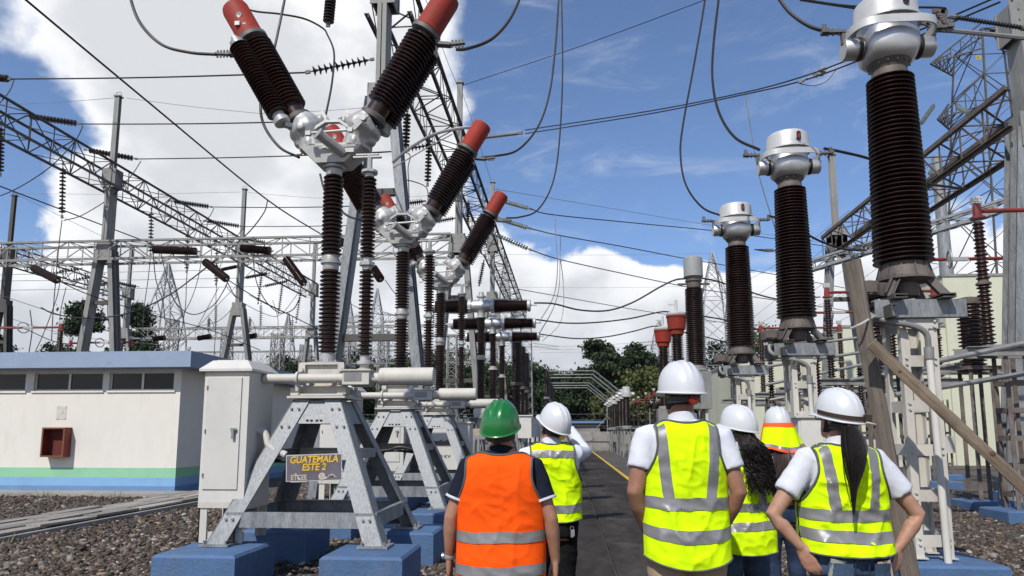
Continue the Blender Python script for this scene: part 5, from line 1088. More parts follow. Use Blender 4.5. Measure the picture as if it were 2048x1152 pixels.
# ================================================================== lattice towers
def pylon(px, top, Y, wb, wt, label, arms=(), mt='steel_far', base_z=0, waist=None, lw=.10):
    p = at(px, top, Y); Hh = p.z; t = thing('lattice_tower', label, 'tower', (p.x, Y, 0), 'lattice towers')
    def hw(f):
        if waist and f > waist: return wt * (1 - (f - waist) / (1 - waist)) + .06
        q = (f / waist) if waist else f; return wb + (wt - wb) * q
    lv = [0]; f = 0
    while f < 1: f += max(.028, 2.0 * hw(f) * .85 / Hh); lv.append(min(f, 1))
    for sx, sy in ((-1, -1), (1, -1), (1, 1), (-1, 1)):
        b = MB(); b.tube([(sx * hw(q), sy * hw(q), q * Hh) for q in lv], lw * .6, 4); b.build('leg', M[mt], t, smooth=0)
    b = MB()
    for i in range(len(lv) - 1):
        a, c = lv[i], lv[i + 1]; A, Cc = hw(a), hw(c)
        for s_ in (-1, 1):
            for ax in (0, 1):
                P = lambda q, k, z: (q * k, s_ * q, z * Hh) if ax == 0 else (s_ * q, q * k, z * Hh)
                b.beam(P(A, -1, a), P(Cc, 1, c), lw * .55, lw * .3); b.beam(P(A, 1, a), P(Cc, -1, c), lw * .55, lw * .3); b.beam(P(Cc, -1, c), P(Cc, 1, c), lw * .55, lw * .3)
    tag(b.build('bracing', M[mt], t, smooth=0), kind='stuff')
    for f, ln, dz in arms:
        z = f * Hh; q = hw(f)
        for s_ in ((-1, 1) if ln > 0 else (-1,)):
            l_ = abs(ln); b = MB(); tip = V(s_ * l_, 0, z)
            for sy in (-1, 1): b.beam((s_ * q, sy * q, z), tip, lw * .7); b.beam((s_ * q, sy * q, z + dz), tip, lw * .7)
            n = 5
            for k in range(1, n):
                g = k / n; lo = [V(s_ * q, sy * q, z).lerp(tip, g) for sy in (-1, 1)]; hi = [V(s_ * q, sy * q, z + dz).lerp(tip, g) for sy in (-1, 1)]; g2 = (k - 1) / n; lo2 = [V(s_ * q, sy * q, z).lerp(tip, g2) for sy in (-1, 1)]
                for j in (0, 1): b.beam(lo[j], hi[j], lw * .4); b.beam(hi[j], lo2[j], lw * .4)
                b.beam(lo[0], lo[1], lw * .4); b.beam(lo[0], lo2[1], lw * .4)
            b.build('crossarm', M[mt], t, smooth=0)
    return t
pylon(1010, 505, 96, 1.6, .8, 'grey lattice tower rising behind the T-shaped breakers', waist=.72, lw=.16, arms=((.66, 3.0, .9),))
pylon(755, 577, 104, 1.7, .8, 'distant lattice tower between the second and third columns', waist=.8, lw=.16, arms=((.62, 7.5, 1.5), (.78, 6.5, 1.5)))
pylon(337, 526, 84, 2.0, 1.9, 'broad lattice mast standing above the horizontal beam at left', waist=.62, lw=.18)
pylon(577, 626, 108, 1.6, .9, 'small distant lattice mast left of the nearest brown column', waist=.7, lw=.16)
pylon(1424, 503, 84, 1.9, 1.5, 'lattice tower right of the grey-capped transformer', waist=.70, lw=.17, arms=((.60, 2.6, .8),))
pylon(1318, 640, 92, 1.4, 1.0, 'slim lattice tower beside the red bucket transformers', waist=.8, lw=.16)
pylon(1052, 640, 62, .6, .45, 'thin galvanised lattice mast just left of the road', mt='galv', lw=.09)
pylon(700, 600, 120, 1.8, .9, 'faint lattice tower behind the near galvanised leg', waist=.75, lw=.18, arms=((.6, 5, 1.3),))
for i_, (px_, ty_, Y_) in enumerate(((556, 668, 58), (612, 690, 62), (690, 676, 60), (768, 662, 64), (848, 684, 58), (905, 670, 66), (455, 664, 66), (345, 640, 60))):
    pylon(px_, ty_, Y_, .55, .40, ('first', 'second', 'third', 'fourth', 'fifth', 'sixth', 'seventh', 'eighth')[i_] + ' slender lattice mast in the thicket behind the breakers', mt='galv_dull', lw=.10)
tw = pylon(1985, 60, 60, 4.6, 2.2, 'large transmission tower with wide arms at the right edge', waist=.97, lw=.15, arms=((.78, 5.2, 2.6), (.92, 5.4, 2.2)), mt='steel_dark')
p = at(1957, 115, 57); nb = thing('tower_plate', 'small yellow number plate on the large tower', 'plate', p); b = MB(); b.box((0, 0, 0), (.42, .03, .30)); b.build('board', M['yellow_paint'], nb, smooth=0); lettering('201', .22, M['black'], nb, (0, -.02, 0), bold=.004)
for i, (a, c) in enumerate((((1869, 208), (1840, 250)), ((1912, 213), (1938, 226)), ((1880, 318), (1858, 350)))):
    ins_string(('left', 'inner', 'lower')[i] + ' pale glass string hanging at the large right tower', PT((*a, 56)), PT((*c, 54)), 14, 'glass_disc', .18, 'glass disc strings')
mp = thing('steel_pole', 'tall galvanised tubular pole behind the rusty beam', 'pole', (at(1908, 700, 46).x, 46, 0)); b = MB(); b.tube([(0, 0, 0), (-.1, 0, 19.5)], [.55, .30], 16); b.build('shaft', M['galv'], mp); b = MB(); [b.cyl((-.05, 0, z), (-.05, 0, z + .12), .52 - z * .012, 16) for z in (8, 12, 16)]; b.build('joint_collar', M['galv'], mp)
# pole with street lamp between the transformers, and short I-post
lp = thing('street_lamp', 'grey pole with a small street lamp behind the second transformer', 'street lamp', (at(1567, 520, 20).x, 20, 0)); zt = at(1567, 502, 20).z
b = MB(); b.tube([(0, 0, 0), (0, 0, zt)], [.10, .085], 10); b.build('pole', M['concrete'], lp); b = MB(); b.beam((0, 0, zt), (-.45, 0, zt + .03), .05, .03); b.hexa([(-.45, -.06, zt), (-.25, -.06, zt), (-.25, .06, zt), (-.45, .06, zt), (-.80, -.05, zt + .06), (-.3, -.05, zt + .06), (-.3, .05, zt + .06), (-.80, .05, zt + .06)]); b.build('lamp_head', M['steel_dark'], lp)
p = at(1662, 312, 28)
# ================================================================== disconnectors with red arms
def disconnector(X0, X1, Y, label, ztop=5.72, zb=3.0, mt='porcelain', far=False, padlab=None):
    t = thing('disconnector', label, 'disconnector', (0, Y, 0), 'disconnectors with red arms')
    for i, X in enumerate((X0, X1)):
        if X is None: continue
        h = (ztop - .35 - zb - .22) / 2; key = ('dis', round(h, 3), mt)
        for j, z in enumerate((zb + .06, zb + .06 + h + .10)):
            part((key, 'por', j), 'post_insulator', M[mt], t, lambda b, j=j: b.lathe(shed_prof(.128 - .015 * j, .118 - .015 * j, .072, 15, h, alt=.16), 14), (X, 0, z))
        part((key, 'fl'), 'flange', M['iron_brown'], t, lambda b: b.lathe([(.08, 0), (.125, .02), (.125, .05), (.085, .085), (.085, .11)], 12), (X, 0, zb + .05 + h))
        part((key, 'top'), 'red_head', M['red_arm'], t, lambda b: (b.lathe([(.13, 0), (.13, .03), (.075, .06), (.07, .26)], 10)), (X, 0, ztop - .35))
        part((key, 'ter'), 'terminal_block', M['alu_white'], t, lambda b: (b.box((0, 0, .06), (.16, .10, .13)), [b.cyl((x, -.05, z), (x, -.07, z), .012, 6) for x in (-.05, 0, .05) for z in (.03, .09)]), (X, 0, ztop - .06), smooth=0)
    xa = X0 if X0 is not None else X1 - 3; xb = X1 if X1 is not None else X0 + 3; z = ztop - .20; xm = (xa + xb) / 2
    if X0 is not None: b = MB(); b.cyl((xa, 0, z), (xm - .12, 0, z), .042, 8); b.build('red_arm', M['red_arm'], t)
    if X1 is not None: b = MB(); b.cyl((xm + .35, 0, z), (xb, 0, z), .042, 8); b.build('red_arm', M['red_arm'], t)
    b = MB(); b.box((xm + .15, 0, z), (.45, .07, .09)); b.build('contact', M['cast'], t, smooth=0)
    b = MB(); P = [(xm - .05 + .06 * math.sin(a), .22 * math.sin(a), z + .20 * math.cos(a)) for a in np.linspace(0, 2 * math.pi, 21)]; b.tube(P, .022, 6, False); b.build('grading_ring', M['cast'], t)
    b = MB(); b.channel((xa - .5, -.18, zb - .08), (xb + .5, -.18, zb - .08), .08, .17, .014, flip=1); b.channel((xa - .5, .18, zb - .08), (xb + .5, .18, zb - .08), .08, .17, .014, flip=-1); [b.box((x, 0, zb + .02), (.34, .46, .03)) for x in (xa, xb)]; b.build('base_beam', M['galv_dull'], t, smooth=0)
    for X in (xa + .3, xb - .3):
        def leg(b):
            for sx in (-1, 1):
                for sy in (-1, 1): b.angle((sx * .16, sy * .17, .2), (sx * .16, sy * .17, zb - .17), .075, .012)
            for zz in np.arange(.45, zb - .3, .48):
                for sy in (-1, 1): b.box((0, sy * .205, zz), (.30, .012, .09))
                for sx in (-1, 1): b.box((sx * .195, 0, zz), (.012, .30, .09))
        part(('dleg', zb), 'lattice_support', M['rust'] if not far else M['galv_dull'], t, leg, (X, 0, 0), smooth=0)
    return t
R_ = [(13.0, 'front'), (16.7, 'second'), (20.5, 'third'), (24.0, 'fourth'), (27.5, 'fifth'), (32.5, 'sixth')]
for i, (Y, nm) in enumerate(R_):
    disconnector(7.5, 10.45, Y, f'{nm} red-armed disconnector of the row right of the road', far=i > 3)
    for X in ((7.8, 10.15) if i < 4 else ()):
        pad(X, Y, .95, .85, .2, f'blue pad under the {"left" if X < 9 else "right"} support of the {nm} red-armed disconnector', 'blue pads of the right disconnectors')
for Y, nm, a, c in ((25.1, 'nearest', -22.3, -19.3), (29.6, 'middle', -22.25, -19.4), (33.5, 'farther', -22.0, -18.9)):
    disconnector(a, c, Y, f'{nm} red-armed disconnector peeping over the blue roof', far=True)
for Y, nm in ((46, 'near'), (50.6, 'middle'), (56, 'farther'), (60, 'farthest')):
    disconnector(5.6, 8.6, Y, f'{nm} small red-armed disconnector far down the road', ztop=4.3, zb=2.0, mt='porcelain_far', far=True)

def arrester(px, Y, z0, z1, label, r=.24):
    X = at(px, 690, Y).x; t = thing('surge_arrester', label, 'arrester', (X, Y, 0), 'fat brown arresters')
    b = MB(); b.lathe(shed_prof(r, r, r * .72, 16, z1 - z0), 18, (0, 0, z0)); b.build('porcelain', M['porcelain'], t); b = MB(); b.lathe([(r * .9, z1), (r, z1 + .02), (r, z1 + .14), (r * .5, z1 + .17)], 18); b.lathe([(r, z0 - .06), (r, z0)], 18); b.build('flange', M['iron_brown'], t)
    b = MB(); [b.angle((sx * .2, sy * .2, 0.1), (sx * .2, sy * .2, z0 - .08), .08) for sx in (-1, 1) for sy in (-1, 1)]; b.box((0, 0, z0 - .07), (.6, .6, .03)); b.build('stand', M['rust'], t, smooth=0); pad(X, Y, .9, .9, .18, f'blue pad under the {label}', 'blue pads of the arresters')
arrester(1944, 14.9, 2.85, 4.1, 'fat brown arrester beside the front right disconnector'); arrester(1750, 18.4, 2.6, 4.2, 'fat brown arrester beside the upright board')
# pale building behind
pb = thing('pale_building', 'pale yellow-green windowless building behind the right disconnectors', 'building', (0, 34.5, 0))
for a, c, h, y in ((8.4, 13.3, 5.0, .25), (13.3, 18.05, 6.55, .12), (18.05, 30, 8.95, 0)):
    b = MB(); b.bx(a, c, y, 9, 0, h); w_ = b.build('wall', M['pale_wall'], pb, smooth=0); b = MB(); b.bx(a - .05, c + .05, y - .05, 9.05, h, h + .12); b.build('coping', M['concrete'], w_, smooth=0)
# timber boards leaning on the nearest transformer pedestal
def timber(label, p0, p1, w, d, mt, up):
    D = Vector(p1) - Vector(p0); L = D.length; dd, a, u = frame(D, up); t = thing('timber_board', label, 'board', p0); t.rotation_euler = Matrix((dd, a, u)).transposed().to_euler(); n = 24; rows = []; rr = random.Random(len(label))
    for i in range(n + 1):
        f = i / n; wob = [rr.uniform(-.003, .003) for _ in range(8)]; bow = .012 * math.sin(f * math.pi)
        prof = [(-w / 2, -d / 2 + .006), (-w / 2 + .006, -d / 2), (w / 2 - .006, -d / 2), (w / 2, -d / 2 + .006), (w / 2, d / 2 - .006), (w / 2 - .006, d / 2), (-w / 2 + .006, d / 2), (-w / 2, d / 2 - .006)]
        rows.append([(L * f, x + wob[j] + bow, y + wob[-j]) for j, (x, y) in enumerate(prof)])
    b = MB(); b.grid(rows, True); b.add(rows[0], [tuple(range(7, -1, -1))]); b.add(rows[-1], [tuple(range(8))]); b.build('plank', M[mt], t, smooth=.7)
    k = MB(); [k.lathe([(.0, .0015), (.022, .001), (.026, -.001)], 10, (L * f, x * w, -d / 2 - .0005), (0, 0, -1)) for f, x in ((.12, .1), (.46, -.2), (.83, .15))]; k.build('knot', mat('knot', (.10, .065, .045), .85), t); return t
bp = gnd(1772, 1166); 
timber('upright weathered grey board standing beside the nearest transformer pedestal', (bp.x, 7.0, 0), at(1705, 522, 7.15), .16, .05, 'wood_post', V(0, 1, 0))
timber('long brown timber slanting down to the right edge', at(1742, 686, 6.86), at(2290, 1195, 6.6), .10, .145, 'wood_plank', V(0, -1, .4))
wire('tie_strap', 'white strap tying the upright board to the pedestal', [(1702, 657, 7.05), (1722, 648, 7.0), (1742, 636, 7.1), (1752, 632, 7.3)], .012, 'alu_white', 'strap')
wire('tie_rod', 'thin white rod behind the helmet joining board and pedestal', [(1722, 842, 7.1), (1750, 849, 7.1), (1778, 855, 7.3)], .010, 'alu_white', 'rod')
k = thing('terminal_cabinet', 'small grey cabinet on the second transformer pedestal', 'cabinet', (CX_, 11.15, 0)); b = MB(); b.bx(-.26, .12, -.62, -.30, .95, 1.72); b.build('body', M['beige'], k, smooth=0); b = MB(); b.bx(-.30, .16, -.66, -.26, 1.72, 1.745); b.build('roof', M['beige'], k, smooth=0); b = MB(); b.bx(-.22, .08, -.632, -.622, 1.0, 1.68); b.build('door', M['beige'], k, smooth=0)
# operating pipes and beams in the right yard
PG = 'operating pipes in the right yard'
for i, (p0, p1, r) in enumerate((((1780, 742, 12), (2080, 680, 12.2), .045), ((1790, 790, 12.5), (2080, 742, 12.7), .045), ((1700, 760, 16), (1960, 722, 16), .04), ((1520, 735, 21), (1720, 705, 21), .045), ((1530, 770, 22), (1730, 728, 22), .045), ((1540, 800, 22), (1760, 760, 21), .04), ((1600, 690, 19), (1745, 672, 18), .035), ((1900, 745, 15), (2060, 748, 15), .03))):
    b = MB(); b.cyl(PT(p0), PT(p1), r, 8); tag(b.build('operating_pipe', M['cable_grey']), ('lowest-left', 'long middle', 'short', 'upper far', 'second far', 'third far', 'thin far', 'thin level')[i] + ' grey operating pipe in the right yard', 'pipe', PG)
for i, (X, Y, h) in enumerate(((6.4, 18.5, 2.4), (6.3, 22.2, 2.4), (12.6, 19.5, 2.6), (9.0, 22.3, 2.2), (6.2, 25.8, 2.4), (12.4, 24.5, 2.6), (11.9, 14.8, 2.7), (6.25, 14.6, 2.2))):
    nm = ('first', 'second', 'third', 'fourth', 'fifth', 'sixth', 'seventh', 'eighth')[i]
    t = thing('steel_pedestal', f'{nm} rusty lattice pedestal carrying a small grey box, right yard', 'pedestal', (X, Y, 0), 'small pedestals in the right yard')
    part(('sp', h), 'lattice_support', M['rust'], t, lambda b, h=h: ([b.angle((sx * .16, sy * .16, .15), (sx * .16, sy * .16, h), .07) for sx in (-1, 1) for sy in (-1, 1)], [b.box((0, sy * .19, z), (.3, .012, .08)) for sy in (-1, 1) for z in (.5, 1, 1.5, 2)]), smooth=0)
    part(('spb', h), 'box', M['beige_old'], t, lambda b: b.bx(-.2, .2, -.34, -.2, .85, 1.4), smooth=0)
    part(('spi', h), 'post_insulator', M['porcelain'], t, lambda b, h=h: b.lathe(shed_prof(.11, .10, .06, 16, 1.3), 12, (0, 0, h)))
    pad(X, Y, .85, .85, .16, f'blue pad under the {nm} small lattice pedestal', 'blue pads of small pedestals')

# ================================================================== far bay down the road
for i, Y in enumerate((45.0, 47.8, 50.6, 56.0, 59.0, 62.0)):
    nm = ('nearest', 'second', 'third', 'fourth', 'fifth', 'farthest')[i]
    t = thing('post_insulator_column', f'{nm} far brown column left of the road carrying a bus pipe', 'insulator', (-1.30, Y, 0), 'far bus columns left')
    part('fc_por', 'porcelain', M['porcelain_far'], t, lambda b: (b.lathe(shed_prof(.17, .15, .12, 22, 1.55), 12, (0, 0, 2.1)), b.lathe(shed_prof(.17, .16, .12, 22, 1.6), 12, (0, 0, 3.8)))); part('fc_st', 'stand', M['galv_dull'], t, lambda b: ([b.angle((sx * .2, sy * .2, 0), (sx * .15, sy * .15, 2.05), .08) for sx in (-1, 1) for sy in (-1, 1)], b.box((0, 0, 2.07), (.4, .4, .05)), b.cyl((0, 0, 3.65), (0, 0, 3.8), .2, 12)), smooth=0)
    b = MB(); b.tube([(-1.30, Y, 5.45), (1.75, Y, 5.45), (3.45, Y, 4.05)], .04, 8); tag(b.build('bus_pipe', M['cable_grey']), f'{nm} bent aluminium bus pipe over the far road', 'pipe', 'bent bus pipes')
    t = thing('current_transformer', f'{nm} small white-headed transformer far down the right side', 'transformer', (3.75, Y, 0), 'far white-headed transformers')
    part('ff_por', 'porcelain', M['porcelain_far'], t, lambda b: b.lathe(shed_prof(.27, .22, .19, 26, 1.75), 14, (0, 0, 1.95))); part('ff_head', 'head', M['alu_white'], t, lambda b: (b.lathe([(.2, 3.70), (.33, 3.78), (.34, 4.05), (.26, 4.08), (.25, 4.38), (.2, 4.42), (0, 4.43)], 16), b.lathe([(.12, -.5), (.12, .5)], 12, (0, 0, 3.95), (1, 0, 0)))); part('ff_st', 'stand', M['galv_dull'], t, lambda b: ([b.angle((sx * .3, sy * .3, 0), (sx * .2, sy * .2, 1.75), .09) for sx in (-1, 1) for sy in (-1, 1)], b.lathe([(.35, 1.75), (.36, 1.9), (.25, 1.95)], 14), b.bx(-.12, .2, -.4, -.3, .8, 1.4)), smooth=.5)
for i, (X, Y) in enumerate(((-2.4, 33.5), (-2.38, 36.5), (-2.35, 39.5))):
    t = thing('voltage_transformer', ('nearest', 'middle', 'farthest')[i] + ' thick dark two-section column behind the T-shaped breakers', 'transformer', (X, Y, 0), 'dark two-section columns')
    part('vt_por', 'porcelain', M['porcelain_far'], t, lambda b: (b.lathe(shed_prof(.30, .28, .21, 24, 2.1), 14, (0, 0, 3.9)), b.lathe(shed_prof(.22, .20, .15, 22, 1.5), 14, (0, 0, 2.2)))); part('vt_mid', 'flange', M['iron_brown'], t, lambda b: b.lathe([(.2, 3.7), (.33, 3.75), (.33, 3.88), (.28, 3.92)], 14)); part('vt_st', 'stand', M['galv_dull'], t, lambda b: ([b.angle((sx * .2, sy * .2, 0), (sx * .2, sy * .2, 2.1), .08) for sx in (-1, 1) for sy in (-1, 1)], b.box((0, 0, 2.12), (.5, .5, .1))), smooth=0)
    k = thing('control_cabinet', ('nearest', 'middle', 'farthest')[i] + ' grey box right of the green helmet', 'cabinet', (X + .5, Y - 6.5, 0), 'grey boxes by the road'); part('vk', 'body', M['beige'], k, lambda b: b.bx(0, .62, -.2, .2, 1.15, 2.05), smooth=0); part('vks', 'stand', M['galv_dull'], k, lambda b: [b.beam((x, 0, 0), (x, 0, 1.15), .06) for x in (.08, .32, .54)], smooth=0)
# ================================================================== people
def skin_mat(name, c): return mat(name, c, 0.55, 0, 0.10, 8, bump=0.05, bscale=60, spec=.35, rnd=0, dirt=(c[0] * .68, c[1] * .52, c[2] * .45), dirt_lo=.46, dirt_hi=.72, dirt_scale=7)
M['skin_a'] = skin_mat('skin_a', (0.36, 0.19, 0.125)); M['skin_b'] = skin_mat('skin_b', (0.30, 0.155, 0.10)); M['skin_c'] = skin_mat('skin_c', (0.40, 0.225, 0.155))
def cloth(name, c, var=.06, bump=.10, bscale=120, rough=.85): return mat(name, c, rough, 0, var, 9, bump=bump, bscale=bscale, rnd=0, spec=.12)
M['vest_yellow'] = cloth('vest_yellow', (0.62, 0.90, 0.004), rough=.95); M['vest_orange'] = cloth('vest_orange', (0.95, 0.10, 0.006), rough=.95, bump=.35, bscale=320); M['reflective'] = mat('reflective', (0.21, 0.21, 0.215), .42, .15, .1, 9, rnd=0); M['binding'] = cloth('binding', (0.10, 0.11, 0.10)); M['trim_orange'] = cloth('trim_orange', (0.85, 0.11, 0.03))
M['shirt_white'] = cloth('shirt_white', (0.60, 0.62, 0.68)); M['shirt_navy'] = cloth('shirt_navy', (0.012, 0.014, 0.026)); M['shirt_maroon'] = cloth('shirt_maroon', (0.06, 0.012, 0.02))
M['denim'] = cloth('denim', (0.055, 0.085, 0.14), .35, .2, 200); M['denim_dark'] = cloth('denim_dark', (0.022, 0.035, 0.07), .3, .2, 200); M['khaki'] = cloth('khaki', (0.34, 0.26, 0.18), .06); M['black_cloth'] = cloth('black_cloth', (0.010, 0.010, 0.011))
M['helmet_white'] = mat('helmet_white', (0.57, 0.585, 0.605), .30, 0, .02, 3, rnd=0, coat=.3, dirt=(.49, .49, .48), dirt_lo=.58, dirt_hi=.9); M['helmet_green'] = mat('helmet_green', (0.010, 0.145, 0.030), .28, 0, .06, 3, rnd=0, coat=.3)
M['hair'] = mat('hair', (0.010, 0.008, 0.007), .55, 0, .3, 30, rnd=0, spec=.3); M['hair_brown'] = mat('hair_brown', (0.035, 0.018, 0.012), .42, 0, .35, 30, rnd=0, spec=.5); M['hair_grey'] = mat('hair_grey', (0.10, 0.095, 0.09), .6, 0, .4, 60, rnd=0)
M['strap_brown'] = cloth('strap_brown', (0.05, 0.035, 0.026)); M['phone'] = mat('phone', (0.33, 0.35, 0.32), .3, 0, .05); M['phone_case'] = mat('phone_case', (0.42, 0.32, 0.26), .4, 0, .05)

def dense(z, v, n=80):
    P = spline([Vector((a, b, 0)) for a, b in zip(z, v)], 10); a = np.array([p.x for p in P]); b = np.array([p.y for p in P]); o = np.argsort(a); return a[o], b[o]
class Torso:
    Z_ = (.76, .82, .90, .98, 1.06, 1.14, 1.22, 1.30, 1.36, 1.405, 1.44, 1.468, 1.492, 1.53)
    def __init__(s, k, bw, fem=False, loose=False):
        if fem: wx = (.148, .168, .180, .166, .146, .145, .156, .167, .170, .165, .140, .088, .058, .052); dy = (.10, .118, .125, .112, .098, .098, .108, .113, .110, .100, .084, .068, .057, .052)
        else: wx = (.150, .168, .174, .168, .163, .166, .174, .184, .190, .186, .158, .098, .066, .060); dy = (.105, .122, .124, .116, .112, .114, .118, .120, .116, .106, .090, .072, .062, .058)
        if loose:
            wx = tuple(max(a, .186 if not fem else .178) if z < 1.38 else a for a, z in zip(wx, s.Z_)); dy = tuple(max(a, (.150 if fem and z < .95 else .138 if fem and z < 1.03 else .128 if not fem else .122)) if z < 1.33 else a for a, z in zip(dy, s.Z_))
        yc = (-.01, -.018, -.016, -.004, .004, .006, .002, -.002, -.006, -.010, -.012, -.008, 0, .01)
        s.k = k; s.z, s.wx = dense([q * k for q in s.Z_], [q * k * bw for q in wx]); _, s.dy = dense([q * k for q in s.Z_], [q * k * (bw * .5 + .5) for q in dy]); _, s.yc = dense([q * k for q in s.Z_], [q * k for q in yc]); s.p = 2.35
    def at(s, z): return np.interp(z, s.z, s.wx), np.interp(z, s.z, s.dy), np.interp(z, s.z, s.yc)
    def ring(s, z, n, off=0.0):
        w, d, c = s.at(z); w += off; d += off; out = []
        for i in range(n):
            g = 2 * math.pi * i / n; cx, sy = math.cos(g), math.sin(g); q = 2 / s.p
            out.append((w * math.copysign(abs(cx) ** q, cx), c + d * math.copysign(abs(sy) ** q, sy), z))
        return out
    def back(s, x, z, off, side):      # point on the back (side=-1) or front (side=1) surface
        w, d, c = s.at(z); w += off; d += off; r = max(0.0, 1 - (abs(x) / w) ** s.p) ** (1 / s.p)
        return c + side * d * r
    def ztop(s, x, off):
        zz = s.z[s.z > 1.30 * s.k]; ww = np.interp(zz, s.z, s.wx) + off; ok = zz[ww >= abs(x)]
        return (ok.max() if len(ok) else zz.min())
def fold(x, z, seed, amp):
    r1 = 1 - abs(mnoise.noise(Vector((x * 6 + z * 4 + seed, z * 5 - x * 6, seed * 3.1)))) * 2
    r2 = 1 - abs(mnoise.noise(Vector((x * 9 - z * 7, z * 11 + x * 9 + seed, seed * 2.3)))) * 2
    return amp * (.55 * max(0, r1) ** 3 + .35 * max(0, r2) ** 3 - .3) + amp * .75 * (mnoise.noise(Vector((x * 7 + seed, z * 3.2, seed * 1.7))) + .6 * mnoise.noise(Vector((x * 14, z * 9 + x * 8, seed + 4.2))) + .35 * mnoise.noise(Vector((x * 5, z * 26 + x * 10, seed + 9.1))))
def puff(me, fn):
    n = len(me.vertices); co = np.empty(n * 3, np.float32); no = np.empty(n * 3, np.float32)
    me.vertices.foreach_get('co', co); me.vertex_normals.foreach_get('vector', no); co = co.reshape(-1, 3); no = no.reshape(-1, 3)
    d = np.array([fn(float(p[0]), float(p[2])) for p in co], np.float32)
    me.vertices.foreach_set('co', (co + no * d[:, None]).ravel()); me.update()
def hand(b, wr, dr, nrm, side, k, curl=.5, spread=.022):
    """wr wrist, dr towards the fingers, nrm out of the back of the hand, side = direction of the thumb"""
    wr, dr = Vector(wr), Vector(dr).normalized(); nrm = Vector(nrm); nrm = (nrm - dr * nrm.dot(dr)).normalized(); sd = dr.cross(nrm).normalized()
    if sd.dot(Vector(side)) < 0: sd = -sd
    for i, ln in enumerate((.072, .080, .074, .060)):
        o = (1.5 - i) * spread; kn = wr + dr * (.088 - .006 * abs(i - 1.2)) * k + sd * o * k
        b.tube([wr + sd * o * .5 * k - dr * .005, wr + dr * .045 * k + sd * o * .8 * k, kn], [.018 * k, .0165 * k, .0125 * k], 8)
        p = kn; d = dr.copy()
        pts = [kn]; rr = [.0105 * k]
        for j, f in enumerate((.45, .32, .23)):
            ax = sd; d = Quaternion(ax, (curl * (0.55 + .35 * j)) * (1 if (dr.cross(nrm)).dot(sd) > 0 else -1) * -1) @ d; p = p + d * ln * f * k; pts.append(p); rr.append((.0095 - .0012 * j) * k)
        b.tube(pts, rr, 7)
    t0 = wr + dr * .02 * k + sd * .026 * k; b.tube([t0, t0 + (dr * .5 + sd * .75 - nrm * .25).normalized() * .04 * k, t0 + (dr * .72 + sd * .6 - nrm * .35).normalized() * .072 * k, t0 + (dr * .9 + sd * .45 - nrm * .45).normalized() * .10 * k], [.015 * k, .0125 * k, .0105 * k, .008 * k], 7)
HEAD = ((.0, .028, .024, .070), (.012, .044, .045, .056), (.035, .056, .066, .038), (.065, .064, .082, .020), (.10, .071, .092, .008), (.135, .076, .097, .002), (.165, .0765, .097, -.001), (.192, .069, .089, -.003), (.215, .053, .071, -.004), (.230, .030, .042, -.004), (.236, .008, .012, -.004))
def head_rows(off=0.0, n=24, z0=-1, z1=9):
    rows = []
    for z, w, d, c in HEAD:
        if z0 <= z <= z1: rows.append([((w + off) * math.cos(2 * math.pi * i / n), c + (d + off) * math.sin(2 * math.pi * i / n), z) for i in range(n)])
    return rows
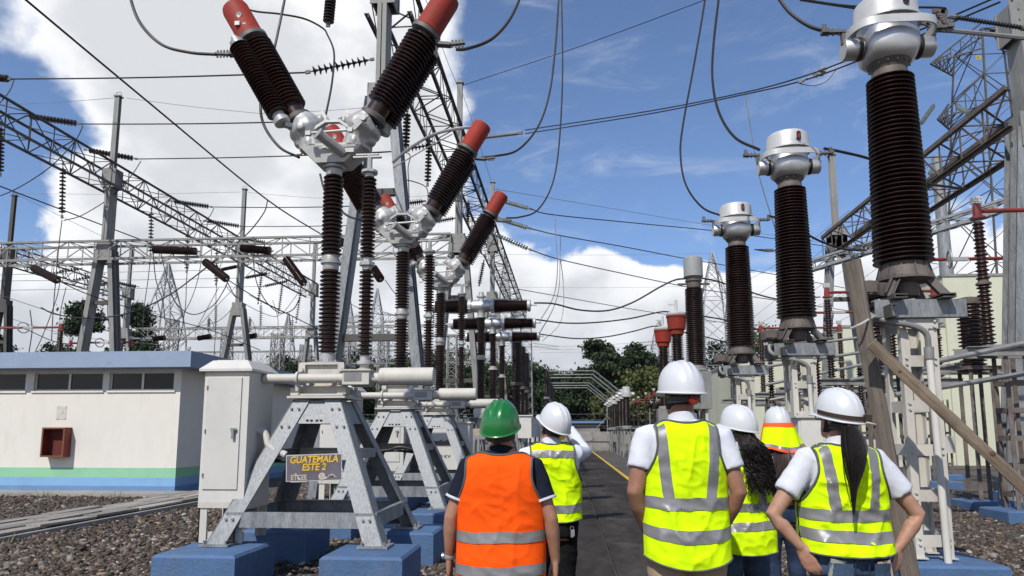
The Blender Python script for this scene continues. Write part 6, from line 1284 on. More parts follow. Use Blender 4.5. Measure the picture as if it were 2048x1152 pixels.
def person(sp):
    h = sp['h']; k = h / 1.75; bw = sp.get('bw', 1.0); fem = sp.get('fem', False); rnd = random.Random(sp['seed'])
    t = thing('person', sp['label'], 'person', (sp['x'], sp['y'], 0.032), None, sp.get('rz', 0.0))
    tor = Torso(k, bw, fem); piv = V(0, .0, 1.525 * k)
    hy, hp, hr = sp.get('head', (0, 0, 0)); HM = Matrix.Translation(piv) @ Matrix.Rotation(hy, 4, 'Z') @ Matrix.Rotation(hp, 4, 'X') @ Matrix.Rotation(hr, 4, 'Y') @ Matrix.Scale(k * sp.get('hs', 1.0), 4) @ Matrix.Translation(V(0, .0, -.025))
    hx = lambda rows: [[tuple(HM @ Vector(p)) for p in r] for r in rows]
    S = lambda p: (p[0] * k, p[1] * k, p[2] * k)
    # ---- body: one continuous skin
    b = MB(); zs = np.linspace(.78 * k, 1.52 * k, 30); rows = [tor.ring(z, 28, -.004) for z in zs]; b.grid(rows, True); b.add(rows[0], [tuple(range(27, -1, -1))]); b.add(rows[-1], [tuple(range(28))])
    rows = hx(head_rows()); b.grid(rows, True); b.add(rows[0], [tuple(range(23, -1, -1))]); b.add(rows[-1], [tuple(range(24))])
    b.tube([S((0, -.008, 1.44)), S((0, .0, 1.50)), tuple(HM @ V(0, .0, .07))], [.066 * k, .060 * k, .058 * k], 16)
    hd = MB()
    for sx in (-1, 1):
        for q, rr in (((.077, -.012, .095), .016), ((.080, -.018, .110), .019), ((.081, -.022, .122), .017)): 
            p = HM @ V(sx * q[0], q[1], q[2]); hd.tube([p - V(0, 0, rr * k), p - V(0, 0, rr * .6 * k), p + V(0, 0, rr * .6 * k), p + V(0, 0, rr * k)], [.004 * k, .011 * k, .011 * k, .004 * k], 8)
    hd.tube([HM @ V(0, .098, .128), HM @ V(0, .113, .095), HM @ V(0, .108, .082)], [.008 * k, .013 * k, .014 * k], 8); hd.tube([HM @ V(-.03, .098, .137), HM @ V(0, .103, .134), HM @ V(.03, .098, .137)], .008 * k, 8); hd.tube([HM @ V(-.022, .096, .052), HM @ V(0, .103, .053), HM @ V(.022, .096, .052)], .008 * k, 8)
    b.v += [(0, 0, 0)] * 0; o = len(b.v); b.v += hd.v; b.f += [tuple(i + o for i in f) for f in hd.f]; b.mi += hd.mi
    arms = sp['arms']
    for a in arms:
        P = [Vector(S(q)) for q in a['p']]; sh, el, wr = P
        sx_ = 1 if sh.x > 0 else -1
        b.tube([sh - V(sx_ * .05, 0, -.01) * k, sh, sh.lerp(el, .45), el, el.lerp(wr, .3), el.lerp(wr, .7), wr], [.05 * k, .058 * k, .050 * k, .040 * k, .042 * k, .033 * k, .026 * k], 12)
        hand(b, wr, a['d'], a['n'], a['s'], k, a.get('curl', .45))
    for sx in (-1, 1):
        b.tube([S((sx * .09, -.01, .90)), S((sx * .095, 0, .66)), S((sx * .10, .012, .48)), S((sx * .10, -.012, .36)), S((sx * .10, -.02, .09))], [.088 * k, .074 * k, .053 * k, .054 * k, .036 * k], 12); b.tube([S((sx * .10, -.05, .035)), S((sx * .105, .06, .04)), S((sx * .115, .16, .03))], [.034 * k, .04 * k, .028 * k], 10)
    obj('body', remeshed(b, .008, 2, 'body'), M[sp['skin']], t)
    e = MB()
    for sx in (-1, 1): p = HM @ V(sx * .031, .088, .115); e.lathe([(0, -.012 * k), (.009 * k, -.008 * k), (.012 * k, 0), (.009 * k, .008 * k), (0, .012 * k)], 8, p)
    e.build('eyes', M['hair'], t)
    # ---- shirt
    b = MB(); zs = np.linspace(.93 * k, 1.485 * k, 24); rows = [tor.ring(z, 32, .007) for z in zs]; b.grid(rows, True); b.add(rows[0], [tuple(range(31, -1, -1))]); b.add(rows[-1], [tuple(range(32))])
    for a in arms:
        P = [Vector(S(q)) for q in a['p']]; sh, el, wr = P; sx_ = 1 if sh.x > 0 else -1; f = sp.get('sleeve', .62)
        if f <= 1:
            b.tube([sh - V(sx_ * .05, 0, -.01) * k, sh, sh.lerp(el, f * .5), sh.lerp(el, f)], [.058 * k, .072 * k, .070 * k, .070 * k], 16)
        else:
            m = [sh - V(sx_ * .05, 0, -.01) * k, sh, sh.lerp(el, .5), el, el.lerp(wr, .5), el.lerp(wr, .93)]; b.tube(m, [.058 * k, .070 * k, .060 * k, .052 * k, .047 * k, .036 * k], 14)
    sm = remeshed(b, .011, 2, 'shirt')
    puff(sm, lambda x, z: fold(x, z, sp['seed'] + 3, .006))
    sh_o = obj('shirt', sm, M[sp['shirt']], t)
    if sp.get('sleeve', .62) <= 1 and sp.get('cuff'):
        for a in arms:
            P = [Vector(S(q)) for q in a['p']]; sh, el, wr = P; f = sp.get('sleeve', .62); c = MB()
            for f2, mi in ((f - .035, 0), (f - .015, 0)): p = sh.lerp(el, f2); c.lathe([(.0715 * k, -.003), (.0735 * k, 0), (.0715 * k, .004)], 20, p, (el - sh).normalized())
            c.build('cuff_stripe', M[sp['cuff']], sh_o)
    c = MB(); rows = []
    for j, (z, r, zo) in enumerate(((1.462, .078, 0), (1.485, .072, .004), (1.508, .070, .01), (1.510, .065, .01), (1.485, .065, .004))): rows.append([(r * k * math.cos(g), (r * .98) * k * math.sin(g) - .006 * k, (z - .018 * math.sin(g) * 1.0 - .006) * k) for g in np.linspace(0, 2 * math.pi, 25)[:-1]])
    c.grid(rows, True); c.build('collar', M[sp.get('collar', sp['shirt'])], sh_o, smooth=.9)
    # ---- trousers
    b = MB(); zs = np.linspace(.80 * k, .985 * k, 10); rows = [tor.ring(z, 28, .012) for z in zs]; b.grid(rows, True); b.add(rows[0], [tuple(range(27, -1, -1))]); b.add(rows[-1], [tuple(range(28))])
    if fem:
        for sx in (-1, 1): b.tube([S((sx * .085, -.075, .80)), S((sx * .085, -.075, .86)), S((sx * .08, -.05, .93))], [.075 * k, .085 * k, .06 * k], 14)
    for sx in (-1, 1): b.tube([S((sx * .09, -.01, .90)), S((sx * .097, 0, .66)), S((sx * .10, .012, .48)), S((sx * .10, -.012, .36)), S((sx * .10, -.02, .07))], [.105 * k, .090 * k, .070 * k, .070 * k, .062 * k], 14)
    tm = remeshed(b, .012, 2, 'trousers')
    puff(tm, lambda x, z: fold(x, z * 1.3, sp['seed'] + 8, .008))
    tr = obj('trousers', tm, M[sp['pants']], t)
    b = MB(); zb = .975 * k; rows = [tor.ring(z, 28, .018) for z in (zb - .02 * k, zb + .018 * k)]; b.grid(rows, True); b.build('belt', M[sp.get('belt', sp['pants'])], tr, smooth=.9)
    if sp.get('pockets'):
        b = MB()
        for sx in (-1, 1):
            pts = [(sx * .035, .905), (sx * .135, .915), (sx * .13, .80), (sx * .085, .775), (sx * .04, .80), (sx * .035, .905)]
            P = []
            for x, z in pts:
                y = tor.back(x * k, max(z, .83) * k, .014 if not fem else .032, -1); P.append((x * k, y - .006, z * k))
            b.tube(spline(P, 5), .0035, 5)
        b.build('pocket_seam', M['denim_dark'], tr)
        for sx in (-1, 1):
            b = MB(); rows = []
            for i in range(8):
                z = .770 + (.880 - .770) * i / 7; hw_ = .055 * (.72 + .28 * min(1, i / 3)); rows.append([((sx * .108 + hw_ * (j / 5 - 1)) * k, tor.back((sx * .108 + hw_ * (j / 5 - 1)) * k, max(z, .84) * k, .036, -1) - .017, z * k) for j in range(11)])
            b.grid(rows[::-1]); b.build('back_pocket', M[sp['pants']], tr, smooth=.9)
    bt = MB()
    for sx in (-1, 1): bt.tube([S((sx * .10, -.07, .04)), S((sx * .10, -.03, .05)), S((sx * .105, .06, .045)), S((sx * .115, .18, .032))], [.035 * k, .045 * k, .046 * k, .03 * k], 12)
    bt.build('shoes', M['black_cloth'], t)
    # ---- vest
    vt = Torso(k, bw * sp.get('vw', 1.06), fem, True); off = .021; hem = sp['hem'] ; vm = M[sp['vest']]; nu, nt = 64, 84; am = sp.get('wrinkle', .010)
    arm0, arm1 = 1.20 * k, 1.42 * k; strap = sp.get('strap', .150) * k * bw
    def e_of(z, side):
        w = vt.at(z)[0] + off
        if z <= arm0: return w * .9995
        f = min(1, (z - arm0) / (1.34 * k - arm0)); return w + (strap - w) * (math.sin(f * math.pi / 2) ** .8)
    neckw = .078 * k
    def surf(side, u, tt, o):
        z0 = hem + tt * (1.42 * k - hem); x = u * e_of(z0, side); zt = vt.ztop(x, off)
        cap = 1.476 * k if side < 0 else (1.30 + .17 * min(1, abs(x) / neckw)) * k
        zt = min(zt, cap - (.012 * k * (1 - min(1, abs(x) / neckw) ** 2) if side < 0 else 0)); s_ = 1 - (1 - tt) ** 1.5 if tt > 0 else 0
        z = hem + tt * (zt - hem); dip = sp.get('dip', .02) * (1 - u * u) * (1 - tt) ** 3
        y = vt.back(x, z, off, side); f = fold(x, z, sp['seed'] + (0 if side < 0 else 50), am) * min(1, (1 - tt) * 6) * (1 - abs(u) ** 6)
        return Vector((x, y + side * (f + o), z - dip)), z
    b = MB(); PG_ = {}
    for side in (-1, 1):
        g = [[tuple(surf(side, -1 + 2 * j / nu, (i / nt), 0)[0]) for j in range(nu + 1)] for i in range(nt + 1)]; PG_[side] = g; b.grid(g if side > 0 else [r[::-1] for r in g])
    ve = b.build('vest', vm, t, smooth=0)
    for p_ in ve.data.polygons: p_.use_smooth = True
    b = MB(); gb_ = PG_[-1]
    i0 = int((arm0 - hem) / (1.42 * k - hem) * nt)
    for j in (0, nu): b.tube([V(*gb_[i][j]) + V(0, -.003, 0) for i in range(i0, nt + 1)], .006, 6); b.tube([V(*PG_[1][i][j]) for i in range(i0, nt + 1)], .006, 6)
    b.tube([V(*q) + V(0, -.002, 0) for q in gb_[0]], .005, 6); b.tube([V(*q) for q in PG_[1][0]], .005, 6); b.tube([V(*q) + V(0, -.002, .001) for q in gb_[nt]], .006, 6); b.build('binding', M[sp.get('binding', 'binding')], ve)
    def y_at(x, z, side, o):
        tt = (z - hem) / max(1e-6, (min(vt.ztop(x, off), 1.476 * k) - hem)); u = x / e_of(hem + tt * (1.42 * k - hem), side); f = fold(x, z, sp['seed'] + (0 if side < 0 else 50), am) * min(1, max(0, 1 - tt) * 6) * (1 - min(1, abs(u)) ** 6)
        return vt.back(x, z, off, side) + side * (f + o)
    for zc, wd, tilt in sp['bands']:
        b = MB()
        for side in (-1, 1):
            rows = []
            for i in range(7):
                z = zc - wd / 2 + wd * i / 6; e_ = e_of(z, side); row = []
                for j in range(49):
                    u = -1 + j / 24; x = u * e_; zz = z + tilt * u + .006 * mnoise.noise(Vector((u * 3, zc * 7, sp['seed']))); tt0 = max(0, (z - hem) / (1.42 * k - hem)); zz2 = zz - sp.get('dip', .02) * (1 - u * u) * (1 - tt0) ** 3
                    row.append((x * 1.006, y_at(x, z, side, .0045), zz2))
                rows.append(row)
            b.grid(rows if side > 0 else [r[::-1] for r in rows])
        b.build('reflective_band', M['reflective'], ve, smooth=.9)
    for sx in (-1, 1) if sp.get('vert') else ():
        xb, xt = sp['vert']; b = MB(); z0 = sp['bands'][0][0] + .02; w_ = .052
        for side in (-1, 1):
            rows = []
            for i in range(25):
                f = i / 24; row = []
                for j in range(6):
                    xc = (xb + (xt - xb) * f ** .7) * k; x = sx * (xc + (j / 5 - .5) * w_); zt = min(vt.ztop(x, off), 1.476 * k); z = z0 + (zt - .001 - z0) * f; row.append((x, y_at(x, z, side, .004), z))
                rows.append(row)
            b.grid(rows if side * sx > 0 else [r[::-1] for r in rows])
        b.build('reflective_strap', M['reflective'], ve, smooth=.9)
    # ---- hair
    if sp.get('hair'):
        b = MB(); rows = []
        for z, w, d, c in HEAD[2:]:
            row = []
            for i in range(27):
                g = math.radians(172 + 196 * i / 26); row.append(tuple(HM @ V((w + .007) * math.cos(g), c + (d + .008) * math.sin(g), z)))
            rows.append(row)
        b.grid(rows); hh = b.build('hair', M[sp['hair']], t, smooth=.9)
        if sp.get('tail'):
            b = MB(); kind, n, ln = sp['tail']
            for i in range(n):
                u = rnd.gauss(0, .55); u2 = rnd.uniform(-1, 1); pts = []
                L_ = ln * rnd.uniform(.78, 1.05); tw = rnd.uniform(0, 6.28)
                if kind == 'pony':
                    root = HM @ V(-.055, -.108, .070)
                    for j in range(10):
                        f = j / 9; wdt = (.014 + .036 * math.sin(math.pi * min(1, f * 1.15 + .08))) * (1 - .45 * f); pts.append(root + V(u * wdt - .045 * f, -.03 * math.sin(math.pi * min(1, f * 1.7)) - .030 - .085 * min(1, f * 1.8) + u2 * wdt * .6, -L_ * f * k + .012))
                    b.tube(pts, [.0035, .004, .004, .004, .004, .004, .0035, .003, .002, .001], 4)
                elif kind == 'curly':
                    a = math.radians(rnd.uniform(200, 350)); root = HM @ V(.072 * math.cos(a), .085 * math.sin(a), rnd.uniform(.03, .10)); side_ = V(math.cos(a) * .05, -.035 + math.sin(a) * .03, 0)
                    for j in range(38):
                        f = j / 37; rad = .0085 * min(1, f * 4); pts.append(root + side_ * min(1, f * 2.4) + V(.05 * f + rad * math.cos(tw + f * 34), rad * math.sin(tw + f * 34) - .02 - .085 * min(1, f * 2), -L_ * f * k))
                    b.tube(pts, .0022, 3)
                else:
                    a = math.radians(rnd.uniform(205, 335)); root = HM @ V(.070 * math.cos(a), .085 * math.sin(a), rnd.uniform(.02, .08))
                    for j in range(8):
                        f = j / 7; pts.append(root + V(math.cos(a) * .06 * f, -.12 * min(1, f * 2) - .01 + u2 * .012, -L_ * f * k) + V(.006 * math.sin(tw + 5 * f), 0, 0))
                    b.tube(pts, .003, 3)
            tag(b.build('strands', M[sp['hair']], hh, smooth=.9), kind='stuff')
    # ---- helmet
    b = MB(); n = 56; aW, bL, cH, zb = .110, .139, .150, .122; rows = []
    def vis(g): d = abs((g - math.pi / 2 + math.pi) % (2 * math.pi) - math.pi); return max(0.0, math.cos(min(d / R(62), 1) * math.pi / 2)) ** .8
    for ex, z in ((-.004, -.010), (.004, -.012), (.0075, -.008), (.004, -.002)):
        rows.append([((aW + ex) * math.cos(g), -.004 + (bL + ex) * math.sin(g) + (.048 * vis(g) if ex > 0 else 0), zb + z - .016 * vis(g) * (1 if ex > .0 else 0) + .016 * math.sin(g)) for g in np.linspace(0, 2 * math.pi, n + 1)[:-1]])
    for i in range(15):
        ph = (i / 14) * math.pi / 2; cr = max(0.0, math.cos(ph)) ** .82; row = []
        for g in np.linspace(0, 2 * math.pi, n + 1)[:-1]:
            x = aW * cr * math.cos(g); y = -.004 + bL * cr * math.sin(g); z = zb + cH * math.sin(ph) ** .93 + .016 * math.sin(g) * math.cos(ph)
            rg = sum(math.exp(-((x - q) / .0075) ** 2) for q in (-.036, 0, .036)) * min(1, i / 4.5) * .008; row.append((x * (1 + rg * .5), y * (1 + rg * .6), z + rg))
        rows.append(row)
    b.grid([[tuple(HM @ Vector(q)) for q in r] for r in rows], True)
    inner = [tuple(HM @ V(.100 * math.cos(g), -.004 + .128 * math.sin(g), zb + .03)) for g in np.linspace(0, 2 * math.pi, n + 1)[:-1]]; b.grid([inner, [tuple(HM @ Vector(q)) for q in rows[0]]], True)
    hm = b.build('helmet', M[sp['helmet']], t, smooth=.7)
    b = MB()
    for z0, z1, r in ((.060, .090, .009), (.098, .115, .012)):
        rws = []
        for z in (z0, z1): rws.append([tuple(HM @ V((.080 + r) * math.cos(g), .0 + (.098 + r) * math.sin(g), z - .012 * math.sin(g) * 0)) for g in np.linspace(math.pi * 1.06, math.pi * 1.94, 21)])
        b.grid(rws)
    for sx in (-1, 1): b.beam(HM @ V(sx * .05, -.088, .085), HM @ V(sx * .055, -.092, .115), .02 * k, .006)
    b.build('harness', M['black'], hm, smooth=.9)
    b = MB(); b.lathe([(.026 * k, 0), (.027 * k, .012 * k), (.018 * k, .02 * k), (0, .021 * k)], 5, HM @ V(sp.get('kx', .004), -.107, .070), HM.to_3x3() @ V(0, -1, -.1)); b.build('ratchet_knob', M[sp.get('knob', 'red')], hm, smooth=.4)
    if sp.get('goggle'):
        b = MB(); P = [HM @ V((aW + .006) * math.cos(g), -.004 + (bL + .006) * math.sin(g), zb + .020 + .016 * math.sin(g)) for g in np.linspace(R(-200), R(20), 40)]
        rws = [[tuple(p + V(0, 0, dz)) for p in P] for dz in (-.011, .011)]; b.grid(rws); b.box(HM @ V(.045, -.136, zb + .006), (.055, .02, .035)); b.build('goggle_strap', M['strap_brown'], hm, smooth=.9)
    if sp.get('glasses'):
        b = MB()
        for sx in (-1, 1): P = [HM @ V(sx * .033 + .024 * math.cos(a), .108, .112 + .019 * math.sin(a)) for a in np.linspace(0, 6.2832, 17)]; b.tube(P, .0025, 5, False); b.tube([HM @ V(sx * .057, .105, .115), HM @ V(sx * .080, .02, .115), HM @ V(sx * .081, -.02, .112)], .0022, 5)
        b.tube([HM @ V(-.01, .11, .114), HM @ V(.01, .11, .114)], .0025, 5); b.build('glasses', M['black'], t)
    if sp.get('shade'):
        def sheet(f0, f1, u0, u1, o):
            rws = []
            for i in range(13):
                f = f0 + (f1 - f0) * i / 12; row = []
                for j in range(41):
                    u = u0 + (u1 - u0) * j / 40; g = math.pi * 1.5 + u * R(80); rr = .128 + .052 * f + .013 * math.sin(u * 11 + 2 + 1.5 * f) * max(0.0, f) ** 1.4 + o; row.append(tuple(HM @ V(rr * .98 * math.cos(g) * (1 + .12 * f), rr * 1.12 * math.sin(g) - .0 - .02 * f, zb + .006 - (.225 + .018 * math.sin(u * 4.3 + 1)) * f)))
                rws.append(row)
            return rws
        b = MB(); b.grid(sheet(0, 1, -1, 1, 0)); ns = b.build('neck_shade', M['vest_yellow'], t, smooth=.9)
        b = MB(); b.grid(sheet(-.02, .13, -1, 1, .003)); b.grid(sheet(.93, 1.01, -1, 1, .003)); b.grid(sheet(0, 1, -1.01, -.93, .004)); b.grid(sheet(0, 1, .93, 1.01, .004)); b.build('trim', M['trim_orange'], ns, smooth=.9)
        b = MB(); b.grid(sheet(.82, .93, -.93, .93, .003)); b.build('reflective_band', M['reflective'], ns, smooth=.9)
    return t, k, tor
def arm(sx, el, wr, d, n, s, curl=.45, sh=(.178, -.01, 1.395)): return {'p': [(sx * sh[0], sh[1], sh[2]), (sx * el[0], el[1], el[2]), (sx * wr[0], wr[1], wr[2])], 'd': d, 'n': n, 's': s, 'curl': curl}
down = lambda sx, w=.27: arm(sx, (w - .02, -.035, 1.12), (w, .03, .875), (0, .15, -1), (sx, 0, 0), (0, 1, 0), .55)
def place(px, d): p = at(px, 950, d); return p.x
PP = []
PP.append(person(dict(seed=1, x=place(1003, 3.7), y=3.7, h=1.62, bw=1.18, rz=R(-3), head=(R(-6), R(14), R(0)), skin='skin_a', shirt='shirt_navy', collar='shirt_navy', cuff='shirt_white', pants='black_cloth', vest='vest_orange', helmet='helmet_green', hair='hair_grey', hem=.74, bands=((.955, .052, .004), (.80, .052, .004)), arms=[down(-1, .300), down(1, .300)], sleeve=.66, vw=1.04, wrinkle=.012, strap=.155, knob='black',
    label='man in an orange mesh vest and green helmet seen from behind')))
PP.append(person(dict(seed=2, x=place(1103, 5.0), y=5.0, h=1.66, bw=1.06, rz=R(6), head=(R(36), R(24), R(0)), skin='skin_a', shirt='shirt_white', pants='black_cloth', vest='vest_yellow', helmet='helmet_white', hair='hair', hem=.885, bands=((1.325, .050, 0), (.965, .050, 0)), arms=[down(-1), arm(1, (.275, .16, 1.40), (.16, .30, 1.60), (-.7, .1, .6), (0, -.6, .6), (0, 0, 1), .3)], sleeve=2, vw=1.02, wrinkle=.020, knob='yellow_paint', belt='black',
    label='man in a yellow vest shading his eyes with a raised white-sleeved arm')))
PP.append(person(dict(seed=3, x=place(1368, 3.7), y=3.7, h=1.815, bw=.96, rz=R(2), head=(R(16), R(-2), R(0)), skin='skin_b', shirt='shirt_white', pants='khaki', vest='vest_yellow', helmet='helmet_white', hair='hair', hem=.86, dip=.05, bands=((1.13, .055, 0), (.99, .055, -.004)), vert=(.098, .130), arms=[arm(-1, (.250, -.055, 1.13), (.170, .07, .905), (.1, .2, -1), (-1, 0, 0), (0, 1, 0)), arm(1, (.250, -.055, 1.13), (.170, .07, .905), (-.1, .2, -1), (1, 0, 0), (0, 1, 0))], sleeve=.60, vw=1.06, wrinkle=.017,
    label='tallest man in a yellow vest and khaki trousers, hands in pockets')))
PP.append(person(dict(seed=4, x=place(1478, 4.7), y=4.7, h=1.625, bw=1.06, fem=True, rz=R(8), head=(R(34), R(6), R(0)), skin='skin_c', shirt='shirt_white', pants='denim', vest='vest_yellow', helmet='helmet_white', hair='hair', tail=('curly', 300, .36), hem=.74, bands=((1.01, .05, -.004), (.90, .05, .012)), vert=(.10, .12), arms=[arm(-1, (.235, .06, 1.10), (.12, .25, 1.08), (.8, .3, 0), (0, 1, 0), (0, 0, 1)), arm(1, (.235, .06, 1.10), (.12, .25, 1.08), (-.8, .3, 0), (0, 1, 0), (0, 0, 1))], sleeve=.6, vw=1.06, wrinkle=.020,
    label='woman with long black curly hair in a yellow vest and jeans')))
PP.append(person(dict(seed=5, x=place(1560, 5.9), y=5.9, h=1.66, bw=1.08, fem=True, rz=R(0), head=(0, 0, 0), skin='skin_b', shirt='shirt_maroon', pants='denim_dark', vest='shirt_maroon', binding='shirt_maroon', helmet='helmet_white', hair='hair_brown', tail=('straight', 320, .50), hem=.93, bands=(), arms=[down(-1, .27), down(1, .27)], sleeve=2, vw=1.02, shade=True,
    label='person with an orange-trimmed yellow neck shade under a white helmet')))
PP.append(person(dict(seed=6, x=place(1681, 3.8), y=3.8, h=1.675, bw=1.10, fem=True, rz=R(4), head=(R(22), R(7), R(0)), skin='skin_c', shirt='shirt_white', pants='denim', vest='vest_yellow', helmet='helmet_white', hair='hair', tail=('pony', 240, .42), hem=.88, dip=.012, bands=((1.065, .055, -.004), (.965, .055, -.008)), vert=(.095, .125), pockets=True, kx=-.045, goggle=True, glasses=True, arms=[arm(-1, (.385, -.03, 1.10), (.252, -.06, .935), (.35, -.28, -.9), (-.6, -.8, 0), (1, .5, 0), .35), arm(1, (.385, -.03, 1.10), (.252, -.06, .935), (-.35, -.28, -.9), (.6, -.8, 0), (-1, .5, 0), .35)], sleeve=.62, vw=1.10, wrinkle=.024,
    label='woman with a straight ponytail, hands on her hips, in a yellow vest')))
# phones in the back pockets of the woman with the ponytail, keys on a belt, watch
bpy.context.view_layer.update()
t6, k6, tor6 = PP[5]
for sx, nm, m_, lab in ((-1, 'phone', 'phone', 'pale phone sticking out of the left jeans pocket'), (1, 'phone', 'phone_case', 'phone in a brown case sticking out of the right jeans pocket')):
    y = tor6.back(sx * .10 * k6, .86 * k6, .030, -1); p = t6.matrix_world @ V(sx * .118, y + .004, .828 * k6)
    t = thing('phone', lab, 'phone', p, 'phones in jeans pockets'); t.rotation_euler = (R(5), R(-10 * sx), R(4))
    b = MB(); b.box((0, 0, 0), (.074, .010, .13)); b.build('case', M['strap_brown'] if sx > 0 else M[m_], t, smooth=0); b = MB(); b.box((0, -.0065, 0), (.064, .003, .12)); b.build('back_cover', M[m_], t, smooth=0)
    b = MB(); b.box((-.015 if sx < 0 else .0, -.0085, .035), (.028, .003, .030)); b.build('camera_bump', M['black'] if sx > 0 else M['phone'], t, smooth=0)
t1, k1, tor1 = PP[0]
w = t1.matrix_world @ V(-.300 * k1, .028 * k1, .895 * k1); t = thing('wristwatch', 'steel wristwatch on the left wrist below the orange vest', 'watch', w); b = MB(); b.lathe([(.031, -.012), (.033, 0), (.031, .012)], 16); b.build('strap', M['alu'], t); b = MB(); b.cyl((-.03, 0, 0), (-.04, 0, 0), .018, 12); b.build('dial', M['alu'], t)
t2, k2, tor2 = PP[1]
w = t2.matrix_world @ V(.13 * k2, tor2.back(.13 * k2, .93 * k2, .03, -1) - .012, .855 * k2); t = thing('key_ring', 'bunch of keys hanging from the black belt', 'keys', w); b = MB(); b.tube([(.012 * math.cos(a), 0, .02 + .012 * math.sin(a)) for a in np.linspace(0, 6.28, 13)], .002, 5, False); b.build('ring', M['alu'], t); b = MB(); b.box((0, 0, -.015), (.016, .004, .05)); b.box((.01, -.004, -.01), (.014, .004, .045)); b.build('key', M['alu'], t, smooth=0)
# ================================================================== gravel stones near the viewer
def gravel():
    rng = np.random.default_rng(3); t = (1 + 5 ** .5) / 2
    iv = np.array([(-1, t, 0), (1, t, 0), (-1, -t, 0), (1, -t, 0), (0, -1, t), (0, 1, t), (0, -1, -t), (0, 1, -t), (t, 0, -1), (t, 0, 1), (-t, 0, -1), (-t, 0, 1)], float); iv /= np.linalg.norm(iv[0])
    fi = np.array([(0, 11, 5), (0, 5, 1), (0, 1, 7), (0, 7, 10), (0, 10, 11), (1, 5, 9), (5, 11, 4), (11, 10, 2), (10, 7, 6), (7, 1, 8), (3, 9, 4), (3, 4, 2), (3, 2, 6), (3, 6, 8), (3, 8, 9), (4, 9, 5), (2, 4, 11), (6, 2, 10), (8, 6, 7), (9, 8, 1)])
    P = []
    for (x0, x1, y0, y1, dens) in ((-7.9, -0.98, 5.6, 10.5, 800), (-7.9, -0.98, 10.5, 17, 300), (-14, -9.0, 9.5, 16.1, 190), (2.04, 5.5, 6.5, 10.5, 560), (2.04, 9.5, 10.5, 16, 170), (5.5, 9.5, 7.0, 10.5, 420), (2.04, 10, 16, 26, 60), (-8, -1, 17, 27, 50)):
        n = int((x1 - x0) * (y1 - y0) * dens); P.append(np.stack([rng.uniform(x0, x1, n), rng.uniform(y0, y1, n)], 1))
    P = np.concatenate(P); d = np.hypot(P[:, 0], P[:, 1]); keep = np.abs(np.arctan2(P[:, 0], P[:, 1]) + YAW) < R(42); P = P[keep]; n = len(P)
    r = np.clip(rng.lognormal(-3.95, .45, n), .009, .055)
    V_ = iv[None] * (1 + rng.normal(0, .24, (n, 12, 1))) * r[:, None, None]; V_ *= np.stack([rng.uniform(.7, 1.35, n), rng.uniform(.7, 1.35, n), rng.uniform(.45, .8, n)], 1)[:, None, :]
    a = rng.uniform(0, 6.283, n); c, s_ = np.cos(a)[:, None], np.sin(a)[:, None]; X = V_[..., 0] * c - V_[..., 1] * s_; Y = V_[..., 0] * s_ + V_[..., 1] * c
    tl = rng.normal(0, .35, n)[:, None]; Zz = V_[..., 2] + X * tl
    W = np.stack([X + P[:, 0:1], Y + P[:, 1:2], Zz + (r * .28)[:, None]], -1).reshape(-1, 3); Fc = (fi[None] + (np.arange(n) * 12)[:, None, None]).reshape(-1, 3)
    me = bpy.data.meshes.new('gravel'); me.vertices.add(len(W)); me.vertices.foreach_set('co', W.astype(np.float32).ravel()); me.loops.add(len(Fc) * 3); me.loops.foreach_set('vertex_index', Fc.astype(np.int32).ravel()); me.polygons.add(len(Fc)); me.polygons.foreach_set('loop_start', np.arange(0, len(Fc) * 3, 3, dtype=np.int32))
    base = np.array([(.060, .047, .038), (.088, .070, .057), (.125, .103, .085), (.20, .175, .15), (.105, .073, .05), (.043, .038, .035), (.30, .275, .24), (.17, .11, .065)]); q = rng.choice(8, n, p=(.22, .23, .17, .10, .12, .08, .05, .03)); col = base[q] * rng.uniform(.8, 1.35, (n, 1))
    at_ = me.color_attributes.new('stone', 'FLOAT_COLOR', 'POINT'); at_.data.foreach_set('color', np.concatenate([np.repeat(col, 12, 0), np.ones((n * 12, 1))], 1).astype(np.float32).ravel()); me.update(); me.validate()
    m = mat('stone', (.1, .1, .1), .9, 0, .2, 30, bump=.3, bscale=90, rnd=0, spec=.2); nt = m.node_tree; b = nt.nodes['Principled BSDF']; src = b.inputs['Base Color'].links[0].from_socket
    ca = nt.nodes.new('ShaderNodeVertexColor'); ca.layer_name = 'stone'; mx = nt.nodes.new('ShaderNodeMix'); mx.data_type = 'RGBA'; mx.blend_type = 'MULTIPLY'; mx.inputs[0].default_value = 1; sc = nt.nodes.new('ShaderNodeVectorMath'); sc.operation = 'SCALE'; sc.inputs['Scale'].default_value = 10; nt.links.new(src, sc.inputs[0]); nt.links.new(ca.outputs[0], mx.inputs[6]); nt.links.new(sc.outputs[0], mx.inputs[7]); nt.links.new(mx.outputs[2], b.inputs['Base Color'])
    tag(obj('gravel', me, m), 'loose brown and grey gravel stones between the foundations', 'gravel', kind='stuff'); return n
print('stones', gravel())
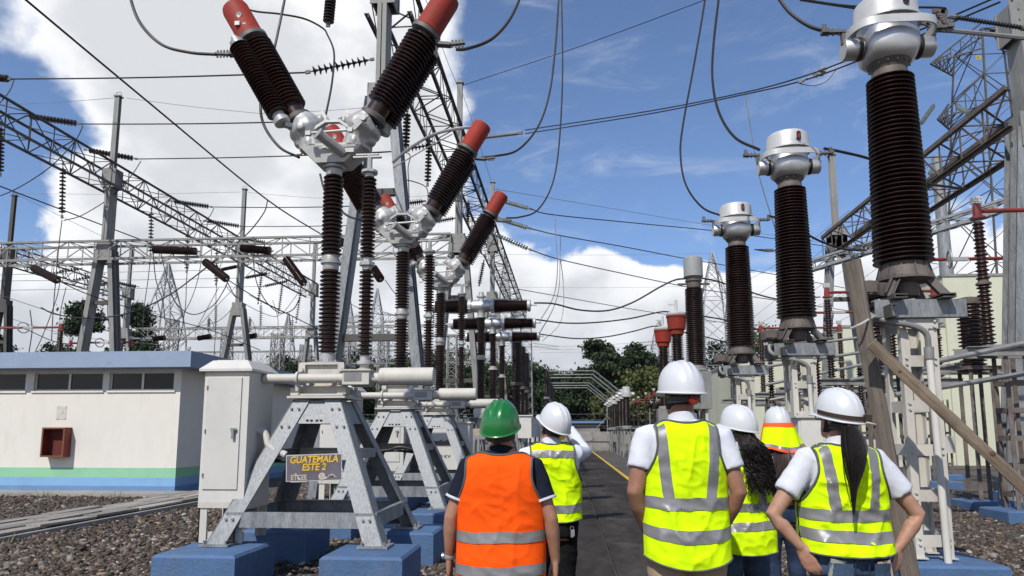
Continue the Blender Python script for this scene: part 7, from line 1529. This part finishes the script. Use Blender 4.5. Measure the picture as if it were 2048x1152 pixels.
# dry weeds at the edges
def weeds():
    rng = np.random.default_rng(9); b = MB()
    for (x, y) in [(-8.1, 16.0), (-10.5, 15.8), (-12.4, 16.0), (4.6, 13.5), (6.5, 12.5), (2.3, 17), (-1.2, 20), (-7.6, 9.2), (9.1, 14.0), (2.6, 50), (3.0, 52), (1.5, 57.5), (0.2, 58), (-.6, 58)] + [(float(rng.uniform(-1, 3.5)), float(rng.uniform(55, 59))) for _ in range(30)]:
        for k in range(16):
            a = rng.uniform(0, 6.28); l = rng.uniform(.06, .22) * (1 if y < 40 else 1.6); p = Vector((x + rng.normal() * .10, y + rng.normal() * .10, .01)); q = p + Vector((math.cos(a) * l * .5, math.sin(a) * l * .5, l)); s = Vector((-math.sin(a), math.cos(a), 0)) * .006; b.add([p - s, p + s, q], [(0, 1, 2)])
    tag(b.build('weeds', mat('weed', (.16, .15, .06), .8, 0, .4, 3), smooth=0), 'sparse dry weeds at the gravel edges', 'weeds', kind='stuff')
weeds()
# ================================================================== air
b = MB(); b.bx(-6900, 6900, -120, 6900, -8, 470)
hz = b.build('haze', None, smooth=0); hm_ = bpy.data.materials.new('haze'); hm_.use_nodes = True; nt = hm_.node_tree; nt.nodes.clear(); o_ = nt.nodes.new('ShaderNodeOutputMaterial'); pv = nt.nodes.new('ShaderNodeVolumePrincipled'); pv.inputs['Color'].default_value = (.80, .89, 1.0, 1); pv.inputs['Density'].default_value = 0.00011; pv.inputs['Anisotropy'].default_value = 0.2; nt.links.new(pv.outputs[0], o_.inputs['Volume']); hz.data.materials.append(hm_)
tag(hz, 'thin pale haze in the air over the yard', kind='stuff')

# ================================================================== pieces that stand apart become parts of their own
def split_pieces():
    def comps(n, a, c):
        par = np.arange(n)
        while True:
            pa, pb = par[a], par[c]; lo, hi = np.minimum(pa, pb), np.maximum(pa, pb); m = lo != hi
            if not m.any(): return par
            np.minimum.at(par, hi[m], lo[m])
            while True:
                pp = par[par]
                if (pp == par).all(): break
                par = pp
    users = {}
    for o in list(scene.objects):
        if o.type == 'MESH' and o.parent and o.get('kind') != 'stuff' and o.name.split('.')[0] not in ('crown', 'body', 'shirt', 'trousers', 'lettering', 'logo_lettering', 'emblem', 'logo_bars', 'eyes'): users.setdefault(o.data, []).append(o)
    for me, objs in users.items():
        nv, ne = len(me.vertices), len(me.edges)
        if nv > 40000 or nv < 8: continue
        co = np.empty(nv * 3, np.float32); me.vertices.foreach_get('co', co); co = co.reshape(-1, 3); ed = np.empty(ne * 2, np.int32); me.edges.foreach_get('vertices', ed); ed = ed.reshape(-1, 2)
        rt, isl = np.unique(comps(nv, ed[:, 0], ed[:, 1]), return_inverse=True); k = len(rt)
        if k < 2 or k > 400: continue
        lo = np.full((k, 3), np.inf); hi = np.full((k, 3), -np.inf); np.minimum.at(lo, isl, co); np.maximum.at(hi, isl, co); size = (hi - lo).max(1)
        gap = np.maximum(0, np.maximum(lo[:, None] - hi[None], lo[None] - hi[:, None])); near = np.sqrt((gap ** 2).sum(2)) <= np.maximum(.02, .5 * np.maximum(size[:, None], size[None]))
        a, c = np.nonzero(np.triu(near, 1)); f, pc = np.unique(comps(k, a, c), return_inverse=True)
        if len(f) < 2: continue
        new = []
        for q in range(len(f)):
            bm = bmesh.new(); bm.from_mesh(me); bm.verts.ensure_lookup_table(); keep = pc[isl] == q; bmesh.ops.delete(bm, geom=[v for v, z in zip(bm.verts, keep) if not z], context='VERTS'); m2 = bpy.data.meshes.new(me.name); bm.to_mesh(m2); bm.free()
            for mt in me.materials: m2.materials.append(mt)
            new.append(m2)
        for o in objs:
            for m2 in new[1:]:
                c_ = o.copy(); c_.data = m2; COL.objects.link(c_)
            o.data = new[0]
split_pieces()
bpy.context.view_layer.update()
